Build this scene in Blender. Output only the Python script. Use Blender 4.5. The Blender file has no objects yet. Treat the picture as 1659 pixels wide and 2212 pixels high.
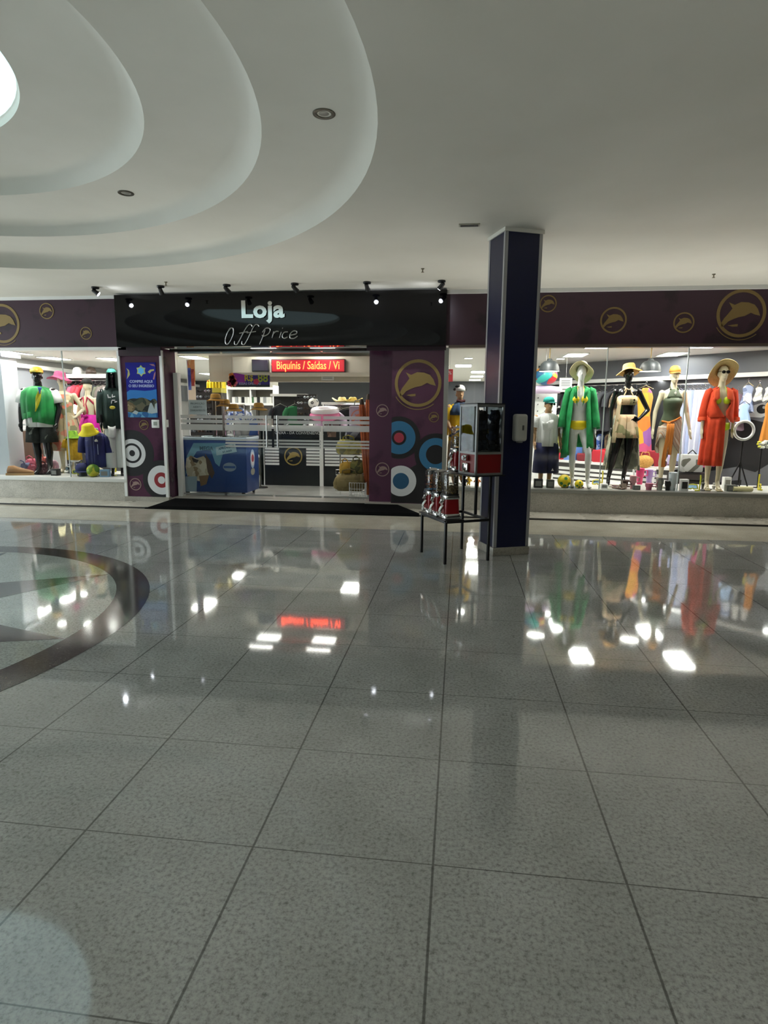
import bpy, bmesh, math, random
from mathutils import Vector, Matrix
random.seed(7)
S = bpy.context.scene
COL = S.collection
PI = math.pi
R_ = math.radians

# ------------------------------------------------------------------ camera, world, lights, exposure
EYE = Vector((0.0, 0.0, 1.45))
FPX = 1291.8
_p, _y, _r = R_(9.206), R_(-7.095), R_(0.491)
FWD = Vector((math.sin(_y) * math.cos(_p), math.cos(_y) * math.cos(_p), -math.sin(_p)))
_rt = Vector((math.cos(_y), -math.sin(_y), 0))
_up = _rt.cross(FWD)
RT = math.cos(_r) * _rt + math.sin(_r) * _up
UP = -math.sin(_r) * _rt + math.cos(_r) * _up
cam = bpy.data.cameras.new('camera')
camo = bpy.data.objects.new('camera', cam)
COL.objects.link(camo)
cam.sensor_fit = 'VERTICAL'
cam.sensor_height = 36.0
cam.lens = 36.0 * FPX / 2212.0
cam.clip_start = 0.05
camo.matrix_world = Matrix(((RT.x, UP.x, -FWD.x, EYE.x), (RT.y, UP.y, -FWD.y, EYE.y), (RT.z, UP.z, -FWD.z, EYE.z), (0, 0, 0, 1)))
S.camera = camo

S.view_settings.view_transform = 'Standard'
S.view_settings.look = 'None'
S.view_settings.gamma = 1.0
S.view_settings.use_curve_mapping = False
S.view_settings.exposure = 0.5

W = bpy.data.worlds.new('world')
S.world = W
W.use_nodes = True
W.node_tree.nodes['Background'].inputs['Color'].default_value = (0.80, 0.86, 0.84, 1)
W.node_tree.nodes['Background'].inputs['Strength'].default_value = 0.5
PANEL_E, SKY_E, SPOT_E, SPOT_W = 34.0, 0.80, 30.0, 36.0

def area(name, loc, target, sx, sy, power, color):
    l = bpy.data.lights.new(name, 'AREA')
    l.shape = 'RECTANGLE'; l.size = sx; l.size_y = sy; l.energy = power; l.color = color
    o = bpy.data.objects.new(name, l); COL.objects.link(o)
    o.location = loc
    o.rotation_euler = (Vector(target) - Vector(loc)).to_track_quat('-Z', 'Y').to_euler()
    return o
# unseen area lights added behind the camera to brighten the hall
for k, x in enumerate((-9.0, -5.0, -1.0, 3.0)):
    l = area('hall_lamp', (x, -3.9, 3.2), (x, -3.9, 0), 3.0, 2.6, (420, 270, 220, 190)[k], ((0.55, 0.86, 1.0), (0.93, 0.99, 1.0), (1.0, 1.0, 0.97), (1.0, 0.98, 0.92))[k]); l.data.spread = R_(75)

# added, unseen area light standing in for cool daylight from the far left
area('side_entrance_daylight', (-12.7, 6.3, 1.35), (-4.0, 6.6, 1.2), 4.0, 2.2, 250, (0.84, 0.95, 1.0))
# uplights added in front of windows and entrance to brighten the hall ceiling
for nm, x, w, p_ in (('left_window_spill', -8.2, 5.2, 9), ('entrance_spill', -2.8, 3.4, 11), ('right_window_spill', 3.2, 6.4, 25)):
    l = area(nm, (x, 9.02 if w > 4 else 8.45, 0.42 if w > 4 else 0.15), (x, 8.0 if w > 4 else 7.2, 3.2), w, 0.05, p_, (1.0, 0.975, 0.90)); l.data.spread = R_(104)

# pixel of the photograph -> point of the place, on the plane y = Y or z = Z
def _ray(x, y): return FWD + RT * ((x - 829.5) / FPX) - UP * ((y - 1106.0) / FPX)
def A(x, y, Y):
    d = _ray(x, y); return EYE + d * (Y / d.y)
def G(x, y, Z):
    d = _ray(x, y); return EYE + d * ((Z - EYE.z) / d.z)

# ------------------------------------------------------------------ materials
def lin(c):
    if isinstance(c, str):
        c = [int(c[i:i + 2], 16) for i in (0, 2, 4)]
    f = lambda v: v / 12.92 if v <= 0.04045 else ((v + 0.055) / 1.055) ** 2.4
    return tuple(f(v / 255.0) for v in c) + (1.0,)
_mats = {}
def M(name, rgb, rough=0.5, metal=0.0, emit=0.0, spec=0.5, noise=None, bump=0.0, bscale=60.0):
    """noise = (second colour, scale, low, high)"""
    if name in _mats: return _mats[name]
    m = bpy.data.materials.new(name); m.use_nodes = True
    nt = m.node_tree; b = nt.nodes['Principled BSDF']
    b.inputs['Base Color'].default_value = lin(rgb)
    b.inputs['Roughness'].default_value = rough
    b.inputs['Metallic'].default_value = metal
    b.inputs['Specular IOR Level'].default_value = spec
    if emit:
        b.inputs['Emission Color'].default_value = lin(rgb)
        b.inputs['Emission Strength'].default_value = emit
    if noise or bump:
        tc = nt.nodes.new('ShaderNodeTexCoord')
    if noise:
        n = nt.nodes.new('ShaderNodeTexNoise'); n.inputs['Scale'].default_value = noise[1]; n.inputs['Detail'].default_value = 5
        r = nt.nodes.new('ShaderNodeValToRGB')
        r.color_ramp.elements[0].position = noise[2]; r.color_ramp.elements[0].color = lin(rgb)
        r.color_ramp.elements[1].position = noise[3]; r.color_ramp.elements[1].color = lin(noise[0])
        nt.links.new(tc.outputs['Object'], n.inputs['Vector']); nt.links.new(n.outputs['Fac'], r.inputs['Fac'])
        nt.links.new(r.outputs['Color'], b.inputs['Base Color'])
    if bump:
        n2 = nt.nodes.new('ShaderNodeTexNoise'); n2.inputs['Scale'].default_value = bscale
        bp = nt.nodes.new('ShaderNodeBump'); bp.inputs['Strength'].default_value = bump; bp.inputs['Distance'].default_value = 0.01
        nt.links.new(tc.outputs['Object'], n2.inputs['Vector']); nt.links.new(n2.outputs['Fac'], bp.inputs['Height'])
        nt.links.new(bp.outputs['Normal'], b.inputs['Normal'])
    _mats[name] = m
    return m
def PAT(name, cols, scale=18.0, rough=0.8, feature='F1', stretch=(1, 1, 1)):
    """printed cloth: voronoi cells coloured from a list"""
    if name in _mats: return _mats[name]
    m = bpy.data.materials.new(name); m.use_nodes = True
    nt = m.node_tree; b = nt.nodes['Principled BSDF']; b.inputs['Roughness'].default_value = rough
    tc = nt.nodes.new('ShaderNodeTexCoord'); mp = nt.nodes.new('ShaderNodeMapping'); mp.inputs['Scale'].default_value = stretch
    wn = nt.nodes.new('ShaderNodeTexNoise'); wn.inputs['Scale'].default_value = scale * 0.5
    mx = nt.nodes.new('ShaderNodeMixRGB'); mx.inputs['Fac'].default_value = 0.12
    v = nt.nodes.new('ShaderNodeTexVoronoi'); v.inputs['Scale'].default_value = scale
    sp = nt.nodes.new('ShaderNodeSeparateColor'); r = nt.nodes.new('ShaderNodeValToRGB'); r.color_ramp.interpolation = 'CONSTANT'
    e = r.color_ramp.elements
    while len(e) < len(cols): e.new(0.5)
    for i, c in enumerate(cols):
        e[i].position = i / len(cols); e[i].color = lin(c)
    L = nt.links
    L.new(tc.outputs['Object'], mp.inputs['Vector']); L.new(mp.outputs['Vector'], mx.inputs['Color1'])
    L.new(mp.outputs['Vector'], wn.inputs['Vector']); L.new(wn.outputs['Color'], mx.inputs['Color2'])
    L.new(mx.outputs['Color'], v.inputs['Vector']); L.new(v.outputs['Color'], sp.inputs['Color'])
    L.new(sp.outputs['Red'], r.inputs['Fac']); L.new(r.outputs['Color'], b.inputs['Base Color'])
    _mats[name] = m
    return m
def STRIPE(name, cols, axis='Z', scale=40.0, rough=0.8, distort=1.0):
    if name in _mats: return _mats[name]
    m = bpy.data.materials.new(name); m.use_nodes = True
    nt = m.node_tree; b = nt.nodes['Principled BSDF']; b.inputs['Roughness'].default_value = rough
    tc = nt.nodes.new('ShaderNodeTexCoord'); w = nt.nodes.new('ShaderNodeTexWave'); w.bands_direction = axis
    w.inputs['Scale'].default_value = scale; w.inputs['Distortion'].default_value = distort
    r = nt.nodes.new('ShaderNodeValToRGB'); r.color_ramp.interpolation = 'CONSTANT'; e = r.color_ramp.elements
    while len(e) < len(cols): e.new(0.5)
    for i, c in enumerate(cols):
        e[i].position = i / len(cols); e[i].color = lin(c)
    nt.links.new(tc.outputs['Object'], w.inputs['Vector']); nt.links.new(w.outputs['Fac'], r.inputs['Fac']); nt.links.new(r.outputs['Color'], b.inputs['Base Color'])
    _mats[name] = m
    return m
def GLASS(name, tint=(1, 1, 1), refl=1.0, rough=0.0):
    if name in _mats: return _mats[name]
    m = bpy.data.materials.new(name); m.use_nodes = True
    nt = m.node_tree; nt.nodes.clear()
    o = nt.nodes.new('ShaderNodeOutputMaterial'); mix = nt.nodes.new('ShaderNodeMixShader')
    t = nt.nodes.new('ShaderNodeBsdfTransparent'); t.inputs['Color'].default_value = tuple(tint) + (1,)
    g = nt.nodes.new('ShaderNodeBsdfGlossy'); g.inputs['Roughness'].default_value = rough
    fr = nt.nodes.new('ShaderNodeFresnel'); fr.inputs['IOR'].default_value = 1.45
    mu = nt.nodes.new('ShaderNodeMath'); mu.operation = 'MULTIPLY'; mu.inputs[1].default_value = refl
    L = nt.links
    L.new(fr.outputs['Fac'], mu.inputs[0]); L.new(mu.outputs[0], mix.inputs['Fac'])
    L.new(t.outputs[0], mix.inputs[1]); L.new(g.outputs[0], mix.inputs[2]); L.new(mix.outputs[0], o.inputs['Surface'])
    _mats[name] = m
    return m
def FROST(name, rgb, alpha):
    if name in _mats: return _mats[name]
    m = M(name, rgb, 0.6); m.node_tree.nodes['Principled BSDF'].inputs['Alpha'].default_value = alpha
    return m

# ------------------------------------------------------------------ mesh helpers
class MB:
    def __init__(s): s.bm = bmesh.new()
    def face(s, pts):
        vs = [s.bm.verts.new(p) for p in pts]
        try: return s.bm.faces.new(vs)
        except ValueError: return None
    def box(s, c, d, rz=0.0, rx=0.0, ry=0.0, bev=0.0, seg=2):
        t = bmesh.new(); bmesh.ops.create_cube(t, size=1.0)
        for v in t.verts: v.co = Vector((v.co.x * d[0], v.co.y * d[1], v.co.z * d[2]))
        if bev:
            bmesh.ops.bevel(t, geom=t.edges[:], offset=bev, segments=seg, affect='EDGES', profile=0.5)
        mt = Matrix.Translation(c) @ Matrix.Rotation(rz, 4, 'Z') @ Matrix.Rotation(ry, 4, 'Y') @ Matrix.Rotation(rx, 4, 'X')
        t.transform(mt); s._join(t); return s
    def bb(s, x0, x1, y0, y1, z0, z1, bev=0.0):
        return s.box(((x0 + x1) / 2, (y0 + y1) / 2, (z0 + z1) / 2), (abs(x1 - x0), abs(y1 - y0), abs(z1 - z0)), bev=bev)
    def _join(s, t):
        me = bpy.data.meshes.new('tmp'); t.to_mesh(me); t.free(); s.bm.from_mesh(me); bpy.data.meshes.remove(me)
    def loft(s, rings, closed=True, cap=True):
        vr = [[s.bm.verts.new(p) for p in r] for r in rings]
        n = len(vr[0])
        for a, b in zip(vr, vr[1:]):
            for i in range(n if closed else n - 1):
                j = (i + 1) % n
                s.bm.faces.new((a[i], a[j], b[j], b[i]))
        if cap and closed:
            s.bm.faces.new(list(reversed(vr[0]))); s.bm.faces.new(vr[-1])
        return s
    def tube(s, pts, r, n=8, cap=True):
        pts = [Vector(p) for p in pts]
        rs = r if isinstance(r, (list, tuple)) else [r] * len(pts)
        rings = []; prev = None
        for i, p in enumerate(pts):
            d = (pts[min(i + 1, len(pts) - 1)] - pts[max(i - 1, 0)]).normalized()
            if prev is None:
                ref = Vector((0, 0, 1)) if abs(d.z) < 0.9 else Vector((1, 0, 0))
                u = d.cross(ref).normalized()
            else:
                u = (prev - d * prev.dot(d)).normalized()
            prev = u; w = d.cross(u)
            rings.append([p + (u * math.cos(2 * PI * k / n) + w * math.sin(2 * PI * k / n)) * rs[i] for k in range(n)])
        return s.loft(rings, cap=cap)
    def lathe(s, prof, c=(0, 0, 0), n=24, sx=1.0, sy=1.0, cap=True):
        c = Vector(c)
        return s.loft([[c + Vector((r * sx * math.cos(2 * PI * k / n), r * sy * math.sin(2 * PI * k / n), z)) for k in range(n)] for r, z in prof], cap=cap)
    def ell(s, c, r, n=16, m=10, rot=None):
        c = Vector(c); r = (r, r, r) if isinstance(r, (int, float)) else r
        q = rot or Matrix.Identity(3)
        rings = []
        for i in range(m + 1):
            a = PI * (0.02 + 0.96 * i / m)
            rings.append([c + q @ Vector((r[0] * math.sin(a) * math.cos(2 * PI * k / n), r[1] * math.sin(a) * math.sin(2 * PI * k / n), -r[2] * math.cos(a))) for k in range(n)])
        return s.loft(rings)
    def prism(s, pts, y0, y1, f=None):
        """pts: (x,z) outline; extruded from y0 to y1; f maps (x,y,z)->point"""
        f = f or (lambda x, y, z: Vector((x, y, z)))
        a = [s.bm.verts.new(f(x, y0, z)) for x, z in pts]; b = [s.bm.verts.new(f(x, y1, z)) for x, z in pts]
        n = len(pts)
        s.bm.faces.new(a); s.bm.faces.new(list(reversed(b)))
        for i in range(n):
            j = (i + 1) % n
            s.bm.faces.new((a[j], a[i], b[i], b[j]))
        return s
    def ring(s, c, r0, r1, y0, y1, n=40, xr=None):
        """flat annulus (or disc if r0 == 0) in the xz plane, clipped to xr"""
        cx, cz = c
        cl = (lambda x: min(max(x, xr[0]), xr[1])) if xr else (lambda x: x)
        if r0 == 0:
            return s.prism([(cl(cx + r1 * math.cos(2 * PI * k / n)), cz + r1 * math.sin(2 * PI * k / n)) for k in range(n)], y0, y1)
        def rg(r, y): return [Vector((cl(cx + r * math.cos(2 * PI * k / n)), y, cz + r * math.sin(2 * PI * k / n))) for k in range(n)]
        rings = [rg(r1, y0), rg(r1, y1), rg(r0, y1), rg(r0, y0), rg(r1, y0)]
        return s.loft(rings, cap=False)
    def sheet(s, rows):
        return s.loft(rows, closed=False, cap=False)
    def build(s, name, mat, parent=None, smooth=True, ang=40, mods=None, loc=None):
        bm = s.bm
        bmesh.ops.remove_doubles(bm, verts=bm.verts[:], dist=1e-5)
        bmesh.ops.dissolve_degenerate(bm, edges=bm.edges[:], dist=1e-6)
        bmesh.ops.recalc_face_normals(bm, faces=bm.faces[:])
        me = bpy.data.meshes.new(name); bm.to_mesh(me); bm.free()
        me.materials.append(mat)
        if smooth:
            for p in me.polygons: p.use_smooth = True
            me.set_sharp_from_angle(angle=R_(ang))
        o = bpy.data.objects.new(name, me); COL.objects.link(o)
        if parent is not None: o.parent = parent
        if loc is not None: o.location = loc
        return o
def solid(o, t, off=0.0):
    m = o.modifiers.new('thickness', 'SOLIDIFY'); m.thickness = t; m.offset = off
    return o
def bake(o):
    dg = bpy.context.evaluated_depsgraph_get(); dg.update()
    me = bpy.data.meshes.new_from_object(o.evaluated_get(dg))
    old = o.data; o.modifiers.clear(); o.data = me; me.name = old.name
    bpy.data.meshes.remove(old)
    return o
def thing(name, label, cat, loc=(0, 0, 0), rz=0.0, group=None):
    o = bpy.data.objects.new(name, None); COL.objects.link(o)
    o.empty_display_size = 0.1
    o.location = loc; o.rotation_euler = (0, 0, rz)
    return tag(o, label, cat, group)
def tag(o, label, cat, group=None):
    o['label'] = label; o['category'] = cat
    if group: o['group'] = group
    return o
def struct(o):
    o['kind'] = 'structure'; return o
def dup(root, label, loc=None, rz=None, group=None, mats=None):
    r = root.copy(); COL.objects.link(r)
    r['label'] = label
    if group: r['group'] = group
    if loc is not None: r.location = loc
    if rz is not None: r.rotation_euler = (0, 0, rz)
    for ch in list(root.children):
        c = ch.copy(); COL.objects.link(c); c.parent = r
        for g in list(ch.children):
            d = g.copy(); COL.objects.link(d); d.parent = c
    return r
def remat(o, mat):
    o.data = o.data.copy(); o.data.materials[0] = mat
def text(name, s, mat, loc, size, parent=None, ext=0.002, rot=(PI / 2, 0, 0), bold=0.0, align='CENTER', sx=1.0, shear=0.0, space=1.0):
    c = bpy.data.curves.new(name, 'FONT'); c.body = s; c.size = size; c.extrude = ext; c.offset = bold
    c.align_x = align; c.align_y = 'CENTER'; c.shear = shear; c.space_character = space
    c.resolution_u = 3
    o = bpy.data.objects.new(name, c); COL.objects.link(o)
    o.rotation_euler = rot; o.scale = (sx, 1, 1); o.location = loc
    dg = bpy.context.evaluated_depsgraph_get(); dg.update()
    me = bpy.data.meshes.new_from_object(o.evaluated_get(dg)); me.materials.clear(); me.materials.append(mat)
    n = bpy.data.objects.new(name, me); COL.objects.link(n)
    n.rotation_euler = rot; n.scale = (sx, 1, 1); n.location = loc
    if parent is not None: n.parent = parent
    bpy.data.objects.remove(o); bpy.data.curves.remove(c)
    return n
ORD = 'first second third fourth fifth sixth seventh eighth ninth tenth eleventh twelfth thirteenth fourteenth fifteenth sixteenth seventeenth eighteenth nineteenth twentieth'.split()

WHITE = M('white_paint', 'e9e9e6', 0.6)
WGLOSS = M('white_laminate', 'eeeeec', 0.3)
BLACK = M('black_plastic', '121214', 0.4)
BLKMET = M('black_metal', '0e0e10', 0.45, 0.0)
CHROME = M('chrome', 'd8d8d8', 0.12, 1.0)
STEEL = M('brushed_steel', 'b4b4b2', 0.32, 1.0)
GOLD = M('gold_print', '8a7340', 0.5)
# ================================================================== THE MALL
TILE = 0.42010591 * 1.45
OX, OY = -1.71279195 * 1.45, 0.78887818 * 1.45
MC = Vector((-4.67, 3.40, 0))          # medallion in the floor
def granite(name, base, dark, light, joints=False, rough=0.042):
    m = bpy.data.materials.new(name); m.use_nodes = True
    nt = m.node_tree; b = nt.nodes['Principled BSDF']; L = nt.links
    tc = nt.nodes.new('ShaderNodeTexCoord')
    n1 = nt.nodes.new('ShaderNodeTexNoise'); n1.inputs['Scale'].default_value = 70; n1.inputs['Detail'].default_value = 7; n1.inputs['Roughness'].default_value = 0.72
    r1 = nt.nodes.new('ShaderNodeValToRGB'); e = r1.color_ramp.elements
    e[0].position = 0.33; e[0].color = lin(dark); e[1].position = 0.68; e[1].color = lin(light)
    k = e.new(0.5); k.color = lin(base)
    n2 = nt.nodes.new('ShaderNodeTexNoise'); n2.inputs['Scale'].default_value = 1.7; n2.inputs['Detail'].default_value = 6; n2.inputs['Roughness'].default_value = 0.6
    r2 = nt.nodes.new('ShaderNodeValToRGB'); r2.color_ramp.elements[0].position = 0.3; r2.color_ramp.elements[0].color = (0.74, 0.74, 0.73, 1)
    r2.color_ramp.elements[1].position = 0.62; r2.color_ramp.elements[1].color = (1, 1, 1, 1)
    mul = nt.nodes.new('ShaderNodeMixRGB'); mul.blend_type = 'MULTIPLY'; mul.inputs['Fac'].default_value = 1
    for n in (n1, n2): L.new(tc.outputs['Object'], n.inputs['Vector'])
    L.new(n1.outputs['Fac'], r1.inputs['Fac']); L.new(n2.outputs['Fac'], r2.inputs['Fac'])
    L.new(r1.outputs['Color'], mul.inputs['Color1']); L.new(r2.outputs['Color'], mul.inputs['Color2'])
    col = mul.outputs['Color']
    # dark flecks
    n3 = nt.nodes.new('ShaderNodeTexNoise'); n3.inputs['Scale'].default_value = 22; n3.inputs['Detail'].default_value = 4; n3.inputs['Roughness'].default_value = 0.7
    r3 = nt.nodes.new('ShaderNodeValToRGB'); r3.color_ramp.elements[0].position = 0.62; r3.color_ramp.elements[1].position = 0.72
    mx3 = nt.nodes.new('ShaderNodeMixRGB'); mx3.inputs['Color2'].default_value = lin(dark)
    L.new(tc.outputs['Object'], n3.inputs['Vector']); L.new(n3.outputs['Fac'], r3.inputs['Fac']); L.new(r3.outputs['Color'], mx3.inputs['Fac']); L.new(col, mx3.inputs['Color1'])
    col = mx3.outputs['Color']
    if joints:
        sx = nt.nodes.new('ShaderNodeSeparateXYZ'); L.new(tc.outputs['Object'], sx.inputs['Vector'])
        fac = None
        for ax, off, wd in (('X', OX, 0.0052), ('Y', OY, 0.0030)):
            a = nt.nodes.new('ShaderNodeMath'); a.operation = 'SUBTRACT'; a.inputs[1].default_value = off
            L.new(sx.outputs[ax], a.inputs[0])
            w = nt.nodes.new('ShaderNodeMath'); w.operation = 'PINGPONG'; w.inputs[1].default_value = TILE / 2 * 1.0
            L.new(a.outputs[0], w.inputs[0])
            lt = nt.nodes.new('ShaderNodeMapRange'); lt.inputs['From Min'].default_value = wd * 0.5; lt.inputs['From Max'].default_value = wd
            lt.inputs['To Min'].default_value = 1; lt.inputs['To Max'].default_value = 0
            L.new(w.outputs[0], lt.inputs['Value'])
            if fac is None: fac = lt.outputs[0]
            else:
                mm = nt.nodes.new('ShaderNodeMath'); mm.operation = 'MAXIMUM'; L.new(fac, mm.inputs[0]); L.new(lt.outputs[0], mm.inputs[1]); fac = mm.outputs[0]
        mj = nt.nodes.new('ShaderNodeMixRGB'); mj.inputs['Color2'].default_value = lin('3a3935')
        sc = nt.nodes.new('ShaderNodeMath'); sc.operation = 'MULTIPLY'; sc.inputs[1].default_value = 0.72
        L.new(fac, sc.inputs[0]); L.new(sc.outputs[0], mj.inputs['Fac']); L.new(col, mj.inputs['Color1']); col = mj.outputs['Color']
    L.new(col, b.inputs['Base Color'])
    b.inputs['Roughness'].default_value = rough
    # worn polish
    rr = nt.nodes.new('ShaderNodeMapRange'); rr.inputs['To Min'].default_value = rough * 0.6; rr.inputs['To Max'].default_value = rough * 1.7
    L.new(n2.outputs['Fac'], rr.inputs['Value']); L.new(rr.outputs[0], b.inputs['Roughness'])
    bp = nt.nodes.new('ShaderNodeBump'); bp.inputs['Strength'].default_value = 0.014; bp.inputs['Distance'].default_value = 0.004; b.inputs['Specular IOR Level'].default_value = 0.72
    n4 = nt.nodes.new('ShaderNodeTexNoise'); n4.inputs['Scale'].default_value = 14; n4.inputs['Detail'].default_value = 2
    L.new(tc.outputs['Object'], n4.inputs['Vector']); L.new(n4.outputs['Fac'], bp.inputs['Height']); L.new(bp.outputs['Normal'], b.inputs['Normal'])
    return m
GRAN = granite('polished_granite', 'aaaaa8', '7a7a76', 'bbbbb8', joints=True)
GRAN_PALE = granite('pale_inlay_granite', 'b3b6b0', '83857f', 'c4c7c1')
GRAN_DARK = granite('dark_inlay_granite', '4d4745', '2c2826', '635c59', rough=0.09)
GRAN_WALL = granite('beige_sill_granite', 'bfb9ad', '9a9488', 'cdc7bb', rough=0.35)

f = MB(); f.face([(-13, -6, 0), (7, -6, 0), (7, 9.3, 0), (-13, 9.3, 0)])
struct(f.build('floor', GRAN, smooth=False))
# compass medallion inlaid in the floor
def disc(r0, r1, z, n=96):
    m = MB()
    if r0 == 0: m.face([MC + Vector((r1 * math.cos(2 * PI * k / n), r1 * math.sin(2 * PI * k / n), z)) for k in range(n)])
    else: m.loft([[MC + Vector((r * math.cos(2 * PI * k / n), r * math.sin(2 * PI * k / n), z)) for k in range(n)] for r in (r1, r0)], cap=False)
    return m
struct(disc(0, 2.172, 0.0012).build('trim_1', GRAN_PALE, smooth=False))
struct(disc(2.17, 2.427, 0.0018).build('trim_2', GRAN_DARK, smooth=False))
st = MB()
for k in range(8):                                         # eight half-dark points of the star
    a = R_(0.2 + 44.5 * (1 if k else 0) + 45 * (k - 1 if k else 0)); tip = MC + Vector((2.17 * math.cos(a), 2.17 * math.sin(a), 0.0022))
    hw = 0.36
    rb = 0.95
    b0 = MC + Vector((rb * math.cos(a) - hw * math.sin(a), rb * math.sin(a) + hw * math.cos(a), 0.0022))
    b1 = MC + Vector((rb * math.cos(a) + hw * math.sin(a), rb * math.sin(a) - hw * math.cos(a), 0.0022))
    st.face([tip, b0, MC + Vector((0, 0, 0.0022)), b1])
struct(st.build('trim_3', GRAN_DARK, smooth=False))

BORDER = granite('beige_border_granite', 'd3cdbd', 'b5ae9e', 'dfd9ca', rough=0.09)
bo = MB(); bo.face([(-13, 7.48, 0.001), (7, 7.48, 0.001), (7, 8.55, 0.001), (-13, 8.55, 0.001)])
struct(bo.build('trim_25', BORDER, smooth=False))
# ---- ceiling with three round coves and the skylight
CEIL = M('ceiling_paint', 'dcdad0', 0.75, noise=('d5d3c8', 1.5, 0.3, 0.7))
CC = Vector((-4.55, 3.45, 0)); ZC = 3.25
c = MB(); n = 128
ro = 4.03
sq = []
for k in range(n):                                          # flat part: from the outer rectangle to the round opening
    a = 2 * PI * k / n
    dx, dy = math.cos(a), math.sin(a)
    t = 1e9
    for num, den in ((7 - CC.x, dx), (-13 - CC.x, dx), (9.3 - CC.y, dy), (-6 - CC.y, dy)):
        if abs(den) > 1e-9 and num / den > 0: t = min(t, num / den)
    sq.append(CC + Vector((dx * t, dy * t, ZC)))
prof = [(ro, ZC), (ro - 0.005, ZC + 0.05), (ro - 0.03, ZC + 0.11), (ro - 0.08, ZC + 0.15), (ro - 0.16, ZC + 0.17),
        (3.26, 3.43), (3.245, 3.46), (3.22, 3.52), (3.17, 3.56), (3.09, 3.58),
        (2.44, 3.59), (2.425, 3.62), (2.40, 3.67), (2.35, 3.71), (2.27, 3.73), (1.62, 3.74), (1.60, 3.90)]
rings = [sq] + [[CC + Vector((r * math.cos(2 * PI * k / n), r * math.sin(2 * PI * k / n), z)) for k in range(n)] for r, z in prof]
c.loft(rings, cap=False)
for co in ((7, 9.3), (-13, 9.3), (-13, -6), (7, -6)):       # square off the corners
    i = min(range(n), key=lambda k: (sq[k] - Vector((co[0], co[1], ZC))).length)
    near = sorted(range(n), key=lambda k: (sq[k] - Vector((co[0], co[1], ZC))).length)[:2]
    c.face([sq[near[0]], Vector((co[0], co[1], ZC)), sq[near[1]]])
struct(c.build('ceiling', CEIL, ang=35))
sk = MB(); sk.face([CC + Vector((1.605 * math.cos(2 * PI * k / 64), 1.605 * math.sin(2 * PI * k / 64), 3.80)) for k in range(64)])
o = tag(sk.build('skylight', M('skylight_glow', 'd3f1f4', 0.5, emit=SKY_E), smooth=False), 'glowing round pale cyan skylight in the middle of the ceiling coves', 'skylight')

def downlight(p, label):
    t = thing('ceiling_downlight', label, 'light', p, group='unlit downlights in the ceiling coves')
    m = MB(); m.lathe([(0.045, 0.004), (0.048, -0.006), (0.062, -0.010), (0.075, -0.006), (0.078, 0.002)], n=28, cap=False)
    m.build('trim_ring', M('dark_bronze', '4c483c', 0.35, 0.6), t)
    m = MB(); m.lathe([(0.0, -0.002), (0.03, -0.004), (0.046, 0.003)], n=20, cap=False); m.build('lamp', M('unlit_lamp', '8b897e', 0.3), t)
downlight(G(700, 245, 3.425), 'unlit round downlight on the outer cove step near the ceiling rim')
downlight(G(272, 417, 3.585), 'unlit round downlight on the middle cove step nearer the skylight')
def sprinkler(px, py, label):
    t = thing('fire_sprinkler', label, 'sprinkler', G(px, py, ZC), group='small sprinkler heads on the ceiling')
    m = MB(); m.lathe([(0.0, 0), (0.022, 0), (0.02, -0.008), (0.008, -0.012), (0.007, -0.04), (0, -0.04)], n=12); m.build('stem', M('dull_brass', '7d7763', 0.5, 0.5), t)
    m = MB(); m.lathe([(0, -0.04), (0.018, -0.042), (0.018, -0.046), (0, -0.048)], n=12); m.build('deflector', M('dull_brass', '7d7763', 0.5, 0.5), t)
sprinkler(913, 580, 'tiny sprinkler head on the ceiling between sign and blue column')
sprinkler(1542, 592, 'tiny sprinkler head on the ceiling above the right dark purple band')
sprinkler(358, 609, 'tiny sprinkler head on the ceiling behind the second spotlight from the left')
t = thing('air_vent', 'narrow dark slot vent in the ceiling beside the blue column', 'vent', G(1014, 486, ZC - 0.004))
MB().box((0, 0, 0), (0.20, 0.07, 0.012)).build('frame', M('vent_frame', 'a8a596', 0.6), t)
for k in (-1, 1): MB().box((0, 0.016 * k, -0.008), (0.17, 0.014, 0.006)).build('slat', BLACK, t)

# the other sides of the hall
WDIM = M('far_hall_wall', '35342f', 0.8)
struct(MB().bb(-13, 7.2, -6.2, -6.0, 0, 3.25).build('wall_rear', WDIM)); struct(MB().bb(7.0, 7.2, -6.0, 9.3, 0, 3.25).build('wall_right_side', WDIM)); struct(MB().bb(-13.2, -13, -6.0, 9.3, 0, 3.25).build('wall_left_side', WDIM))
# ================================================================== THE SHOP FRONT
YF = 9.15
PURP = M('purple_wallpaper', '3a1f2f', 0.42, noise=('25121e', 2.6, 0.56, 0.66))
PURP_GLOSS = M('purple_panel', '553047', 0.25, noise=('35192d', 2.2, 0.55, 0.68))
struct(MB().bb(-13, 7, 8.56, 9.3, 0.0, 0.03, bev=0.006).build('trim_4', granite('step_granite', 'c9c3b6', 'a8a194', 'd6d0c4', rough=0.25)))
struct(MB().bb(-13, 7, 8.549, 8.56, 0.0, 0.024).build('trim_5', M('step_shadow_joint', '3b3733', 0.7)))  # dark strip painted as the shadow line under the step edge
struct(MB().bb(-13, -5.385, 9.15, 9.32, 0.03, 0.325).build('wall_left', GRAN_WALL))
struct(MB().bb(-0.20, 7, 9.15, 9.32, 0.03, 0.318).build('wall_right', GRAN_WALL))
struct(MB().bb(-13, -5.385, 9.12, 9.34, 0.325, 0.385, bev=0.006).build('trim_6', WHITE))
struct(MB().bb(-0.20, 7, 9.12, 9.34, 0.318, 0.375, bev=0.006).build('trim_7', M('grey_aluminium', '93938c', 0.4, 0.3)))
bandL = struct(MB().bb(-13, -5.25, 9.14, 9.26, 2.475, 3.205).build('wall_front', PURP))
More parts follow.
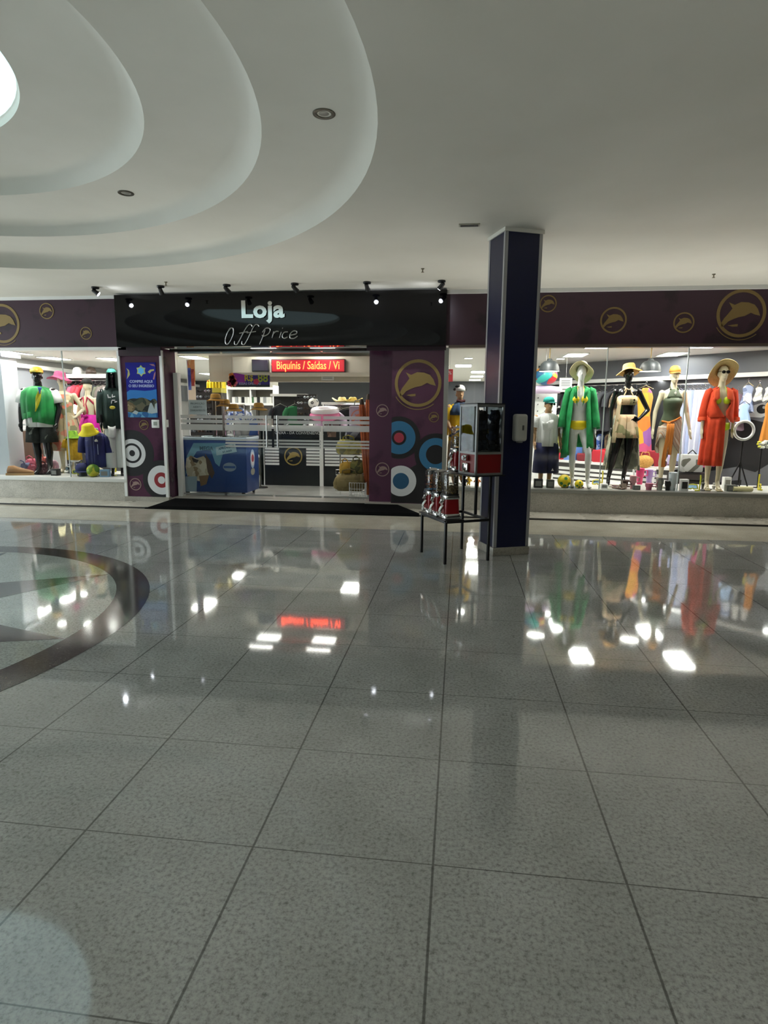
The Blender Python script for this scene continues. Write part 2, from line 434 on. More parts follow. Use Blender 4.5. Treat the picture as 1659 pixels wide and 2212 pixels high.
bandR = struct(MB().bb(-0.26, 7, 9.14, 9.26, 2.475, 3.195).build('wall_front_right', PURP))
struct(MB().bb(-13, -5.25, 9.11, 9.36, 3.205, 3.25).build('trim_8', WHITE))
struct(MB().bb(-0.26, 7, 9.11, 9.36, 3.195, 3.25).build('trim_9', WHITE))
struct(MB().bb(-13, -5.25, 9.12, 9.26, 2.43, 2.475).build('trim_10', WHITE))
struct(MB().bb(-0.2, 7, 9.12, 9.26, 2.435, 2.475).build('trim_11', M('bronze_rail', '5d5148', 0.4, 0.4)))

DOLPHIN = [(-.57, .49), (-.32, .38), (-.05, .50), (.27, .48), (.54, .38), (.70, .19), (.82, -.11), (.58, -.05), (.42, .02), (.34, -.02), (.16, -.12), (-.1, -.17), (-.32, -.25), (-.54, -.36), (-.68, -.52), (-.80, -.60), (-.84, -.43), (-.73, -.22), (-.54, .03), (-.40, .22)]
def dolphin(parent, p, r, mat=None, thick=0.006, yoff=0.0, ring=True):
    mat = mat or GOLD
    y1, y0 = p.y + yoff, p.y + yoff - thick
    m = MB()
    m.ring((p.x, p.z), r * 0.87, r, y0, y1)
    m.prism([(p.x + x * r * 0.93, p.z + z * r * 0.93) for x, z in DOLPHIN], y0, y1)
    m.prism([(p.x + x * r, p.z + z * r) for x, z in ((-.5, -.5), (-.28, -.46), (-.1, -.44), (-.1, -.54), (-.3, -.55))], y0, y1)
    if r > 0.2:
        n = 30; a0, a1 = -2.6, -0.9
        m.prism([(p.x + r * 1.12 * math.cos(a0 + (a1 - a0) * k / n), p.z + r * 1.12 * math.sin(a0 + (a1 - a0) * k / n)) for k in range(n + 1)] +
                [(p.x + r * 1.09 * math.cos(a1 + (a0 - a1) * k / n), p.z + r * 1.09 * math.sin(a1 + (a0 - a1) * k / n)) for k in range(n + 1)], y0, y1)
    return m.build('dolphin_emblem', mat, parent, smooth=False)
for x, y, r in ((5, 699, 42), (101, 672, 17), (186, 720, 13.5)):
    dolphin(bandL, A(x, y, 9.14), r / 138.0)
for x, y, r in ((1184, 656, 17), (1325, 692, 26), (1477, 697, 20), (1601, 677, 46)):
    dolphin(bandR, A(x, y, 9.14), r / 143.0, M('gold_print_dim', '80693a', 0.5))

# ---- black fascia with the shop name
sign = thing('shop_sign', 'long glossy black fascia sign with silver shop name lettering over the entrance', 'sign', (0, 0, 0))
SIGNB = M('gloss_black_board', '030304', 0.035, spec=0.32)
MB().bb(-5.30, -0.235, 8.95, 9.22, 2.455, 3.225).build('board', SIGNB, sign)
MIRR = M('mirror_steel_letters', 'c9c9c6', 0.13, 1.0)
pl = A(567, 670, 8.94)
text('shop_name_lettering', 'Loja', MIRR, pl + Vector((0, -0.004, 0)), 0.335, sign, ext=0.012, bold=0.012, sx=1.12, space=1.06)
s_ = MB()
def stroke(pts, r=0.0085):
    q = [A(x, y, 8.935) for x, y in pts]
    # smooth with a Catmull-Rom pass
    out = []
    for i in range(len(q) - 1):
        p0, p1, p2, p3 = q[max(i - 1, 0)], q[i], q[i + 1], q[min(i + 2, len(q) - 1)]
        for k in range(5):
            t = k / 5
            out.append(0.5 * ((2 * p1) + (p2 - p0) * t + (2 * p0 - 5 * p1 + 4 * p2 - p3) * t * t + (3 * p1 - p0 - 3 * p2 + p3) * t ** 3))
    out.append(q[-1]); s_.tube(out, r, n=6)
stroke([(500, 708), (492, 718), (487, 735), (490, 744), (497, 738), (504, 722), (504, 710), (498, 709), (494, 714)])
stroke([(545, 705), (542, 701), (536, 703), (528, 715), (519, 733), (512, 744), (507, 743), (507, 737)]); stroke([(517, 720), (536, 716)], 0.007)
stroke([(560, 705), (556, 701), (550, 703), (543, 716), (535, 733), (528, 744), (523, 743), (523, 737)]); stroke([(533, 719), (553, 716)], 0.007)
stroke([(573, 713), (568, 728), (561, 744)]); stroke([(567, 718), (575, 709), (584, 711), (581, 720), (571, 726), (566, 724)])
stroke([(592, 716), (588, 730)]); stroke([(590, 722), (596, 716), (602, 716)])
stroke([(608, 717), (604, 730)]); stroke([(611, 708), (610, 710)], 0.008)
stroke([(622, 717), (614, 718), (610, 726), (614, 731), (621, 728)])
stroke([(628, 724), (640, 721), (641, 716), (634, 715), (627, 722), (627, 730), (635, 731), (643, 726)])
s_.build('script_lettering', M('brushed_steel_script', 'a8a8a6', 0.35, 1.0), sign)

# ---- spotlights along the top of the sign
def spotlight(px, py, i, on, yaw, label):
    p = G(px, py, ZC)
    t = thing('ceiling_spotlight', label, 'spotlight', (p.x, 8.50, ZC), group='black spotlights in front of the shop sign')
    MB().lathe([(0, 0), (0.052, 0), (0.055, -0.012), (0.052, -0.022), (0, -0.024)], n=24).build('ceiling_plate', BLKMET, t)
    MB().tube([(0, 0, -0.02), (0, 0, -0.045)], 0.009).build('stem', BLKMET, t)
    d = Vector((math.sin(yaw), math.cos(yaw) * 0.72, -0.70)).normalized()
    c = Vector((0, 0, -0.068))
    h = MB(); h.tube([c - d * 0.05, c - d * 0.045, c + d * 0.01, c + d * 0.05], [0.018, 0.026, 0.030, 0.036], n=20)
    h.build('lamp_head', BLKMET, t)
    lens = MB(); lens.tube([c + d * 0.0505, c + d * 0.053], 0.031, n=20)
    lens.build('lens', M('spot_lens_lit', 'eef2ff', 0.3, emit=SPOT_E) if on else M('spot_lens_unlit', '55585c', 0.2), t)
    if on:
        l = bpy.data.lights.new('spot_lamp', 'SPOT'); l.energy = 14 if on == 1 else 3; l.spot_size = R_(165); l.spot_blend = 1.0; l.shadow_soft_size = 0.03; l.color = (0.88, 0.92, 1.0)
        lo = bpy.data.objects.new('spot_lamp', l); COL.objects.link(lo); lo.parent = t
        lo.location = c + d * 0.06; lo.rotation_euler = d.to_track_quat('-Z', 'Y').to_euler()
SP = [(211, 622, 1, R_(62), 'lit black spotlight at the left end, hanging past the sign edge'), (348, 618, 2, R_(-5), 'black spotlight second from the left above the sign'),
      (492, 616, 0, R_(25), 'unlit black spotlight above the left of the lettering, third from the left'), (643, 617, 0, R_(30), 'unlit black spotlight right of the lettering, fourth from the left'),
      (797, 615, 1, R_(8), 'lit black spotlight with a bright glare below, second from the right'), (955, 613, 1, R_(-40), 'lit black spotlight at the right end of the sign')]
for i, (x, y, on, yw, lb) in enumerate(SP): spotlight(x, y, i, on, yw, lb)

# ---- left entrance panel
XL0, XL1 = -5.385, -4.690
panL = struct(MB().bb(XL0, XL1, 9.15, 9.62, 0.03, 2.46).build('wall_entrance_left', PURP_GLOSS, smooth=False))
struct(MB().bb(XL0 - 0.03, XL1 + 0.04, 9.10, 9.20, 0.03, 0.10).build('baseboard_left', granite('plinth_granite', 'b0aa9f', '8d877c', 'c0bab0', rough=0.3)))
struct(MB().bb(XL0 - 0.035, XL0 + 0.01, 9.125, 9.17, 0.10, 2.42).build('trim_12', WHITE))
struct(MB().bb(XL1 - 0.02, XL1 + 0.025, 9.125, 9.17, 0.10, 2.42).build('trim_13', WHITE))
struct(MB().bb(XL0, XL1 + 0.01, 9.12, 9.15, 2.335, 2.46).build('trim_14', M('dark_purple_header', '2c1621', 0.5)))  # dark strip paints in the shade below the sign
DARKP = M('print_black', '1c1a1e', 0.4); PWH = M('print_white', 'd8d8da', 0.45); PRED = M('print_red', '8e1c26', 0.45); PBLUE = M('print_blue', '2f6f98', 0.45); PBLUE2 = M('print_deep_blue', '1f5479', 0.45); PPINK = M('print_pink', 'b03a4c', 0.45)
def target_rings(parent, p, specs, xr, y):
    for i, (r0, r1, mat, nm) in enumerate(specs):
        MB().ring((p.x, p.z), r0, r1, y - 0.0015 * (i + 1), y, xr=xr).build(nm, mat, parent, smooth=False)
k = 1 / 139.0
e0 = (XL0 + 0.012, XL1 - 0.022)
target_rings(panL, A(285.7, 979, 9.15), [(0, 52 * k, DARKP, 'black_disc'), (22.5 * k, 32 * k, PWH, 'white_ring'), (7 * k, 17.5 * k, PWH, 'white_ring')], e0, 9.15)
target_rings(panL, A(349.5, 1037, 9.147), [(0, 45 * k, DARKP, 'black_disc'), (0, 33 * k, PWH, 'white_disc'), (0, 17.5 * k, PRED, 'red_disc'), (0, 8.5 * k, PWH, 'white_disc')], (XL0 + 0.012, XL1 - 0.022), 9.143)
dolphin(panL, A(311, 918, 9.15), 11 * k, M('gold_print_dim', '80693a', 0.5)); dolphin(panL, A(293, 1046, 9.15), 14 * k, M('beige_print', '9a7f78', 0.5))

post = thing('poster', 'blue ticket poster with white lettering above a beach photo on purple panel', 'poster', (0, 0, 0))
a, b = A(270, 783, 9.13), A(341, 902, 9.13)
px0, px1, pz1, pz0 = a.x, b.x, a.z, b.z; pw, ph = px1 - px0, pz1 - pz0
P = lambda u, v: (px0 + pw * u, pz0 + ph * v)
MB().bb(px0, px1, 9.132, 9.149, pz0, pz1).build('sheet', M('poster_blue', '14188c', 0.3), post)
def pprint(name, pts, mat, lvl=1): return MB().prism([P(*q) for q in pts], 9.132 - 0.0012 * lvl, 9.132).build(name, mat, post, smooth=False)
pprint('sky_print', [(0, .0), (1, 0), (1, .52), (.86, .50), (.6, .485), (.3, .50), (.1, .50), (0, .46)], M('poster_sky', '2e78c2', 0.35))
pprint('trees_print', [(0, .05), (1, .05), (1, .30), (.93, .345), (.86, .34), (.78, .31), (.7, .33), (.62, .35), (.5, .365), (.42, .36), (.33, .345), (.22, .35), (.1, .34), (0, .315)], PAT('poster_trees', ['1b231c', '2b3426', '3d4433', '141a16', '5e5a44'], 14), 2)
pprint('rock_print', [(0, .10), (.22, .12), (.26, .2), (.18, .26), (.05, .29), (0, .29)], PAT('poster_rock', ['8d7a55', '6b5b3e', 'a08e68'], 18), 3)
pprint('falls_print', [(.66, .08), (1, .06), (1, .27), (.93, .25), (.9, .15), (.82, .27), (.76, .26), (.7, .16)], M('poster_falls', 'a9b6ba', 0.4), 3)
pprint('pool_print', [(0, 0), (1, 0), (1, .09), (.8, .07), (.62, .10), (.4, .10), (.2, .08), (0, .10)], PAT('poster_pool', ['3b7fb4', '2a6ba4', '5d9cc4', '1f5a92'], 12), 4)
pprint('foam_print', [(.14, .08), (.3, .05), (.36, .1), (.25, .13)], M('poster_falls', 'a9b6ba', 0.4), 5)
star = [(.52 + (.17 if i % 2 else .12) * math.cos(i * PI / 6) * 1.0, .85 + (.105 if i % 2 else .07) * math.sin(i * PI / 6)) for i in range(12)]
pprint('splash_logo', star, M('poster_splash', 'b9c46a', 0.4), 1)
pprint('splash_logo', [(.52 + (q[0] - .52) * .72, .85 + (q[1] - .85) * .72) for q in star], M('poster_cyan', '5fb2ef', 0.4), 2)
for pts in ([(.03, .90), (.12, .86), (.14, .78), (.03, .70), (.06, .78), (.08, .84)], [(.74, .83), (.82, .87), (.95, .88), (.95, .85), (.86, .84), (.8, .80)]): pprint('streamer_print', pts, M('poster_yellow', 'b5b070', 0.4))
for pts in ([(.8, .97), (.95, .97), (1, .93), (.9, .94)], [(.9, .70), (.95, .8), (1, .84), (.99, .78), (.94, .69)]): pprint('streamer_print', pts, M('poster_pink', 'b07a86', 0.4))
PT = M('poster_text', 'aab4e0', 0.4)
text('lettering', 'COMPRE AQUI', PT, (px0 + pw * .5, 9.130, pz0 + ph * .655), 0.058, post, ext=0.001, bold=0.002)
text('lettering', 'O SEU INGRESSO', PT, (px0 + pw * .5, 9.130, pz0 + ph * .575), 0.056, post, ext=0.001, bold=0.002)

p = A(337, 915.5, 9.15)
t = thing('intercom', 'square white intercom box below the blue poster', 'intercom', (p.x, 9.149, p.z))
MB().box((0, -0.014, 0), (0.125, 0.028, 0.13), bev=0.008).build('housing', WGLOSS, t); MB().box((0.004, -0.030, 0.004), (0.06, 0.004, 0.06)).build('screen', M('lcd_grey', '9da39a', 0.3), t)
t = thing('light_switch', 'narrow white wall switch on the side of the purple entrance panel', 'switch', (-4.688, 9.22, A(367, 915, 9.2).z))
MB().box((0.008, 0, 0), (0.016, 0.075, 0.12), bev=0.004).build('plate', WGLOSS, t); MB().box((0.018, 0, 0.0), (0.008, 0.03, 0.05)).build('rocker', WHITE, t)

# ---- right entrance pillar and jamb
XR0, XR1 = -1.035, -0.235
panR = struct(MB().bb(XR0, XR1, 9.15, 9.42, 0.03, 2.46).build('wall_entrance_right', PURP_GLOSS, smooth=False))
jam = struct(MB().bb(-1.42, XR0, 9.44, 9.60, 0.03, 2.46).build('wall_jamb_right', PURP_GLOSS, smooth=False))
struct(MB().bb(-1.44, XR1 + 0.02, 9.10, 9.2, 0.03, 0.10).build('baseboard_right', M('plinth_beige', 'a29c92', 0.4)))
struct(MB().bb(XR1 - 0.02, XR1 + 0.045, 9.12, 9.17, 0.10, 2.44).build('trim_15', M('grey_aluminium', '93938c', 0.4, 0.3)))
struct(MB().bb(-1.42, XR1, 9.12, 9.15, 2.40, 2.46).build('trim_16', M('dark_purple_header', '2c1621', 0.5)))  # the sign's shade painted as a dark strip on the right pillar
k = 1 / 143.0
dolphin(panR, A(903, 828, 9.15), 50 * k); dolphin(panR, A(937, 901, 9.15), 11 * k, M('gold_print_dim', '80693a', 0.5))
dolphin(jam, A(826, 887, 9.44), 14 * k, M('beige_print', '9a7f78', 0.5)); dolphin(jam, A(826, 1014, 9.44), 16 * k, M('beige_print', '9a7f78', 0.5))
xr = (XR0 + 0.002, XR1 - 0.022)
MB().prism([(xr[0], 0.11), (xr[1], 0.11), (xr[1], 0.86), (-0.45, 0.95), (-0.62, 0.72), (-0.8, 0.62), (xr[0], 0.66)], 9.147, 9.15).build('black_print', DARKP, panR, smooth=False)
target_rings(panR, A(862, 945.5, 9.15), [(0, 46 * k, DARKP, 'black_disc'), (16 * k, 36 * k, PBLUE, 'blue_ring'), (0, 11 * k, PPINK, 'pink_disc')], xr, 9.147)
target_rings(panR, A(941, 982, 9.15), [(0, 46 * k, DARKP, 'black_disc'), (21 * k, 36 * k, PBLUE, 'blue_ring')], xr, 9.146)
target_rings(panR, A(866, 1039, 9.15), [(0, 34 * k, PWH, 'white_disc'), (0, 18 * k, PBLUE2, 'blue_disc')], xr, 9.145)

# ---- glass entrance
GL = GLASS('clear_glass', (0.975, 0.985, 0.98), refl=0.5)
YG = 9.50
xs = [A(388, 900, YG).x, A(483, 900, YG).x, A(589, 900, YG).x, A(696, 900, YG).x, -1.40]
for i in range(4):
    kind = 'door' if i in (1, 2) else 'fixed'
    o = struct(MB().bb(xs[i] + 0.006, xs[i + 1] - 0.006, YG - 0.005, YG + 0.005, 0.115, 2.43).build('door_%d' % (i + 1), GL, smooth=False))
    w0, w1 = xs[i] + 0.02, xs[i + 1] - 0.02
    FS = FROST('frosted_film', 'dadad6', 0.55)
    for (ya, yb) in ((898, 905), (908, 915), (918, 931)):
        MB().bb(w0, w1, YG - 0.0075, YG - 0.006, A(590, yb, YG).z, A(590, ya, YG).z).build('frosted_band', FS, o, smooth=False)
    for (ya, yb) in ((949.5, 953.5), (956, 960.5), (963, 967)):
        if i: MB().bb(w0, w1, YG - 0.0075, YG - 0.006, A(590, yb, YG).z, A(590, ya, YG).z).build('frosted_band', FS, o, smooth=False)
    for zc in (0.12, 2.42):
        MB().bb(w0, w1, YG - 0.012, YG + 0.012, zc - 0.014, zc + 0.014).build('rail', STEEL, o)
    if kind == 'door':
        hx = xs[i + 1] - 0.09 if i == 1 else xs[i] + 0.09
        h = MB(); z0, z1 = 0.95, 1.40
        h.tube([(hx, YG - 0.045, z0 - 0.03), (hx, YG - 0.045, z1 + 0.03)], 0.013, n=12)
        for z in (z0 + 0.04, z1 - 0.04): h.tube([(hx, YG - 0.045, z), (hx, YG + 0.01, z)], 0.008, n=8)
        h.build('handle', M('satin_handle', 'c9c9c6', 0.3, 1.0), o)
struct(MB().bb(-4.69, -1.40, 9.44, 9.58, 2.43, 2.475).build('trim_17', M('polished_rail', '8b8682', 0.12, 0.9)))
struct(MB().bb(-4.66, -4.59, 9.46, 9.58, 0.07, 2.1).build('trim_18', WHITE))
struct(MB().bb(-4.70, -1.03, 9.15, 9.70, 0.03, 0.075).build('trim_19', granite('threshold_granite', 'aca69b', '8a8479', 'bdb7ac', rough=0.3)))
mt = MB()
mt.loft([[Vector(q) for q in r] for r in ([(-4.76, 8.53, 0.002), (-4.76, 8.53, 0.014), (-4.66, 8.58, 0.044), (-4.56, 9.14, 0.088), (-4.56, 9.14, 0.03)],
                                          [(-0.55, 8.53, 0.002), (-0.55, 8.53, 0.014), (-0.55, 8.58, 0.044), (-0.95, 9.14, 0.088), (-0.95, 9.14, 0.03)])])
tag(mt.build('entrance_mat', M('black_rubber', '070708', 0.9, spec=0.08, bump=0.4, bscale=300), smooth=False), 'long black rubber entrance mat sloping over the step', 'mat')
t = thing('paper_notice', 'white printed paper notice taped inside the left glass panel', 'notice', A(427, 880, 9.52))
MB().box((0, 0, 0), (0.31, 0.004, 0.24)).build('sheet', M('paper', 'd9dde0', 0.7), t)
for k_, s in enumerate(('PROMOÇÃO', 'ABERTO', 'DIARIAMENTE')): text('lettering', s, M('ink', '50545a', 0.7), (0.0, -0.003, 0.06 - 0.055 * k_), 0.042, t, ext=0.0005)

# ---- display window panes
XW = [-13, A(135, 880, YF).x, XL0 - 0.03]
for i in range(2):
    struct(MB().bb(XW[i] + 0.004, XW[i + 1] - 0.004, 9.225, 9.235, 0.385, 2.44).build('window_%d' % (i + 1), GL, smooth=False))
XW2 = [XR1 + 0.045, A(1308, 880, YF).x, A(1482, 880, YF).x, 7.0]
for i in range(3):
    struct(MB().bb(XW2[i] + 0.004, XW2[i + 1] - 0.004, 9.225, 9.235, 0.375, 2.44).build('window_%d' % (i + 3), GL, smooth=False))
for i, x in enumerate((XW[1], XW2[1], XW2[2])):
    struct(MB().bb(x - 0.006, x + 0.006, 9.22, 9.242, 0.385, 2.44).build('trim_%d' % (20 + i), M('joint_silicone', 'c4cccb', 0.4)))
# ================================================================== THE SHOP SHELL
ZS = 2.55
SHOPW = M('shop_wall_white', 'dcdad2', 0.7); SHOPG = M('shop_wall_slate', '4a4d52', 0.6); SHOPD = M('shop_wall_charcoal', '2e2f33', 0.55)
m = MB(); m.face([(-9.4, 9.3, 0.07), (7.2, 9.3, 0.07), (7.2, 20.3, 0.07), (-9.4, 20.3, 0.07)])
struct(m.build('floor_shop', M('shop_tile', 'd6d6d2', 0.12, noise=('c6c6c2', 3, 0.4, 0.6)), smooth=False))
struct(MB().bb(-9.4, 7.2, 9.26, 20.4, ZS, ZS + 0.06).build('ceiling_shop', M('shop_ceiling', 'dedcd4', 0.75), smooth=False))
struct(MB().bb(-9.3, -9.10, 9.3, 20.4, 0.07, ZS).build('wall_shop_left', M('shop_wall_pale', 'c9c9c9', 0.6)))
struct(MB().bb(-9.3, 7.2, 20.0, 20.2, 0.07, ZS).build('wall_back', SHOPG))
struct(MB().bb(-9.1, 1.7, 19.93, 20.0, 0.07, 1.62).build('trim_29', SHOPW))
struct(MB().bb(-9.1, 2.0, 19.9, 20.0, 1.62, 1.72).build('trim_30', WHITE))
wa, wb = Vector((6.25, 9.6, 0)), Vector((1.75, 13.92, 0))
wd = (wb - wa).normalized(); wn = Vector((-wd.y, wd.x, 0))          # wn points away from the viewer
if wn.y < 0: wn = -wn
wang = math.atan2(wd.y, wd.x)
def obl(s, off, z):                                          # point along the oblique right wall; off < 0 is in front of it
    return wa + wd * s + wn * off + Vector((0, 0, z))
WL = (wb - wa).length
def OS(px, off):                                             # distance along that wall of what stands at picture column px
    h = A(px, 870, 10.0); d = Vector((h.x, h.y, 0)); o = wa + wn * off
    return (o.y * d.x - o.x * d.y) / (wd.x * d.y - wd.y * d.x)
def obox(s0, s1, o0, o1, z0, z1):
    return MB().box(obl((s0 + s1) / 2, (o0 + o1) / 2, (z0 + z1) / 2), (abs(s1 - s0), abs(o1 - o0), z1 - z0), rz=wang)
struct(obox(0, WL, 0, 0.12, 0.07, ZS).build('wall_shop_right', SHOPD))
struct(obox(0, WL, -0.10, 0, 2.20, ZS).build('trim_31', M('bulkhead_slate', '5c5f66', 0.35)))
struct(obox(0, WL, -0.16, 0, 2.13, 2.20).build('trim_32', WHITE))
struct(MB().bb(1.70, 1.85, 13.9, 20.0, 0.07, ZS).build('wall_shop_inner', SHOPW))
struct(MB().bb(-9.08, -8.86, 10.6, 19.9, 2.34, 2.42).build('trim_33', WHITE))
struct(MB().bb(-9.09, -9.0, 10.6, 19.9, 1.85, 2.34).build('trim_34', M('bulkhead_grey', '8d9096', 0.5)))
# display platforms behind the panes
struct(MB().bb(-9.1, XL0, 9.32, 10.35, 0.33, 0.385).build('trim_35', M('platform_white', 'd2d2cc', 0.4)))
struct(MB().bb(-0.2, 6.3, 9.32, 10.30, 0.32, 0.375).build('trim_36', M('platform_white', 'd2d2cc', 0.4)))
struct(MB().bb(-9.1, XL0, 10.30, 10.35, 0.07, 0.33).build('trim_37', WHITE))
struct(MB().bb(-0.2, 6.3, 10.25, 10.30, 0.07, 0.32).build('trim_38', WHITE))
pil = MB(); a = A(28, 900, 9.55)
pil.bb(-8.4, a.x, 9.38, 9.75, 0.385, 2.36); pil.bb(-8.45, a.x + 0.05, 9.34, 9.8, 2.36, 2.42)
struct(pil.build('wall_window_pillar', M('pillar_paint', 'd5dbe2', 0.6)))
# hanging box beam behind the doors
bx0, bx1 = A(503, 790, 10.2).x, A(798, 790, 10.2).x
struct(MB().bb(bx0, bx1, 10.2, 11.3, 2.155, 2.42).build('trim_39', M('beam_beige', 'cfc6b4', 0.7)))
struct(MB().bb(bx0 - 0.9, bx1 + 0.3, 11.3, 11.45, 2.06, ZS).build('trim_40', M('beam_beige', 'cfc6b4', 0.7)))

PANEL = M('light_panel', 'fbfbf4', 0.5, emit=PANEL_E)
def panel(px, py, w, d, label, round_=False):
    p = G(px, py, ZS)
    t = thing('ceiling_light', label, 'ceiling light', (p.x, p.y, ZS), group='white light panels in the shop ceiling')
    if round_:
        MB().lathe([(0.09, 0), (0.092, -0.012), (0.075, -0.014), (0.074, -0.006)], n=24, cap=False).build('frame', WHITE, t)
        MB().lathe([(0, -0.004), (0.075, -0.008), (0.075, -0.006), (0, -0.002)], n=24, cap=False).build('diffuser', PANEL, t)
    else:
        fr = MB()
        for sx in (-1, 1): fr.box((sx * w / 2, 0, -0.008), (0.02, d + 0.02, 0.018)); fr.box((0, sx * d / 2, -0.008), (w, 0.02, 0.018))
        fr.build('frame', WHITE, t)
        MB().box((0, 0, -0.006), (w - 0.02, d - 0.02, 0.006)).build('diffuser', PANEL, t)
panel(1296, 746, 0.36, 0.62, 'white light panel above the front of the right window, over the green shirt mannequin')
panel(1528, 745, 0.36, 0.62, 'white light panel above the front of the right window, over the orange shirt mannequin')
panel(1243, 766, 0.36, 0.62, 'white light panel in the shop ceiling behind the straw hat of the green shirt mannequin')
panel(1452, 764, 0.36, 0.62, 'white light panel in the shop ceiling above the mannequin with the orange visor')
panel(1211, 774, 0, 0, 'small round light in the shop ceiling beside the left pendant lamp', True)
panel(1012, 773, 0, 0, 'small round light in the shop ceiling left of the blue column', True)
panel(1001, 789, 0.36, 0.62, 'light panel left of the blue column, nearest of the row of four')
panel(1033, 802.5, 0.36, 0.62, 'light panel left of the blue column, second nearest of the row of four')
panel(1030, 812.5, 0.36, 0.62, 'light panel left of the blue column, third nearest of the row of four')
panel(1026, 820, 0.36, 0.62, 'light panel left of the blue column, deepest of the row of four')
panel(420, 771, 0.36, 0.62, 'oval looking light panel at the upper left behind the glass entrance')
panel(497, 792, 0.36, 0.62, 'light panel behind the glass entrance left of the hanging sale poster')
panel(452, 807, 0.36, 0.62, 'light panel behind the glass entrance above the sunglasses rack')
panel(16, 759.5, 0.36, 0.62, 'light panel at the far left edge above the window pillar')
panel(117, 773, 0.36, 0.62, 'light panel in the left window above the mannequin with the flag scarf')
panel(244, 775, 0.36, 0.62, 'light panel in the left window above the dark green hoodie')
panel(102, 799, 0.36, 0.62, 'light panel deep behind the left window above the clothes shelf')
panel(86, 754.5, 0, 0, 'small round light under the left window head, left one', True)
panel(146, 754.5, 0, 0, 'small round light under the left window head, middle one', True)
panel(205, 754.5, 0, 0, 'small round light under the left window head, right one', True)
panel(62, 764.5, 0, 0, 'small round light in the left window ceiling near the pillar', True)
for i, (px, Y, lb) in enumerate(((560, 9.82, 'light panel just inside the glass doors, left of the LED sign'), (690, 9.82, 'light panel just inside the glass doors, over the LED sign'), (640, 12.6, 'light panel over the shop counter behind the entrance'), (760, 13.4, 'light panel behind the beam above the rack of straw hats'),
                                 (560, 16.0, 'light panel deep in the shop behind the counter'), (330, 12.2, 'light panel hidden behind the purple entrance panel'))):
    q = A(px, 800, Y); t0 = EYE.copy()  # hidden ceiling panels added to brighten the shop interior
    p = Vector((q.x, Y, ZS))
    t = thing('ceiling_light', lb, 'ceiling light', p, group='white light panels in the shop ceiling')
    MB().box((0, 0, -0.006), (0.40, 0.62, 0.01)).build('diffuser', M('light_panel_dimmed', 'fbfbf4', 0.5, emit=8) if Y < 10 else PANEL, t)
for s_, lb in ((1.3, 'recessed spot in the slate bulkhead at the far right'), (3.5, 'recessed spot in the slate bulkhead above the orange visor')):
    p = obl(s_, -0.05, 2.20)
    t = thing('recessed_spot', lb, 'ceiling light', p)
    MB().lathe([(0.05, -0.065), (0.055, -0.075), (0.07, -0.072)], n=20, cap=False).build('ring', WHITE, t)
    MB().lathe([(0, -0.07), (0.05, -0.071), (0, -0.073)], n=20, cap=False).build('lens', PANEL, t)

# pendant lamps in the right window
def pendant(px, label):
    p = A(px, 803, 9.75)
    t = thing('pendant_lamp', label, 'pendant lamp', (p.x, 9.75, ZS), group='grey pendant lamps in the right window')
    z = p.z - ZS
    MB().lathe([(0, 0), (0.05, 0), (0.045, -0.03), (0.02, -0.045), (0, -0.045)], n=20).build('ceiling_cup', BLKMET, t)
    MB().tube([(0, 0, -0.04), (0, 0, z + 0.19)], 0.008, n=8).build('stem', M('brass_stem', '8a7449', 0.35, 0.9), t)
    MB().lathe([(0.02, z + 0.20), (0.035, z + 0.19), (0.045, z + 0.165), (0.085, z + 0.155), (0.125, z + 0.12), (0.145, z + 0.07), (0.158, z + 0.005), (0.172, z), (0.150, z + 0.008), (0.135, z + 0.07), (0.075, z + 0.145), (0.02, z + 0.15)], n=32, cap=False).build('shade', M('pendant_shade', '2b3031', 0.5, 0.0), t)
    MB().lathe([(0, z + 0.02), (0.148, z + 0.012), (0.148, z + 0.006), (0, z + 0.004)], n=28, cap=False).build('diffuser', M('pendant_glow', 'fffdf2', 0.5, emit=9), t)
pendant(1186, 'grey dome pendant lamp above the teal cap in the right window')
pendant(1404, 'grey dome pendant lamp between the black mannequin and the orange visor')

# ================================================================== BLUE COLUMN
CTH = R_(22); CF = Vector((0.386, 6.228, 0)); cu = Vector((math.cos(CTH), math.sin(CTH), 0)); cv = Vector((-math.sin(CTH), math.cos(CTH), 0)); cw, cd = 0.395, 0.37
def cbox(u0, u1, v0, v1, z0, z1, bev=0): return MB().box(CF + cu * ((u0 + u1) / 2) + cv * ((v0 + v1) / 2) + Vector((0, 0, (z0 + z1) / 2)), (u1 - u0, v1 - v0, z1 - z0), rz=CTH, bev=bev)
NAVY = M('navy_column_paint', '0c1238', 0.3)
colm = struct(cbox(0, cw, 0, cd, 0.0, 3.25).build('column', NAVY, smooth=False))
struct(cbox(-0.012, cw + 0.012, -0.012, cd + 0.012, 0.0, 0.085, bev=0.004).build('baseboard_column', granite('plinth_granite', 'b0aa9f', '8d877c', 'c0bab0', rough=0.3)))
ALU = M('corner_aluminium', 'b0b0b2', 0.4, 0.5)
i = 30
for u_, v_ in ((0, 0), (cw, 0), (0, cd), (cw, cd)):
    su, sv = (1 if u_ == 0 else -1), (1 if v_ == 0 else -1)
    q = MB()
    for (uu0, uu1, vv0, vv1) in ((u_ - 0.003 * su, u_ + 0.030 * su, v_ - 0.003 * sv, v_ + 0.002 * sv), (u_ - 0.003 * su, u_ + 0.002 * su, v_ - 0.003 * sv, v_ + 0.030 * sv)):
        q.box(CF + cu * ((uu0 + uu1) / 2) + cv * ((vv0 + vv1) / 2) + Vector((0, 0, 1.655)), (abs(uu1 - uu0), abs(vv1 - vv0), 3.13), rz=CTH)
    i += 1
    struct(q.build('trim_%d' % (i + 20), ALU, smooth=False))
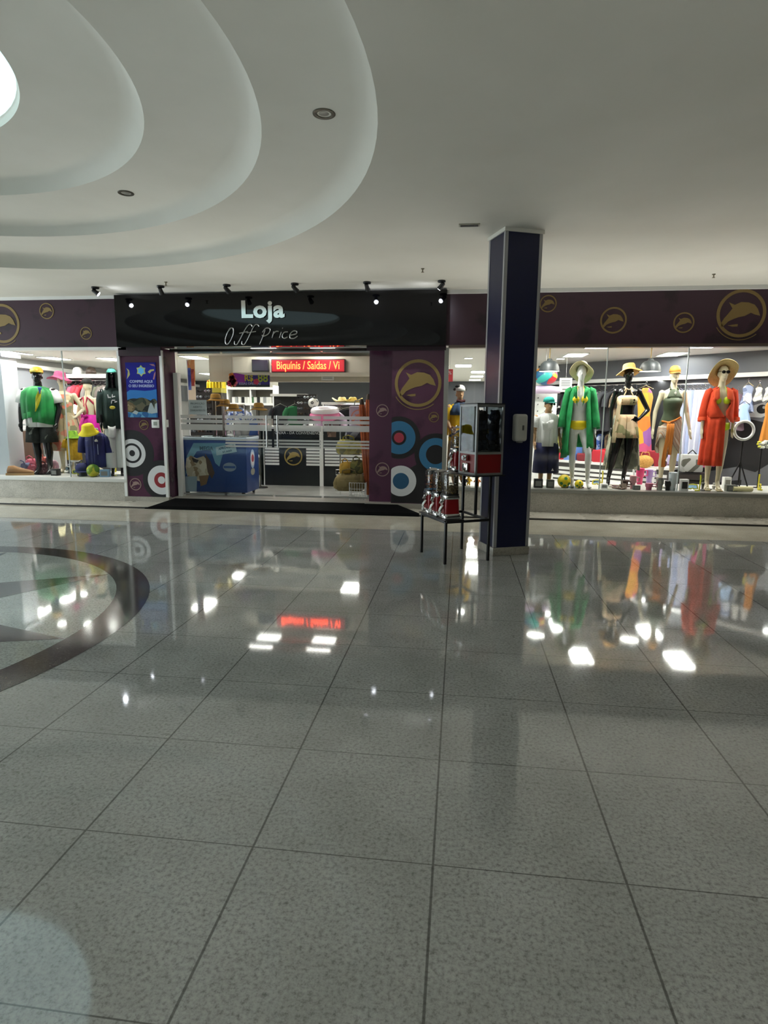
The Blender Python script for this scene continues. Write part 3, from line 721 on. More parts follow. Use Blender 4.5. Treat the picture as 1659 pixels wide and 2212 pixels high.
struct(cbox(-0.015, cw + 0.015, -0.015, cd + 0.015, 3.215, 3.25).build('trim_60', CEIL))
p = CF + cu * 0.215
t = thing('soap_dispenser', 'white wall sanitizer dispenser on the front of the blue column', 'dispenser', (p.x, p.y, 0), CTH)
MB().box((0, -0.05, 1.335), (0.135, 0.10, 0.275), bev=0.028, seg=4).build('housing', M('dispenser_white', 'b9b9b2', 0.35), t)
MB().box((0.012, -0.102, 1.335), (0.02, 0.006, 0.05), bev=0.002).build('window', M('dispenser_slot', '595954', 0.4), t)
MB().box((0, -0.055, 1.192), (0.05, 0.05, 0.018), bev=0.005).build('nozzle', M('dispenser_nozzle', '8f8f89', 0.4), t)
t = thing('column_sticker', 'small white arrow sticker above the dispenser on the blue column', 'sticker', (p.x - 0.01, p.y, 0), CTH)
SW = M('sticker_white', 'a3a3a6', 0.5)
MB().prism([(0, 1.515), (0.022, 1.548), (0.010, 1.556), (0.011, 1.60), (-0.011, 1.60), (-0.010, 1.556), (-0.022, 1.548)], -0.0025, -0.001).build('arrow', SW, t, smooth=False)
text('lettering', 'HIGIENIZE', SW, (0, -0.0015, 1.665), 0.024, t, ext=0.0004); text('lettering', 'AQUI', SW, (0, -0.0015, 1.638), 0.018, t, ext=0.0004)

# ================================================================== VENDING STAND
STH = R_(28)
t = thing('vending_stand', 'black tube steel stand with two levels holding candy machines', 'stand', (-0.11, 5.78, 0), STH)
r = 0.0125
def sq(p0, p1, name='bar', w=0.025):
    p0, p1 = Vector(p0), Vector(p1); d = p1 - p0
    if abs(d.z) > 0.1: return MB().box((p0 + p1) / 2, (w, w, abs(d.z)), bev=0.002).build(name, BLKMET, t)
    return MB().box((p0 + p1) / 2, (max(abs(d.x), w), max(abs(d.y), w), w), bev=0.002).build(name, BLKMET, t)
sq((0, 0, 0), (0, 0, 0.42), 'leg'); sq((0, 0.557, 0), (0, 0.557, 0.42), 'leg')
sq((0.484, 0, 0), (0.484, 0, 0.86), 'leg'); sq((0.484, 0.56, 0), (0.484, 0.56, 0.86), 'leg'); sq((0.484, 0.28, 0.42), (0.484, 0.28, 0.86), 'post')
sq((0, 0, 0.42), (0.484, 0, 0.42)); sq((0, 0.557, 0.42), (0, 0, 0.42)); sq((0.484, 0.56, 0.42), (0.484, 0, 0.42)); sq((0, 0.557, 0.42), (0.484, 0.557, 0.42))
MB().box((0.08, 0.28, 0.4365), (0.22, 0.60, 0.008)).build('lower_shelf', BLKMET, t)
MB().box((0.44, 0.275, 0.866), (0.37, 0.64, 0.012)).build('upper_shelf', BLKMET, t)
ST = Matrix.Translation((-0.11, 5.78, 0)) @ Matrix.Rotation(STH, 4, 'Z')
REDM = M('machine_red', '8c0f16', 0.3); GLB = GLASS('globe_plastic', (0.95, 0.95, 0.94), refl=1.6)
def candy(u, w, z, label, treat, amount):
    p = ST @ Vector((u, w, z))
    t = thing('candy_machine', label, 'candy machine', p, STH + PI, group='red and chrome candy machines on the black stand')
    # local +x faces the customer (left in the photo after the turn)
    def rsq(h, b=0.02):  # rounded square ring
        out = []
        for cx, cy, a0 in ((1, 1, 0), (-1, 1, 90), (-1, -1, 180), (1, -1, 270)):
            for k in range(5): a = R_(a0 + 22.5 * k); out.append((cx * (h - b) + b * math.cos(a), cy * (h - b) + b * math.sin(a)))
        return out
    def lofted(prof): return MB().loft([[Vector((x, y, zz)) for x, y in rsq(h)] for h, zz in prof])
    lofted([(0.083, 0), (0.086, 0.01), (0.082, 0.05), (0.078, 0.055)]).build('base', CHROME, t)
    lofted([(0.076, 0.055), (0.070, 0.20)]).build('body', REDM, t)
    lofted([(0.074, 0.20), (0.077, 0.215), (0.072, 0.235)]).build('collar', CHROME, t)
    lofted([(0.070, 0.235), (0.072, 0.245), (0.070, 0.250)]).build('gasket', BLACK, t)
    o = lofted([(0.067, 0.252), (0.066, 0.43), (0.060, 0.448)]); o.build('globe', GLB, t)
    c_ = MB(); rnd = random.Random(int(u * 1000 + w * 777))
    for k in range(90):
        c_.ell((rnd.uniform(-.052, .052), rnd.uniform(-.052, .052), 0.262 + rnd.uniform(0, amount)), (0.011, 0.011, 0.008), n=7, m=4)
    o = c_.build('candy', treat, t); o['kind'] = 'stuff'
    lofted([(0.050, 0.447), (0.052, 0.455), (0.030, 0.470)]).build('lid', STEEL, t)
    k_ = MB(); k_.tube([(0.025, 0, 0.468), (0.025, 0, 0.478)], 0.014, n=14); k_.build('lock', CHROME, t)
    d = MB(); d.tube([(0.070, 0, 0.175), (0.092, 0, 0.175)], 0.036, n=20); d.box((0.1, 0, 0.175), (0.014, 0.062, 0.014), rx=0.7, bev=0.003)
    d.build('coin_dial', CHROME, t)
    h = MB(); h.tube([(0.078, 0.012, 0.135), (0.105, 0.012, 0.10), (0.112, 0.012, 0.075)], [0.018, 0.02, 0.02], n=12)
    h.build('chute', CHROME, t)
    d = MB(); d.box((0.113, 0.012, 0.062), (0.012, 0.045, 0.052), ry=-0.25, bev=0.005); d.build('chute_door', M('dispenser_white', 'b9b9b2', 0.35), t)
T1 = PAT('candy_mix', ['8a4a22', 'b4723a', '6e2b1c', 'c49a55', '93372b'], 60, 0.35); T2 = PAT('candy_nuts', ['6e5a35', '8d7440', '4f4528', 'a28a58'], 60, 0.35); T3 = PAT('candy_pale', ['7a6a4c', '8d7a55', '5f553c', '9b8660'], 60, 0.35)
candy(0.075, 0.470, 0.4405, 'red candy machine full of brown treats, farthest on the lower shelf', T1, 0.14)
candy(0.075, 0.285, 0.4405, 'red candy machine in the middle of the lower shelf', T2, 0.09)
candy(0.085, 0.095, 0.4405, 'red candy machine with few pale treats, nearest on the lower shelf', T3, 0.07)
candy(0.375, 0.485, 0.872, 'red candy machine on the upper shelf behind the red display case', T2, 0.1)
bp = ST @ Vector((0.445, 0.145, 0.872))
t = thing('display_case', 'clear toy display case with red lower panels on the upper shelf', 'display case', bp, STH + R_(3))
w, d = 0.315, 0.32
fr = MB()
for sx in (-1, 1):
    for sy in (-1, 1): fr.box((sx * (w / 2 - .009), sy * (d / 2 - .009), 0.345), (0.02, 0.02, 0.69))
for z in (0.01, 0.215, 0.68):
    for s_ in (-1, 1): fr.box((0, s_ * (d / 2 - .009), z), (w, 0.02, 0.022)); fr.box((s_ * (w / 2 - .009), 0, z), (0.02, d, 0.022))
fr.build('frame', M('case_aluminium', '8f8f8e', 0.4, 0.5), t)
MB().box((0, 0, 0.695), (w + 0.01, d + 0.01, 0.012)).build('lid', BLACK, t)
RP = M('case_red', '7a0a0c', 0.4)
for s_ in (-1, 1):
    MB().box((0, s_ * (d / 2 - .006), 0.112), (w - .04, 0.004, 0.185)).build('red_panel', RP, t); MB().box((s_ * (w / 2 - .006), 0, 0.112), (0.004, d - .04, 0.185)).build('red_panel', RP, t)
    MB().box((0, s_ * (d / 2 - .006), 0.447), (w - .04, 0.003, 0.445)).build('pane', GLASS('case_acrylic', (0.84, 0.85, 0.85), refl=1.1), t); MB().box((s_ * (w / 2 - .006), 0, 0.447), (0.003, d - .04, 0.445)).build('pane', GLASS('case_acrylic', (0.55, 0.56, 0.56), refl=1.3), t)
MB().box((0, 0, 0.226), (w - .03, d - .03, 0.008)).build('shelf', M('case_shelf', '8a8a84', 0.5), t)
mb = MB(); mb.box((-w / 2 - 0.02, 0.0, 0.165), (0.04, 0.06, 0.06), bev=0.01); mb.tube([(-w / 2 - 0.03, 0, 0.165), (-w / 2 - 0.055, 0, 0.165)], 0.022, n=16); mb.box((-w / 2 - 0.012, 0.01, 0.07), (0.025, 0.10, 0.09), bev=0.012)
mb.build('coin_mechanism', CHROME, t)
# packed plush toys inside the case, dark and grey ones
rnd = random.Random(3)
TOYC = ['3a3d48', '4a4a4e', '2b2c33', '565a66', '35302f', '60605e', '2f3a4f', '474238']
TOYN = ['slate blue', 'grey', 'black', 'pale slate', 'brown', 'light grey', 'navy', 'olive']
slots = [(x, y, z) for z in (0.235, 0.335, 0.435, 0.53) for x in (-.075, .075) for y in (-.075, .075)]
LV = ['bottom', 'second', 'third', 'top']
for i, (x, y, z) in enumerate(slots):
    q = Matrix.Translation(bp) @ Matrix.Rotation(STH + R_(3), 4, 'Z') @ Vector((x, y, z))
    side = ('left ' if x < 0 else 'right ') + ('front' if y < 0 else 'back')
    tt = thing('plush_toy', '%s plush toy in the display case, %s corner of the %s layer' % (TOYN[i % 8], side, LV[i // 4]), 'toy', q, STH + rnd.uniform(-.8, .8), group='plush toys packed in the display case')
    mt_ = M('plush_%d' % (i % 8), TOYC[i % 8], 0.95)
    b_ = MB(); b_.ell((0, 0, 0.035), (0.046, 0.042, 0.038), n=12, m=8); b_.build('body', mt_, tt)
    b_ = MB(); b_.ell((0, -0.012, 0.076), (0.03, 0.028, 0.026), n=12, m=8)
    for s_ in (-1, 1): b_.ell((s_ * 0.025, -0.008, 0.098), (0.011, 0.008, 0.011), n=8, m=5)
    b_.build('head', mt_, tt)
    for s_ in (-1, 1): MB().ell((s_ * 0.038, -0.02, 0.045), (0.014, 0.016, 0.022), n=8, m=5).build('arm', mt_, tt)
# ================================================================== MANNEQUINS
V = Vector
def hand(mb, wrist, d, w, curl=0.25, s=1.0):
    d = V(d).normalized(); w = V(w); w = (w - d * w.dot(d)).normalized(); nrm = d.cross(w)
    wr = V(wrist)
    mb.tube([wr - d * 0.01, wr + d * 0.03 * s, wr + d * 0.085 * s], [0.024 * s, 0.026 * s, 0.024 * s], n=10)
    mb.tube([wr + d * 0.03 * s + w * 0.016 * s, wr + d * 0.088 * s + w * 0.022 * s], [0.018 * s, 0.016 * s], n=8)
    mb.tube([wr + d * 0.03 * s - w * 0.016 * s, wr + d * 0.084 * s - w * 0.024 * s], [0.018 * s, 0.015 * s], n=8)
    for i, (off, ln) in enumerate(((0.033, 0.066), (0.012, 0.076), (-0.010, 0.071), (-0.031, 0.054))):
        b = wr + d * 0.082 * s + w * off * s
        m1 = b + (d + w * off * 2.2 - nrm * curl * 0.4) * ln * 0.5 * s; e = m1 + (d + w * off * 2.2 - nrm * curl * 1.3) * ln * 0.5 * s
        mb.tube([b, m1, e], [0.0105 * s, 0.0098 * s, 0.0085 * s], n=7)
    b = wr + d * 0.03 * s + w * 0.028 * s
    mb.tube([b, b + (d * 0.7 + w * 0.75) * 0.035 * s, b + (d * 1.7 + w * 0.95) * 0.035 * s], [0.014 * s, 0.0115 * s, 0.009 * s], n=7)
F_T = [(0.80, .075, .065, .0), (.84, .145, .095, .01), (.90, .172, .115, .012), (.95, .170, .112, .01), (1.03, .142, .095, 0), (1.10, .120, .084, 0), (1.17, .127, .088, -.002), (1.26, .146, .10, -.004), (1.33, .152, .096, 0), (1.385, .165, .078, .004), (1.42, .145, .062, .008), (1.445, .085, .055, .008), (1.465, .054, .052, .006), (1.56, .048, .05, -.004)]
M_T = [(0.80, .09, .07, 0), (.84, .15, .10, .01), (.92, .172, .115, .012), (1.02, .158, .105, 0), (1.10, .152, .10, 0), (1.18, .168, .11, 0), (1.27, .185, .122, -.004), (1.34, .195, .115, 0), (1.395, .205, .09, .004), (1.43, .165, .072, .008), (1.46, .09, .062, .008), (1.48, .064, .060, .006), (1.56, .058, .058, -.002)]
def body(root, mat, kind='f', arms=None, legs=None, head=True, face=True, vox=0.0095, bust=True, yaw=0.0, tiptoe=0.05):
    """one continuous mannequin body, facing -y, feet at z = 0"""
    mb = MB()
    T = F_T if kind == 'f' else M_T
    n = 20
    mb.loft([[V((hx * math.cos(2 * PI * k / n), cy + hy * math.sin(2 * PI * k / n), z)) for k in range(n)] for z, hx, hy, cy in T])
    if kind == 'f' and bust:
        for s_ in (-1, 1): mb.ell((s_ * 0.066, -0.078, 1.265), (0.056, 0.052, 0.056), n=14, m=8)
    if head:
        q = Matrix.Rotation(yaw, 3, 'Z')
        r_ = lambda p: q @ V(p)
        mb.ell(r_((0, -0.006, 1.652)), (0.074, 0.093, 0.100), rot=q); mb.ell(r_((0, -0.030, 1.592)), (0.056, 0.064, 0.072), rot=q)
        mb.ell(r_((0, -0.062, 1.548)), (0.028, 0.026, 0.022), n=10, m=6, rot=q)
        if face:
            mb.tube([r_((0, -0.092, 1.655)), r_((0, -0.104, 1.625)), r_((0, -0.108, 1.607))], [0.008, 0.011, 0.014], n=8)
            mb.ell(r_((0, -0.088, 1.575)), (0.024, 0.012, 0.009), n=10, m=6, rot=q)
            mb.ell(r_((0, -0.083, 1.668)), (0.052, 0.016, 0.010), n=10, m=6, rot=q)
        else:
            mb.tube([r_((0, -0.090, 1.655)), r_((0, -0.103, 1.612))], [0.008, 0.016], n=8)
        for s_ in (-1, 1): mb.ell(r_((s_ * 0.074, 0.008, 1.622)), (0.010, 0.018, 0.028), n=8, m=6, rot=q)
    sh = 0.178 if kind == 'f' else 0.222
    ar = (0.046, 0.040, 0.036, 0.034, 0.023) if kind == 'f' else (0.062, 0.054, 0.046, 0.044, 0.030)
    for i, s_ in enumerate((-1, 1)):
        if arms and arms[i] is None: continue
        el, wr, hd, hw = arms[i] if arms else ((s_ * (sh + 0.045), 0.03, 1.12), (s_ * (sh + 0.06), -0.05, 0.89), (0, -0.15, -1), (0, -1, 0))
        S0 = V((s_ * sh, 0.006, 1.388)); E, Wv = V(el), V(wr)
        mb.ell(S0, (ar[0] + .004, ar[0], ar[0]), n=12, m=8)
        mb.tube([S0 + V((-s_ * 0.05, 0, 0.0)), S0, S0.lerp(E, 0.5), E], [ar[0] * .8, ar[0], ar[1], ar[2]], n=12)
        mb.ell(E, ar[2], n=10, m=6); mb.tube([E, E.lerp(Wv, 0.3), Wv], [ar[2], ar[3], ar[4]], n=12)
        hand(mb, Wv, hd, hw, s=1.0 if kind == 'f' else 1.12)
    lr = (0.090, 0.078, 0.054, 0.056, 0.034) if kind == 'f' else (0.098, 0.084, 0.060, 0.062, 0.040)
    for i, s_ in enumerate((-1, 1)):
        if legs and legs[i] is None: continue
        kn, an, toe = legs[i] if legs else ((s_ * 0.088, -0.012, 0.48), (s_ * 0.085, 0.02, 0.09 + tiptoe), (s_ * 0.10, -0.13, 0.025))
        Hp = V((s_ * 0.084, 0.008, 0.85)); K, An, To = V(kn), V(an), V(toe)
        mb.tube([Hp + V((0, 0, 0.03)), Hp, Hp.lerp(K, 0.5), K], [lr[0] * .8, lr[0], lr[1], lr[2]], n=14)
        mb.ell(K, lr[2], n=12, m=8)
        cf = K.lerp(An, 0.32) + V((0, 0.018, 0))
        mb.tube([K, cf, K.lerp(An, 0.7), An], [lr[2] * .97, lr[3], lr[4] * 1.15, lr[4]], n=14); mb.ell(An, lr[4], n=10, m=6)
        heel = An + V((0, 0.022, -0.055)); ball = To + (An - To) * 0.38; ball.z = max(To.z, 0.022) + 0.006
        mb.tube([An, heel + V((0, 0, 0.0))], [lr[4], 0.027], n=10); mb.ell(heel, 0.029, n=10, m=6)
        mb.tube([heel, ball, To], [0.027, 0.036, 0.022], n=10); mb.tube([An, An.lerp(ball, 0.5) + V((0, 0, 0.004)), ball], [lr[4] * .95, 0.032, 0.030], n=10); mb.ell(To, (0.034, 0.026, 0.016), n=10, m=6)
    o = mb.build('body', mat, root)
    rm = o.modifiers.new('rm', 'REMESH'); rm.mode = 'VOXEL'; rm.voxel_size = vox; rm.use_smooth_shade = True
    sm = o.modifiers.new('sm', 'SMOOTH'); sm.factor = 0.5; sm.iterations = 2
    bake(o)
    for p in o.data.polygons: p.use_smooth = True
    return o
def shell(rings, a0=-PI / 2, a1=1.5 * PI, fold=0.0, nf=9, n=64, ph=0.0, amp=None):
    """rows of points round the body; a0..a1 in radians, the front is -pi/2"""
    rows = []
    for i, rg in enumerate(rings):
        z, cx, cy, hx, hy = rg[:5]
        t = i / max(1, len(rings) - 1); f = fold * (amp[i] if amp else t)
        row = []
        for k in range(n + 1):
            a = a0 + (a1 - a0) * k / n
            w = f * (math.sin(nf * a + ph) + 0.5 * math.sin(nf * 1.73 * a + ph * 2 + i * .2))
            zz = z + (rg[5](a) if len(rg) > 5 else 0)
            row.append(V((cx + (hx + w) * math.cos(a), cy + (hy + w) * math.sin(a), zz)))
        rows.append(row)
    return rows
def cloth(name, mat, parent, rows, t=0.006, mb=None):
    m = mb or MB(); m.sheet(rows)
    o = m.build(name, mat, parent, ang=80); solid(o, t, 0); return o
def sleeve(mb, pts, rs, fold=0.004, n=16, nf=5):
    rings = []; pts = [V(p) for p in pts]; prev = None
    for i, p in enumerate(pts):
        d = (pts[min(i + 1, len(pts) - 1)] - pts[max(i - 1, 0)]).normalized()
        u = d.cross(V((0, 1, 0))).normalized() if prev is None else (prev - d * prev.dot(d)).normalized()
        prev = u; w = d.cross(u)
        rings.append([p + (u * math.cos(2 * PI * k / n) + w * math.sin(2 * PI * k / n)) * (rs[i] + fold * math.sin(nf * 2 * PI * k / n + i * .7)) for k in range(n)])
    mb.loft(rings, cap=False)
def straw_hat(root, c, mat, rb=0.21, rc=0.085, h=0.10, droop=0.04, tilt=(0, 0), band=None, yaw=0.0, wave=0.008):
    n = 48; q = (Matrix.Rotation(yaw, 3, 'Z') @ Matrix.Rotation(tilt[0], 3, 'X') @ Matrix.Rotation(tilt[1], 3, 'Y'))
    rows = []
    for r, z in ((0.0, h), (rc * .55, h), (rc * .86, h * .93), (rc * .98, h * .7), (rc * 1.04, h * .3), (rc * 1.1, 0.0), (rc * 1.35, -.004), (rc * .5 + rb * .5, -droop * .4), (rb, -droop)):
        rows.append([V(c) + q @ V((r * 1.0 * math.cos(2 * PI * k / n), r * 1.12 * math.sin(2 * PI * k / n), z + (wave * math.sin(6 * PI * k / n + 1) if r > rc * 1.3 else 0) * (r / rb))) for k in range(n + 1)])
    m = MB(); m.sheet(rows); o = m.build('straw_hat', mat, root, ang=80); solid(o, 0.006, 1)
    if band:
        rows = [[V(c) + q @ V((r * math.cos(2 * PI * k / n), r * 1.12 * math.sin(2 * PI * k / n), z)) for k in range(n + 1)] for r, z in ((rc * 1.115, 0.004), (rc * 1.09, h * .22))]
        m = MB(); m.sheet(rows); b = m.build('hat_band', band, o); solid(b, 0.004, 1)
    return o
def cap_hat(root, c, mat, yaw=0.0, r=0.088, bill=True, name='cap', bucket=False, billmat=None, h=0.095):
    q = Matrix.Rotation(yaw, 3, 'Z'); n = 36
    prof = [(0, h), (r * .4, h * .96), (r * .75, h * .80), (r * .95, h * .48), (r * 1.02, 0.0)]
    if bucket: prof = [(0, h), (r * .7, h * .98), (r * .85, h * .85), (r * 1.0, 0.02), (r * 1.35, -.035), (r * 1.6, -.06)]
    rows = [[V(c) + q @ V((rr * math.cos(2 * PI * k / n), rr * 1.15 * math.sin(2 * PI * k / n), z)) for k in range(n + 1)] for rr, z in prof]
    m = MB(); m.sheet(rows); o = m.build(name, mat, root, ang=80); solid(o, 0.005, 1)
    if bill and not bucket:
        rows = []
        for t in range(5):
            f = t / 4
            rows.append([V(c) + q @ V((r * (1.0 - 0.12 * f) * math.cos(a), r * 1.15 * math.sin(a) - 0.075 * f * (abs(math.sin(a)) ** .7), -0.012 * f - 0.01 * abs(math.cos(a)) * f)) for a in [PI + PI * k / 20 for k in range(21)]])
        m = MB(); m.sheet(rows); b = m.build('bill', billmat or mat, o, ang=80); solid(b, 0.005)
    return o
def base_plate(root, r=0.16):
    m = MB(); m.lathe([(0, 0), (r, 0), (r, 0.006), (r - .01, 0.009), (0, 0.009)], n=32); m.build('base', GLASS('base_glass', (0.85, 0.9, 0.88)), root)
WM = M('mannequin_white', 'e2e3e0', 0.28); BM = M('mannequin_black', '0c0c0e', 0.16); CM = M('mannequin_cream', 'd9cfb0', 0.42); SKIN = M('mannequin_tan', 'b58f68', 0.5)
STRAW = M('straw', 'cdb77c', 0.85, noise=('b39a5f', 120, .4, .6), bump=0.4, bscale=160); STRAW2 = M('straw_orange', 'd3a45c', 0.85, noise=('b98a45', 120, .4, .6)); STRAW3 = M('straw_dark', 'b0965f', 0.85, noise=('957c48', 120, .4, .6), bump=0.4, bscale=160)
ZP = 0.386; ZQ = 0.376

# ---- right window: white mannequin in the green shirt
p = A(1250, 910, 9.47)
t = thing('mannequin', 'white faceless mannequin in an open green shirt and yellow bikini with a straw hat', 'mannequin', (p.x, 9.47, ZQ), R_(-8)); t.scale = (.88, .96, 1.05)
armsG = [((-0.235, 0.03, 1.12), (-0.275, -0.03, 0.87), (-.05, -.2, -1), (0, -1, 0)), ((0.235, 0.03, 1.12), (0.27, -0.03, 0.87), (.05, -.2, -1), (0, -1, 0))]
body(t, WM, 'f', arms=armsG, legs=[((-0.075, -0.02, 0.48), (-0.055, 0.03, 0.13), (-0.045, -0.11, 0.025)), ((0.185, -0.09, 0.50), (0.20, -0.03, 0.13), (0.24, -0.16, 0.025))], face=False, yaw=0.12)
base_plate(t)
GREEN = M('green_linen', '1f9a52', 0.8, noise=('178044', 8, .4, .6), bump=0.15, bscale=90); YEL = M('yellow_lycra', 'f0d417', 0.45)
gap = 0.62
hem = lambda a: -0.10 * math.cos(a + PI / 2 + 2.4) * 0 - 0.16 * (0.5 - 0.5 * math.cos(a)) * (1 if math.cos(a) < 0 else 0)
m = MB()
m.sheet(shell([(1.455, 0, .01, .085, .07), (1.43, 0, .006, .140, .08), (1.36, 0, 0, .185, .11), (1.25, 0, 0, .18, .135), (1.10, 0, 0, .195, .135), (.95, 0, 0, .215, .15), (.80, 0, 0, .235, .165), (.66, 0, 0, .25, .17, hem), (.58, 0, 0, .26, .175, hem)], -PI / 2 + gap, 1.5 * PI - gap, 0.016, 8, amp=[0, 0, .1, .3, .5, .7, .9, 1, 1]))
for s_ in (-1, 1): sleeve(m, [(s_ * .14, .006, 1.405), (s_ * .188, .006, 1.380), (s_ * .218, .02, 1.26), (s_ * .245, .03, 1.12), (s_ * .270, .0, .99), (s_ * .28, -.03, .86)], [.045, .063, .063, .064, .070, .076], 0.006)
o = m.build('open_shirt', GREEN, t, ang=80); solid(o, 0.005)
m = MB()
for s_ in (-1, 1):
    m.sheet([[V((s_ * (.145 - .0 * i) + (-s_ * .02) * j, -.02, 1.42)) * 0 + V((s_ * (.06 + .075 * (1 - i / 3) * (1 - j / 4)) - s_ * .02 * (j / 4), -.118 - .016 * math.sin(PI * j / 4), 1.42 - 0.065 * j + .0)) for j in range(5)] for i in range(4)])
o = m.build('collar', GREEN, t, ang=80); solid(o, 0.005)
def bikini(root, mat, tri=True, zt=1.27, bottom=True):
    m = MB()
    for s_ in (-1, 1):
        m.ell((s_ * 0.068, -0.088, zt - .005), (0.060, 0.052, 0.052), n=14, m=8)
        m.tube([(s_ * .07, -.118, zt + .04), (s_ * .055, -.09, zt + .12), (s_ * .045, -.045, zt + .185), (s_ * .04, .0, zt + .20)], 0.005, n=6)
        m.tube([(s_ * .12, -.08, zt - .03), (s_ * .15, -.01, zt - .03), (s_ * .10, .10, zt - .03), (0, .115, zt - .03)], 0.005, n=6)
    m.build('bikini_top', mat, root)
    if bottom:
        m = MB()
        m.sheet(shell([(.965, 0, .01, .176, .120), (.93, 0, .012, .180, .124), (.885, 0, .012, .178, .122), (.84, 0, .01, .152, .104)], n=40)); o = m.build('bikini_bottom', mat, root, ang=80); solid(o, 0.006)
bikini(t, YEL)
straw_hat(t, (0.005, .03, 1.685), M('straw_pale', 'd8cda0', 0.85, noise=('c2b487', 120, .4, .6), bump=0.4, bscale=160), rb=0.195, rc=0.088, h=0.095, droop=0.05, tilt=(R_(-36), R_(8)), wave=0.02)

# ---- black mannequin with beige floral outfit
p = A(1351, 910, 9.78)
t = thing('mannequin', 'glossy black mannequin in beige floral halter top and sheer skirt with orange straw hat', 'mannequin', (p.x, 9.78, ZQ), R_(-4)); t.scale = (.94, .98, 1.05)
body(t, BM, 'f', arms=[((-0.23, 0.05, 1.12), (-0.225, -0.02, 0.88), (0, -.1, -1), (0, -1, 0)), ((0.345, 0.05, 1.13), (0.20, -0.05, 1.00), (-1, -.3, -.35), (0, -.3, 1))],
     legs=[((-0.135, -0.03, 0.49), (-0.20, 0.03, 0.13), (-0.225, -0.10, 0.025)), ((0.075, -0.015, 0.48), (0.035, 0.03, 0.13), (0.03, -0.11, 0.025))], face=False)
base_plate(t)
FLOR = PAT('beige_floral', ['d9c2a0', 'cbb08c', 'd3b795', '8f8a62', 'c9a782', 'd9c2a0'], 11, 0.8); SHEER = PAT('grey_floral', ['9a9784', '77796a', '5d6255', 'b0aa95', '868876'], 12, 0.8)
m = MB()
m.sheet(shell([(1.335, 0, 0, .135, .105), (1.30, 0, -.008, .158, .13), (1.25, 0, -.008, .162, .135), (1.20, 0, 0, .145, .105)], n=48, fold=0.003, nf=14))
for s_ in (-1, 1): m.tube([(s_ * .07, -.10, 1.33), (s_ * .035, -.085, 1.40), (s_ * .05, -.03, 1.46), (s_ * .035, .03, 1.465)], 0.007, n=6)
for s_ in (-1, 1): m.tube([(0, -.095, 1.415), (s_ * .05, -.11, 1.435), (s_ * .07, -.115, 1.40)], [.006, .012, .005], n=6)
o = m.build('halter_top', FLOR, t, ang=80); solid(o, 0.005)
m = MB()
m.sheet(shell([(1.06, 0, 0, .140, .10), (1.00, 0, 0, .165, .115), (.92, 0, .01, .19, .135), (.80, 0, .01, .215, .15), (.72, 0, .01, .225, .155)], fold=0.012, nf=9)); o = m.build('mini_skirt', FLOR, t, ang=80); solid(o, 0.005)
m = MB()
m.sheet(shell([(1.05, 0, .03, .17, .13), (.85, 0, .04, .215, .16), (.6, 0, .05, .245, .18), (.35, 0, .06, .27, .20), (.24, 0, .06, .28, .20)], -0.5, PI + 0.5, 0.018, 11)); o = m.build('long_overskirt', SHEER, t, ang=80); solid(o, 0.004)
m = MB(); m.sheet([[V((-.16 - .05 * i / 6 + .02 * j, -.13 + .012 * math.sin(j * 2.2), 1.28 - .09 * i)) for j in range(4)] for i in range(8)]); o = m.build('draped_scarf', FLOR, t, ang=80); solid(o, 0.005)
straw_hat(t, (0, .0, 1.705), STRAW2, rb=0.20, rc=0.09, h=0.085, droop=0.05, tilt=(R_(-9), R_(-6)), wave=0.02)

# ---- cream mannequin with the orange visor
p = A(1449, 910, 9.66)
t = thing('mannequin', 'cream mannequin in olive green swimsuit and striped sarong with orange visor cap', 'mannequin', (p.x, 9.66, ZQ), R_(-2)); t.scale = (.89, .95, 1.035)
body(t, CM, 'f', arms=[((-0.255, 0.03, 1.11), (-0.285, -0.03, 0.87), (-.12, -.2, -1), (0, -1, 0)), ((0.255, 0.03, 1.11), (0.30, -0.03, 0.87), (.12, -.2, -1), (0, -1, 0))])
base_plate(t)
OLIVE = M('olive_lycra', '46523a', 0.6)
m = MB()
q = [(.835, .148, .105, .01), (.90, .180, .124, .012), (.95, .178, .121, .01), (1.03, .149, .103, 0), (1.10, .127, .092, 0), (1.17, .134, .096, -.002), (1.22, .146, .125, -.02), (1.27, .150, .130, -.03), (1.32, .135, .105, -.012)]
m.sheet(shell([(z, 0, cy, hx, hy) for z, hx, hy, cy in q], n=48)); 
m.sheet([[V((x * (1 - .55 * i / 4), -.118 + .052 * (i / 4) ** 1.3 + abs(x) * .18, 1.315 + .032 * i)) for x in [-.125 + .25 * k / 10 for k in range(11)]] for i in range(5)])
m.tube([(-.062, -.055, 1.44), (-.052, .0, 1.475), (0, .052, 1.48), (.052, .0, 1.475), (.062, -.055, 1.44)], 0.010, n=6)
o = m.build('swimsuit', OLIVE, t, ang=80); solid(o, 0.005)
MB().ell((0, -.115, 1.385), (.018, .006, .022), n=10, m=6).build('brooch', M('brooch_white', 'dcdccf', 0.3), t)
SAR = STRIPE('sarong_stripes', ['c9b39c', '9b8576', 'd8cfc0', '8f7f76', 'c98a52', 'b9a08c', 'd8cfc0'], 'DIAGONAL', 3.2, 0.8, 6.0); SARO = M('sarong_orange', 'd98434', 0.8)
hemS = lambda a: 0.24 * max(0.0, math.cos(a + PI * 0.72)) ** 1.5 - 0.03
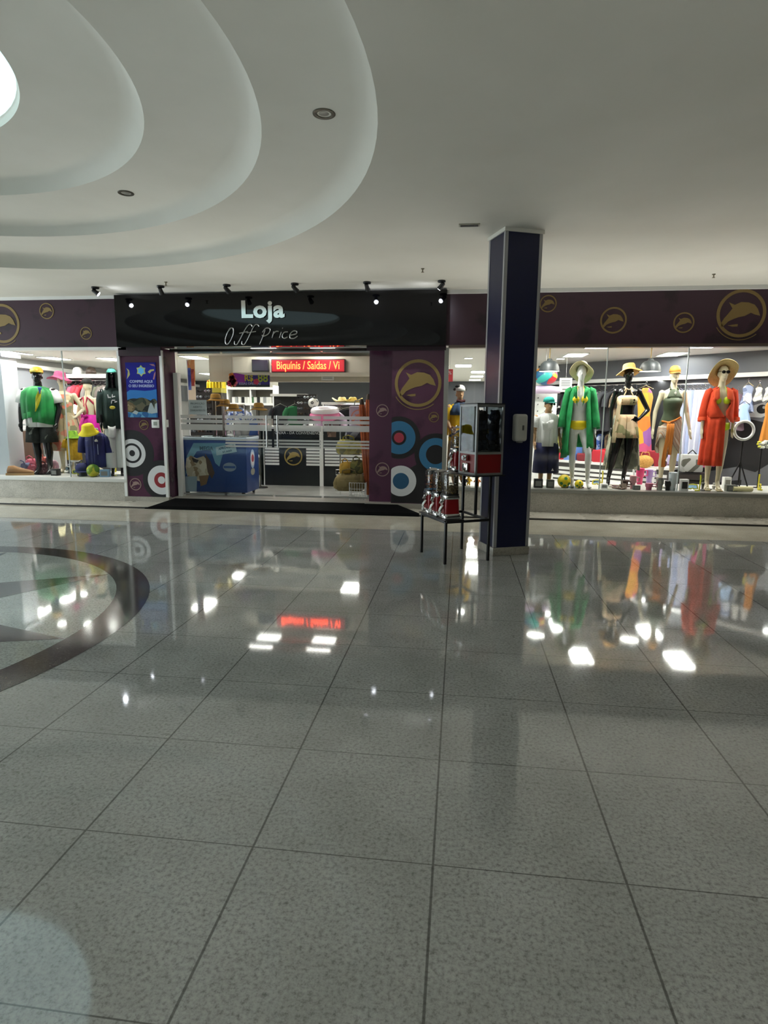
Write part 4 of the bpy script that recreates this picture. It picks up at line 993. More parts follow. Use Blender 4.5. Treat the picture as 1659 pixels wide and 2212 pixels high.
m = MB(); m.sheet(shell([(1.00, 0, 0, .160, .115, lambda a: .05 * math.cos(a)), (.94, 0, .01, .184, .130, lambda a: .04 * math.cos(a)), (.86, 0, .01, .195, .14), (.76, 0, .01, .20, .142, lambda a: hemS(a) * .4), (.64, 0, .01, .205, .145, lambda a: hemS(a) * .8), (.54, 0, .01, .21, .148, hemS)], fold=0.008, nf=7)); o = m.build('sarong', SAR, t, ang=80); solid(o, 0.005)
m = MB(); m.ell((-.065, -.125, .955), (.03, .02, .025), n=10, m=6)
m.sheet([[V((-.105 - .035 * i / 6 + .022 * j + .01 * math.sin(i), -.148 - .01 * math.sin(j * 2 + i * .4), .95 - .105 * i)) for j in range(4)] for i in range(7)])
m.sheet([[V((-.045 - .01 * i / 5 + .02 * j, -.152 - .01 * math.sin(j * 2.4 + i * .5), .95 - .09 * i)) for j in range(4)] for i in range(6)])
m.tube([(-.16, -.05, .985), (-.07, -.125, .965), (.03, -.128, 1.0), (.13, -.07, 1.045)], 0.012, n=6)
o = m.build('sarong_tie', SARO, t, ang=80); solid(o, 0.005)
cap_hat(t, (0, .0, 1.685), M('visor_orange', 'd59b45', 0.7), 0, r=0.083, name='visor_cap')

# ---- cream mannequin in the orange shirt
p = A(1552, 910, 9.47)
t = thing('mannequin', 'cream mannequin in long orange shirt and lime bikini with sunglasses and wide straw hat', 'mannequin', (p.x, 9.47, ZQ), R_(-6)); t.scale = (.88, .95, 1.045)
body(t, CM, 'f', arms=[((-0.232, 0.03, 1.12), (-0.25, -0.03, 0.88), (-.05, -.2, -1), (0, -1, 0)), ((0.232, 0.05, 1.12), (0.22, -0.02, 0.90), (-.1, -.2, -1), (0, -1, 0))],
     legs=[((-0.09, -0.015, 0.48), (-0.085, 0.03, 0.13), (-0.10, -0.11, 0.03)), ((0.085, -0.04, 0.48), (0.07, 0.0, 0.13), (0.075, -0.14, 0.03))], yaw=0.1)
base_plate(t)
ORG = M('orange_linen', 'e2491f', 0.8, noise=('d03f18', 7, .4, .6), bump=0.12, bscale=90)
m = MB()
m.sheet(shell([(1.455, 0, .01, .08, .065), (1.43, 0, .006, .140, .08), (1.36, 0, 0, .185, .115), (1.25, 0, 0, .188, .14), (1.12, 0, 0, .20, .145), (1.04, 0, 0, .205, .148)], -PI / 2 + 0.75, 1.5 * PI - 0.75, 0.006, 8, amp=[0, 0, .2, .5, .8, 1]))
m.sheet([[V(q_) for q_ in row] for row in [[(-.06, -.075, 1.43), (-.12, -.085, 1.41), (-.165, -.06, 1.37)], [(-.115, -.130, 1.33), (-.145, -.125, 1.32), (-.178, -.09, 1.30)], [(-.105, -.152, 1.23), (-.14, -.14, 1.22), (-.18, -.10, 1.2)], [(-.02, -.160, 1.12), (-.09, -.158, 1.11), (-.18, -.10, 1.1)], [(.04, -.158, 1.04), (-.06, -.16, 1.04), (-.18, -.11, 1.03)]]])
m.sheet([[V(q_) for q_ in row] for row in [[(.06, -.075, 1.43), (.12, -.085, 1.41), (.165, -.06, 1.37)], [(.12, -.130, 1.33), (.15, -.12, 1.32), (.18, -.09, 1.30)], [(.115, -.15, 1.22), (.15, -.135, 1.22), (.185, -.09, 1.2)], [(.05, -.158, 1.12), (.12, -.14, 1.08), (.19, -.09, 1.06)], [(.06, -.158, 1.04), (.14, -.145, .98), (.2, -.10, .96)]]])
sk = lambda a: 0.0
m.sheet(shell([(1.06, 0, 0, .205, .15), (.94, 0, 0, .215, .158), (.80, 0, 0, .225, .162), (.62, 0, 0, .235, .165), (.46, 0, 0, .24, .165), (.36, 0, 0, .245, .165)], -PI * 1.5 + .85, -PI / 2 + 0.30, 0.014, 10, amp=[.2, .4, .6, .8, 1, 1]))
for s_, e in ((-1, (-.252, -.01, 1.0)), (1, (.245, .02, 1.0))): sleeve(m, [(s_ * .14, .006, 1.405), (s_ * .188, .006, 1.380), (s_ * .215, .02, 1.26), (s_ * .236, .03, 1.12), e], [.045, .063, .062, .060, .064], 0.005)
o = m.build('long_shirt', ORG, t, ang=80); solid(o, 0.005)
m = MB()
for s_ in (-1, 1): m.sheet([[V((s_ * (.055 + .03 * i) , -.085 - .02 * j - .006 * i, 1.445 - .05 * j - .012 * i)) for j in range(4)] for i in range(4)])
m.box((-.12, -.142, 1.29), (.07, .012, .035), rz=-.3, bev=.003)
o = m.build('shirt_collar', M('orange_linen_light', 'ec5a30', 0.8), t, ang=80); solid(o, 0.004)
m = MB()
for s_, x in ((-1, -.252), (1, .245)): m.tube([(x, 0.0, 1.03), (x, -.01, .985)], [.072, .072], n=16)
m.build('sleeve_cuff', M('orange_linen_light', 'ec5a30', 0.8), t)
bikini(t, M('lime_lycra', 'c6e01e', 0.4))
SUN = M('sunglass_lens', '15120f', 0.08)
def sunglasses(root, z=1.655, yaw=0.1, y=-.112):
    q = Matrix.Rotation(yaw, 3, 'Z'); m = MB()
    for s_ in (-1, 1):
        m.ell(q @ V((s_ * .034, y + .006, z)), (.031, .010, .023), n=14, m=8, rot=q)
        m.tube([q @ V((s_ * .064, y + .012, z + .008)), q @ V((s_ * .082, -.03, z + .008)), q @ V((s_ * .082, .02, z))], 0.0035, n=6)
    m.tube([q @ V((-.02, y, z + .008)), q @ V((.02, y, z + .008))], 0.004, n=6)
    return m.build('sunglasses', SUN, root)
sunglasses(t)
straw_hat(t, (0.0, .045, 1.675), STRAW, rb=0.225, rc=0.092, h=0.085, droop=0.05, tilt=(R_(-44), R_(-6)), wave=0.018)
m = MB()
for s_, x, y in ((-1, -.10, -.06), (1, .075, -.085)): m.box((x, y, .012), (.085, .20, .02), bev=.008); m.tube([(x - .04, y - .03, .02), (x, y - .03, .07), (x + .04, y - .03, .02)], .006, n=6)
m.build('sandals', M('sandal_beige', 'c6b792', 0.6), t)

# ---- child mannequin on the right of the column
p = A(1182, 940, 9.50)
t = thing('child_mannequin', 'tan child mannequin in white T-shirt and navy shorts with a teal cap', 'mannequin', (p.x, 9.50, ZQ), R_(12)); t.scale = (0.80, 0.80, 0.76)
body(t, SKIN, 'm', arms=[((-0.25, 0.03, 1.14), (-0.255, -0.03, 0.92), (0, -.2, -1), (0, -1, 0)), ((0.25, 0.03, 1.14), (0.255, -0.03, 0.92), (0, -.2, -1), (0, -1, 0))])
base_plate(t)
WTEE = M('white_cotton', 'e4e6e3', 0.85, bump=0.2, bscale=40); NAVS = M('navy_cotton', '1a2150', 0.8, noise=('151a42', 9, .4, .6))
def tee(root, mat, z0=.86, long_=False, hx=.0, name='t_shirt', sl=1.20):
    m = MB()
    m.sheet(shell([(1.475, 0, .008, .085, .07), (1.45, 0, .006, .15, .08), (1.40, 0, .002, .205, .10), (1.30, 0, 0, .205 + hx, .135), (1.15, 0, 0, .20 + hx, .135), (1.0, 0, 0, .20 + hx, .14), (z0, 0, 0, .205 + hx, .145)], fold=0.007, nf=8, amp=[0, 0, .1, .4, .7, 1, 1]))
    for s_ in (-1, 1):
        if long_: sleeve(m, [(s_ * .17, .006, 1.415), (s_ * .225, .01, 1.37), (s_ * .25, .02, 1.28), (s_ * .27, .03, 1.12), (s_ * .285, -.01, .98), (s_ * .285, -.03, .90)], [.05, .075, .078, .072, .066, .056], 0.006)
        else: sleeve(m, [(s_ * .17, .006, 1.415), (s_ * .225, .01, 1.37), (s_ * .25, .015, 1.30), (s_ * .27, .02, sl)], [.05, .078, .084, .090], 0.004)
    o = m.build(name, mat, root, ang=80); solid(o, 0.006); return o
def shorts(root, mat, z1=.50, w=.125, name='shorts', kx=.10):
    m = MB()
    m.sheet(shell([(1.0, 0, 0, .165, .115), (.93, 0, .01, .19, .13), (.84, 0, .01, .20, .135)], fold=.004, nf=9))
    for s_ in (-1, 1): sleeve(m, [(s_ * .09, .008, .88), (s_ * (kx), 0, .70), (s_ * (kx + .01), 0, z1)], [w - .01, w, w + .008], 0.006, n=20)
    o = m.build(name, mat, root, ang=80); solid(o, 0.006); return o
tee(t, WTEE, .82); shorts(t, NAVS, .28, .135)
MB().prism([(.06, .33), (.11, .33), (.085, .385)], -.152, -.148).build('badge_print', M('print_white', 'd8d8da', 0.45), t)
m = MB(); m.sheet([[V((-.17 + .045 * k + .01 * i, -.138 - .012 * math.sin(k * 1.4 + i), 1.32 - .055 * i - .03 * math.sin(k))) for k in range(6)] for i in range(4)]); o = m.build('tied_shirt_front', WTEE, t, ang=80); solid(o, .006)
TEAL = M('teal_cap', '1fa396', 0.75)
cap_hat(t, (0, .0, 1.70), TEAL, 0.5, r=0.094, billmat=M('teal_bill', '178377', 0.7), h=.10)
MB().ell((0, .0, 1.67), (.079, .096, .075)).build('hair', M('hair_dark', '3a2a20', 0.8), t); sunglasses(t, 1.655, 0.5)

# ---- toddler dummy with yellow jacket left of the column
t = thing('child_mannequin', 'child dummy in a yellow jacket with blue hood and black and white bonnet', 'mannequin', (A(988, 1040, 9.6).x, 9.62, ZQ), R_(20)); t.scale = (.80, .80, .86)
body(t, SKIN, 'm', arms=[((-0.25, 0.0, 1.16), (-0.22, -0.12, 1.02), (.3, -.8, -.3), (0, -.3, 1)), ((0.25, 0.03, 1.14), (0.255, -0.03, 0.92), (0, -.2, -1), (0, -1, 0))])
base_plate(t)
tee(t, M('yellow_fleece', 'e3b714', 0.85), .74, long_=True, name='jacket'); shorts(t, M('camel_trousers', '8d7d5a', 0.85), .14, .115, 'trousers')
m = MB()
m.sheet(shell([(1.49, 0, .0, .085, .085), (1.42, 0, -.01, .16, .13), (1.33, 0, -.02, .21, .16), (1.26, 0, -.02, .19, .16)], fold=.02, nf=6)); o = m.build('blue_hood', M('hood_blue', '35506f', 0.85), t, ang=80); solid(o, .008)
m = MB(); m.tube([(.2, -.17, .98), (.05, -.20, 1.02), (-.12, -.2, .96), (-.24, -.14, .88)], .022, n=10); m.build('belt_strap', M('strap_grey', '3c4046', 0.7), t)
cap_hat(t, (0, 0, 1.69), M('bonnet_white', 'dcdcd6', 0.85), 0.3, r=.095, bill=False, name='bonnet', h=.11)
m = MB(); m.ell((-.045, -.01, 1.77), (.055, .075, .035)); m.ell((.10, .0, 1.72), (.035, .02, .025)); m.ell((-.105, .0, 1.72), (.035, .02, .025)); m.build('black_patch', M('patch_black', '161616', 0.9), t)
m = MB(); m.tube([(-.08, -.05, 1.52), (0, -.085, 1.50), (.08, -.05, 1.52)], .028, n=10); m.build('neckerchief', M('kerchief_red', '3c1216', 0.85), t)

# ---- left window: black male mannequin with the flag scarf
p = A(87, 900, 9.58)
t = thing('mannequin', 'black male mannequin in white T-shirt with a green and yellow flag draped over it', 'mannequin', (p.x, 9.58, ZP), R_(14)); t.scale = (1.06, 1.06, 1.015)
body(t, BM, 'm', arms=[((-0.29, 0.03, 1.12), (-0.26, -0.10, 0.88), (.1, -.3, -1), (0, -1, 0)), ((0.29, 0.03, 1.12), (0.27, -0.08, 0.87), (0, -.25, -1), (0, -1, 0))], yaw=.15)
base_plate(t)
tee(t, WTEE, .80, hx=.01); shorts(t, PAT('black_floral', ['1c1f1d', '161817', '222623', '1c1f1d', '6f716b', '181a19', '202321'], 9, 0.8), .54, .125)
FG = M('flag_green', '1b8a3f', 0.55, noise=('157236', 6, .4, .6)); 
fr_ = lambda a: -.16 * max(0, math.cos(a + 2.6)) 
m = MB(); m.sheet(shell([(1.475, 0, 0, .10, .09), (1.44, 0, -.004, .18, .11), (1.38, 0, -.008, .245, .135), (1.25, 0, -.01, .262, .165), (1.10, 0, -.01, .258, .17), (.97, 0, -.01, .255, .172, lambda a: .05 * math.cos(a * 1.0)), (.86, 0, -.01, .25, .172, lambda a: .18 * (1 if math.cos(a) < -.25 else 0) + .02 * math.sin(3 * a))], -PI / 2 - 1.75, -PI / 2 + 1.55, 0.014, 9, amp=[0, .2, .5, .8, 1, 1, 1])); o = m.build('flag_cape', FG, t, ang=80); solid(o, .005)
m = MB(); m.sheet([[V((.115 + .05 * (i / 5) * 0 - .10 * (i / 6) + (.085 * (1 - abs(i - 2.5) / 4)) * (j / 4 - .5), -.192 - .012 * math.sin(j * 1.7 + i), 1.43 - .062 * i)) for j in range(5)] for i in range(7)]); o = m.build('yellow_flag_field', M('flag_yellow', 'c9c32c', 0.55), t, ang=80); solid(o, .006)
m = MB(); m.sheet([[V((.11 + (.06 * (1 - i / 5)) * (j / 3 - .5), -.20 - .008 * math.sin(j * 2), 1.455 - .028 * i)) for j in range(4)] for i in range(5)]); o = m.build('blue_flag_disc', M('flag_blue', '2c4f93', 0.55), t, ang=80); solid(o, .006)
cap_hat(t, (0, .0, 1.70), PAT('cap_yellow_orange', ['e8c21c', 'e89a22', 'e8c21c', 'd7c85a'], 16, 0.7), PI + .4, r=.09, name='cap')

# floral dress mannequin behind it
t = thing('mannequin', 'cream mannequin in a beige and coral floral dress with pink hat, behind the flag mannequin', 'mannequin', (A(141, 920, 9.92).x, 9.92, ZP), R_(22)); t.scale = (.98,) * 3
body(t, CM, 'f', arms=[((-0.23, 0.05, 1.12), (-0.225, -0.02, 0.88), (0, -.1, -1), (0, -1, 0)), ((0.305, 0.06, 1.14), (0.185, -0.03, 1.00), (-1, -.3, -.3), (0, -.3, 1))])
base_plate(t)
m = MB(); m.sheet(shell([(1.40, 0, .004, .13, .082), (1.34, 0, -.004, .162, .105), (1.26, 0, -.01, .16, .135), (1.10, 0, 0, .135, .10), (.95, 0, .01, .19, .13), (.75, 0, .01, .215, .15), (.55, 0, .01, .235, .165), (.40, 0, .01, .25, .17)], fold=.014, nf=9)); o = m.build('dress', PAT('coral_floral', ['cdbb98', 'd77d62', 'bfae8c', 'c9b48f', '8d8a68', 'd9927a'], 10, .8), t, ang=80); solid(o, .005)
straw_hat(t, (-.03, .0, 1.70), M('pink_hat', 'c2577f', 0.85, noise=('a94a6d', 60, .4, .6)), rb=.20, rc=.09, h=.10, droop=.05, tilt=(R_(-6), R_(8)), wave=.015)

# pink dress seen from behind
p = A(189, 1000, 10.15)
t = thing('mannequin', 'cream mannequin seen from behind in bright pink open backed dress with black cap', 'mannequin', (p.x + .04, 10.24, ZP), R_(172)); t.scale = (.93,) * 3
body(t, CM, 'f', arms=[((-0.225, 0.03, 1.12), (-0.24, -0.03, 0.88), (0, -.2, -1), (0, -1, 0)), ((0.225, 0.03, 1.12), (0.24, -0.03, 0.88), (0, -.2, -1), (0, -1, 0))])
base_plate(t)
PK = M('magenta_cotton', 'd916a6', 0.7, noise=('bb108e', 6, .4, .6)); LACE = M('red_lace', 'b02b4b', 0.8)
m = MB(); m.sheet(shell([(1.10, 0, 0, .132, .098), (1.0, 0, 0, .165, .118), (.85, 0, .01, .215, .15), (.6, 0, .01, .26, .18), (.42, 0, .01, .29, .2)], fold=.016, nf=10)); o = m.build('skirt', PK, t, ang=80); solid(o, .005)
m = MB(); m.sheet(shell([(1.34, 0, -.004, .158, .10), (1.26, 0, -.008, .158, .135), (1.18, 0, 0, .138, .10), (1.09, 0, 0, .132, .098)], -PI - .1, .1, 0.0))
for s_ in (-1, 1): m.tube([(s_ * .15, .02, 1.30), (s_ * .12, .085, 1.38), (s_ * .05, .075, 1.435), (s_ * .02, .085, 1.30), (s_ * .05, .10, 1.16), (s_ * .03, .10, 1.09)], .014, n=6)
o = m.build('lace_bodice', LACE, t, ang=80); solid(o, .005)
m = MB(); m.ell((.0, .125, 1.07), (.04, .02, .025)); m.ell((.05, .125, 1.08), (.035, .015, .03)); m.ell((-.05, .125, 1.08), (.035, .015, .03)); m.build('bow', PK, t)
cap_hat(t, (0, 0, 1.70), M('cap_black', '2a2a28', 0.8), 0, r=.09)

# dark green hoodie at the right end of the left window
p = A(247, 900, 9.60)
t = thing('mannequin', 'tall mannequin in dark green hooded track suit top and white trousers beside the window edge', 'mannequin', (p.x, 9.60, ZP), R_(26)); t.scale = (.80, .90, 1.0)
body(t, BM, 'm', arms=[((-0.27, 0.03, 1.12), (-0.26, -0.10, 0.90), (.1, -.3, -1), (0, -1, 0)), ((0.27, 0.03, 1.12), (0.27, -0.06, 0.87), (0, -.25, -1), (0, -1, 0))])
base_plate(t)
DG = M('dark_green_fleece', '17302b', 0.85, noise=('122723', 7, .4, .6))
tee(t, DG, .80, long_=True, name='hoodie', hx=.015); shorts(t, M('white_trousers', 'dfe2df', 0.85, bump=.2, bscale=30), .14, .105, 'trousers')
m = MB(); m.sheet(shell([(1.80, 0, .01, .02, .03), (1.785, 0, .01, .07, .09), (1.73, 0, .01, .105, .13), (1.62, 0, .01, .115, .135), (1.52, 0, .01, .115, .12), (1.45, 0, .01, .16, .12)], -PI / 2 + .62, 1.5 * PI - .62, .004, 7)); o = m.build('hood', DG, t, ang=80); solid(o, .01)
m = MB(); m.sheet(shell([(1.78, 0, -.02, .06, .10), (1.745, 0, -.02, .095, .13), (1.72, 0, -.02, .10, .165)], -PI, 0)); o = m.build('cap_bill', M('teal_bill2', '2d7f70', 0.7), t, ang=80); solid(o, .006)
m = MB()
for i, (x, z, w, h) in enumerate(((-.08, 1.335, .018, .06), (-.055, 1.315, .05, .018), (.0, 1.34, .016, .055), (.03, 1.33, .05, .016), (.02, 1.27, .06, .016), (-.02, 1.24, .016, .05), (.06, 1.245, .05, .018))): m.box((x, -.152, z), (w, .006, h), ry=.2 * (i % 3 - 1))
m.build('chest_print', M('print_white', 'd8d8da', 0.45), t)
MB().ell((-.01, -.155, 1.15), (.055, .008, .028)).build('yellow_patch', M('patch_yellow', 'cdbb3e', 0.6), t)
m = MB(); m.sheet([[V((-.12 + .05 * j, -.165 - .006 * math.sin(j), .82 - .06 * i + .02 * abs(j - 1.5))) for j in range(4)] for i in range(4)]); o = m.build('shirt_tail', WTEE, t, ang=80); solid(o, .005)

# headless display torso in navy jersey with a yellow bucket hat on its neck
p = A(207, 960, 9.48)
t = thing('torso_form', 'navy football jersey on a low torso form wearing a yellow bucket hat', 'display form', (p.x, 9.48, ZP), R_(10)); t.scale = (.86,) * 3
body(t, WM, 'm', head=False, legs=[None, None], arms=[None, None], vox=.012).location = (0, 0, -.62)
o = tee(t, M('navy_jersey', '191d58', 0.6, noise=('1f246a', 6, .4, .6)), .80, hx=.0, name='jersey', sl=1.08); o.location = (0, 0, -.62)
MB().lathe([(0, 0), (.13, 0), (.13, .02), (.02, .03), (.02, .2), (0, .2)], n=24).build('stand', CHROME, t)
m = MB(); m.lathe([(0, .17), (.03, .17), (.034, .195), (.0, .225)], (0, 0, 0), n=10, sy=.2); b = m.build('crest_print', M('print_white', 'd8d8da', 0.45), t); b.location = (.075, -.150, .51)
m = MB(); m.box((.095, -.152, .53), (.012, .004, .20)); m.box((-.11, -.145, .70), (.05, .004, .014)); m.build('jersey_print', M('print_pale_blue', '9aa2c8', 0.5), t)
YB = M('bucket_yellow', 'ead51d', 0.7)
b = cap_hat(t, (0.0, -.02, .92), YB, 0, r=.112, bucket=True, name='bucket_hat', h=.12)
b.rotation_euler = (R_(16), 0, 0); b.location = (0, -.02, .02)
text('hat_lettering', 'BRASIL', M('hat_green', '2d6b35', 0.7), (0, -.178, .862), .062, b, ext=.001, bold=.003, rot=(R_(60), 0, 0))
MB().ell((.0, -.127, .95), (.03, .008, .03)).build('hat_print', M('hat_green', '2d6b35', 0.7), b)

# yellow shirt with green bucket hat
p = A(160, 970, 9.70)
t = thing('torso_form', 'small yellow T-shirt on a form under a bright green bucket hat', 'display form', (p.x, 9.70, ZP), R_(4)); t.scale = (.62,) * 3
body(t, WM, 'm', head=False, legs=[None, None], arms=[None, None], vox=.014).location = (0, 0, -.46)
o = tee(t, M('mustard_cotton', 'cfa21c', 0.8, noise=('b88c16', 8, .4, .6)), .86, name='t_shirt'); o.location = (0, 0, -.46)
MB().lathe([(0, 0), (.15, 0), (.15, .02), (.02, .03), (.02, .4), (0, .4)], n=24).build('stand', CHROME, t)
cap_hat(t, (0, 0, 1.06), PAT('green_print', ['86b52a', '5f8f22', 'a2c83a', '77a528'], 14, .8), 0, r=.125, bucket=True, name='bucket_hat', h=.15)
# ================================================================== SHOP FURNITURE
def T(px, py, Y): return A(px, py, Y)
# LED message board on the beam
a, b = A(588, 776.5, 10.19), A(747, 805, 10.19)
t = thing('led_sign', 'red scrolling LED message board on the beige beam behind the glass doors', 'sign', ((a.x + b.x) / 2, 10.16, (a.z + b.z) / 2))
lw, lh = b.x - a.x, a.z - b.z
MB().box((0, 0, 0), (lw, 0.07, lh), bev=0.006).build('housing', M('led_housing', '3a0a10', 0.4), t)
MB().box((0, -0.036, 0), (lw - 0.03, 0.004, lh - 0.03)).build('screen', M('led_screen', 'a0061a', 0.4, emit=0.65), t)
text('led_message', 'Biquínis / Saídas / Vi', M('led_red', 'ff4a20', 0.5, emit=8.0), (0.0, -0.040, 0.0), 0.185, t, ext=0.001, bold=0.0015, sx=0.74)
p = A(708, 813, 11.28)
t = thing('notice_board', 'small white and red notice under the beam above the counter', 'notice', (p.x, 11.27, p.z))
MB().box((0, 0, 0), (0.24, 0.01, 0.15)).build('sheet', WGLOSS, t)
MB().box((0, -0.006, 0.05), (0.22, 0.003, 0.04)).build('red_header', M('print_red', '8e1c26', 0.45), t)
text('lettering', 'AVISO', M('print_white', 'd8d8da', 0.45), (0, -0.008, 0.05), 0.035, t, ext=.0005)
for i in range(3): MB().box((0, -0.006, 0.01 - .025 * i), (0.18, 0.002, 0.006)).build('text_line', M('ink', '50545a', 0.7), t)
# television and hanging sale poster left of the LED board
a, b = A(546, 777, 10.19), A(583, 803, 10.19)
t = thing('television', 'dark television on the beam left of the red LED board', 'television', ((a.x + b.x) / 2, 10.15, (a.z + b.z) / 2))
MB().box((0, 0, 0), (b.x - a.x, 0.05, a.z - b.z), bev=.006).build('housing', M('tv_dark', '201820', 0.3), t)
MB().box((0, -0.027, 0), (b.x - a.x - .03, 0.003, a.z - b.z - .03)).build('screen', M('tv_screen', '2b2030', 0.1), t)
a, b = A(497, 806, 10.9), A(583, 836, 10.9)
t = thing('hanging_poster', 'purple and blue sale poster with flowers hanging behind the left door', 'poster', ((a.x + b.x) / 2, 10.9, (a.z + b.z) / 2))
w, h = b.x - a.x, a.z - b.z
MB().box((0, 0, 0), (w, 0.006, h)).build('sheet', M('sale_indigo', '3b2a86', 0.4), t)
MB().bb(-w * .40, -w * .12, -.005, -.003, -h * .2, h * .5).build('purple_field', M('sale_purple', '8e2a9c', 0.4), t)
MB().bb(-w * .5, w * .5, -.005, -.003, -h * .5, -h * .33).build('dark_strip', M('sale_dark', '1f1d33', 0.4), t)
text('lettering', 'R$', M('sale_yellow', 'c8b52e', 0.4), (-.02, -.006, .03), .15, t, ext=.0005, bold=.004); text('lettering', '88', M('sale_green', 'a7b53a', 0.4), (w * .33, -.006, .03), .20, t, ext=.0005, bold=.005)
text('lettering', 'ESSAS OFERTAS', M('sale_white', 'cfcbe0', 0.4), (0, -.006, -h * .27), .06, t, ext=.0005)
m = MB()
for x, z, r in ((-.46, .28, .055), (-.44, .02, .07), (-.40, -.2, .06), (-.49, -.25, .06), (.16, -.12, .05)):
    for k in range(5): m.ring((w * x + r * .6 * math.cos(k * 1.257), h * z + r * .6 * math.sin(k * 1.257)), 0, r * .55, -.008, -.004, n=10)
m.build('flower_print', PAT('sale_flowers', ['e0466f', 'ef8f4a', 'e8697f', 'e23d5a'], 12), t)
for s_ in (-1, 1): MB().tube([(s_ * w * .45, 0, h / 2), (s_ * w * .45, 0, ZS - (a.z + b.z) / 2)], .002, n=5).build('wire', STEEL, t)

# ---- chest freezer behind the left fixed pane
fx0, fx1 = A(389, 1000, 9.66).x, A(533, 1000, 9.66).x
ftop = A(440, 950, 9.66).z; fz0 = 0.125; FD = 0.62; fcx = (fx0 + fx1) / 2; fw = fx1 - fx0
t = thing('chest_freezer', 'blue ice cream chest freezer with stickers behind the left glass panel', 'freezer', (fcx, 9.66, 0.07))
FB = M('freezer_blue', '123b80', 0.35)
zb, zt = 0.06, ftop - 0.07
MB().bb(-fw / 2, fw / 2, 0, FD, zb, zt, bev=0.02).build('cabinet', FB, t)
m = MB(); m.bb(-fw / 2 - .01, fw / 2 + .01, -.01, FD + .01, zt - .005, zt + .045, bev=.012); m.build('rim', M('freezer_rim', 'c4d3e0', 0.35), t)
for s_ in (-1, 1): MB().box((s_ * fw * .245, FD / 2, zt + .052), (fw * .47, FD - .06, .012), bev=.003).build('sliding_lid', GLASS('lid_glass', (.8, .88, .9)), t)
for sx in (-1, 1):
    for sy in (.06, FD - .06):
        w_ = MB(); w_.tube([(sx * (fw / 2 - .09) - .015, sy, .03), (sx * (fw / 2 - .09) + .015, sy, .03)], .03, n=16); w_.box((sx * (fw / 2 - .09), sy, .05), (.05, .05, .03)); w_.build('caster', BLACK, t)
def fprint(name, pts, mat, y=-.003, par=t): return MB().prism(pts, y, y + .0025).build(name, mat, par, smooth=False)
FP = lambda px, py: (A(px, py, 9.66).x - fcx, A(px, py, 9.66).z - .07)
fprint('pale_print', [FP(*q) for q in ((418, 957), (488, 957), (474, 1008), (465, 1000), (455, 970), (425, 975), (410, 1000), (400, 1030), (404, 985))], M('freezer_pale', '6f9fb8', 0.4))
fprint('sundae_print', [FP(*q) for q in ((403, 990), (412, 984), (425, 990), (440, 985), (452, 1000), (452, 1025), (440, 1040), (420, 1038), (405, 1028), (401, 1008))], PAT('sundae_print', ['c5b9a4', 'b8aa92', 'd0c6b4', '8f7a5e'], 16), -.005)
fprint('chocolate_print', [FP(*q) for q in ((414, 988), (430, 994), (426, 1000), (418, 998))], M('choc', '2a211f', .4), -.007)
fprint('cone_print', [FP(*q) for q in ((430, 1028), (452, 1026), (446, 1046), (434, 1050))], M('cone_brown', '7a5b3c', .4), -.007)
fprint('hand_print', [FP(*q) for q in ((443, 980), (455, 996), (464, 1022), (458, 1034), (449, 1020))], M('print_brown', '5b4336', .4), -.006)
fprint('white_card', [FP(*q) for q in ((399, 1029), (426, 1029), (425, 1062), (399, 1062))], M('card_pale', '93a6b3', .5), -.006)
fprint('notice_card', [FP(*q) for q in ((466, 966), (508, 957), (512, 976), (468, 984))], M('card_pale2', 'a9c3cc', .5), -.006)
lt = M('freezer_ink', '3c5f74', .5)
q = FP(446, 969); text('lettering', 'MEGA', lt, (q[0], -.006, q[1]), .09, t, ext=.0006, bold=.003)
q = FP(489, 967); o = text('lettering', 'APROVEITE', lt, (q[0], -.0075, q[1]), .055, t, ext=.0006, bold=.002); o.rotation_euler = (PI / 2, R_(-12), 0)
q = FP(491, 975); o = text('lettering', 'SÓ AQUI', lt, (q[0], -.0075, q[1]), .04, t, ext=.0006, bold=.002); o.rotation_euler = (PI / 2, R_(-12), 0)
q = FP(496, 1009); m = MB()
m.prism([(q[0] + .115 * math.cos(k * PI / 15), q[1] + .075 * math.sin(k * PI / 15)) for k in range(30)], -.004, -.001); m.build('oval_logo', M('logo_grey', '8f9fb5', .4), t, smooth=False)
MB().bb(q[0] - .10, q[0] + .10, -.006, -.004, q[1] - .018, q[1] + .018).build('oval_logo_band', M('logo_blue', '2b569a', .4), t)
sx_ = fw / 2 + .003
for zc, ry, rz_, mt_, nm in ((.62, .11, .16, M('logo_pale', 'a9c0e0', .4), 'side_logo'), (.62, .085, .12, M('logo_white', 'e3e3ea', .4), 'side_logo_white'), (.63, .06, .065, M('logo_red', 'b5475a', .4), 'side_logo_red'), (.40, .10, .06, M('logo_beige', '9a9a8c', .4), 'side_logo_oval')):
    k_ = {'side_logo': 0, 'side_logo_white': 1, 'side_logo_red': 2, 'side_logo_oval': 0}[nm]
    m = MB(); m.prism([(FD * .45 + ry * math.cos(k * PI / 15), zc + rz_ * math.sin(k * PI / 15)) for k in range(30)], sx_ + .0015 * k_, sx_ + .0015 * (k_ + 1), f=lambda x, y, z: V((y, x, z)))
    m.build(nm, mt_, t, smooth=False)

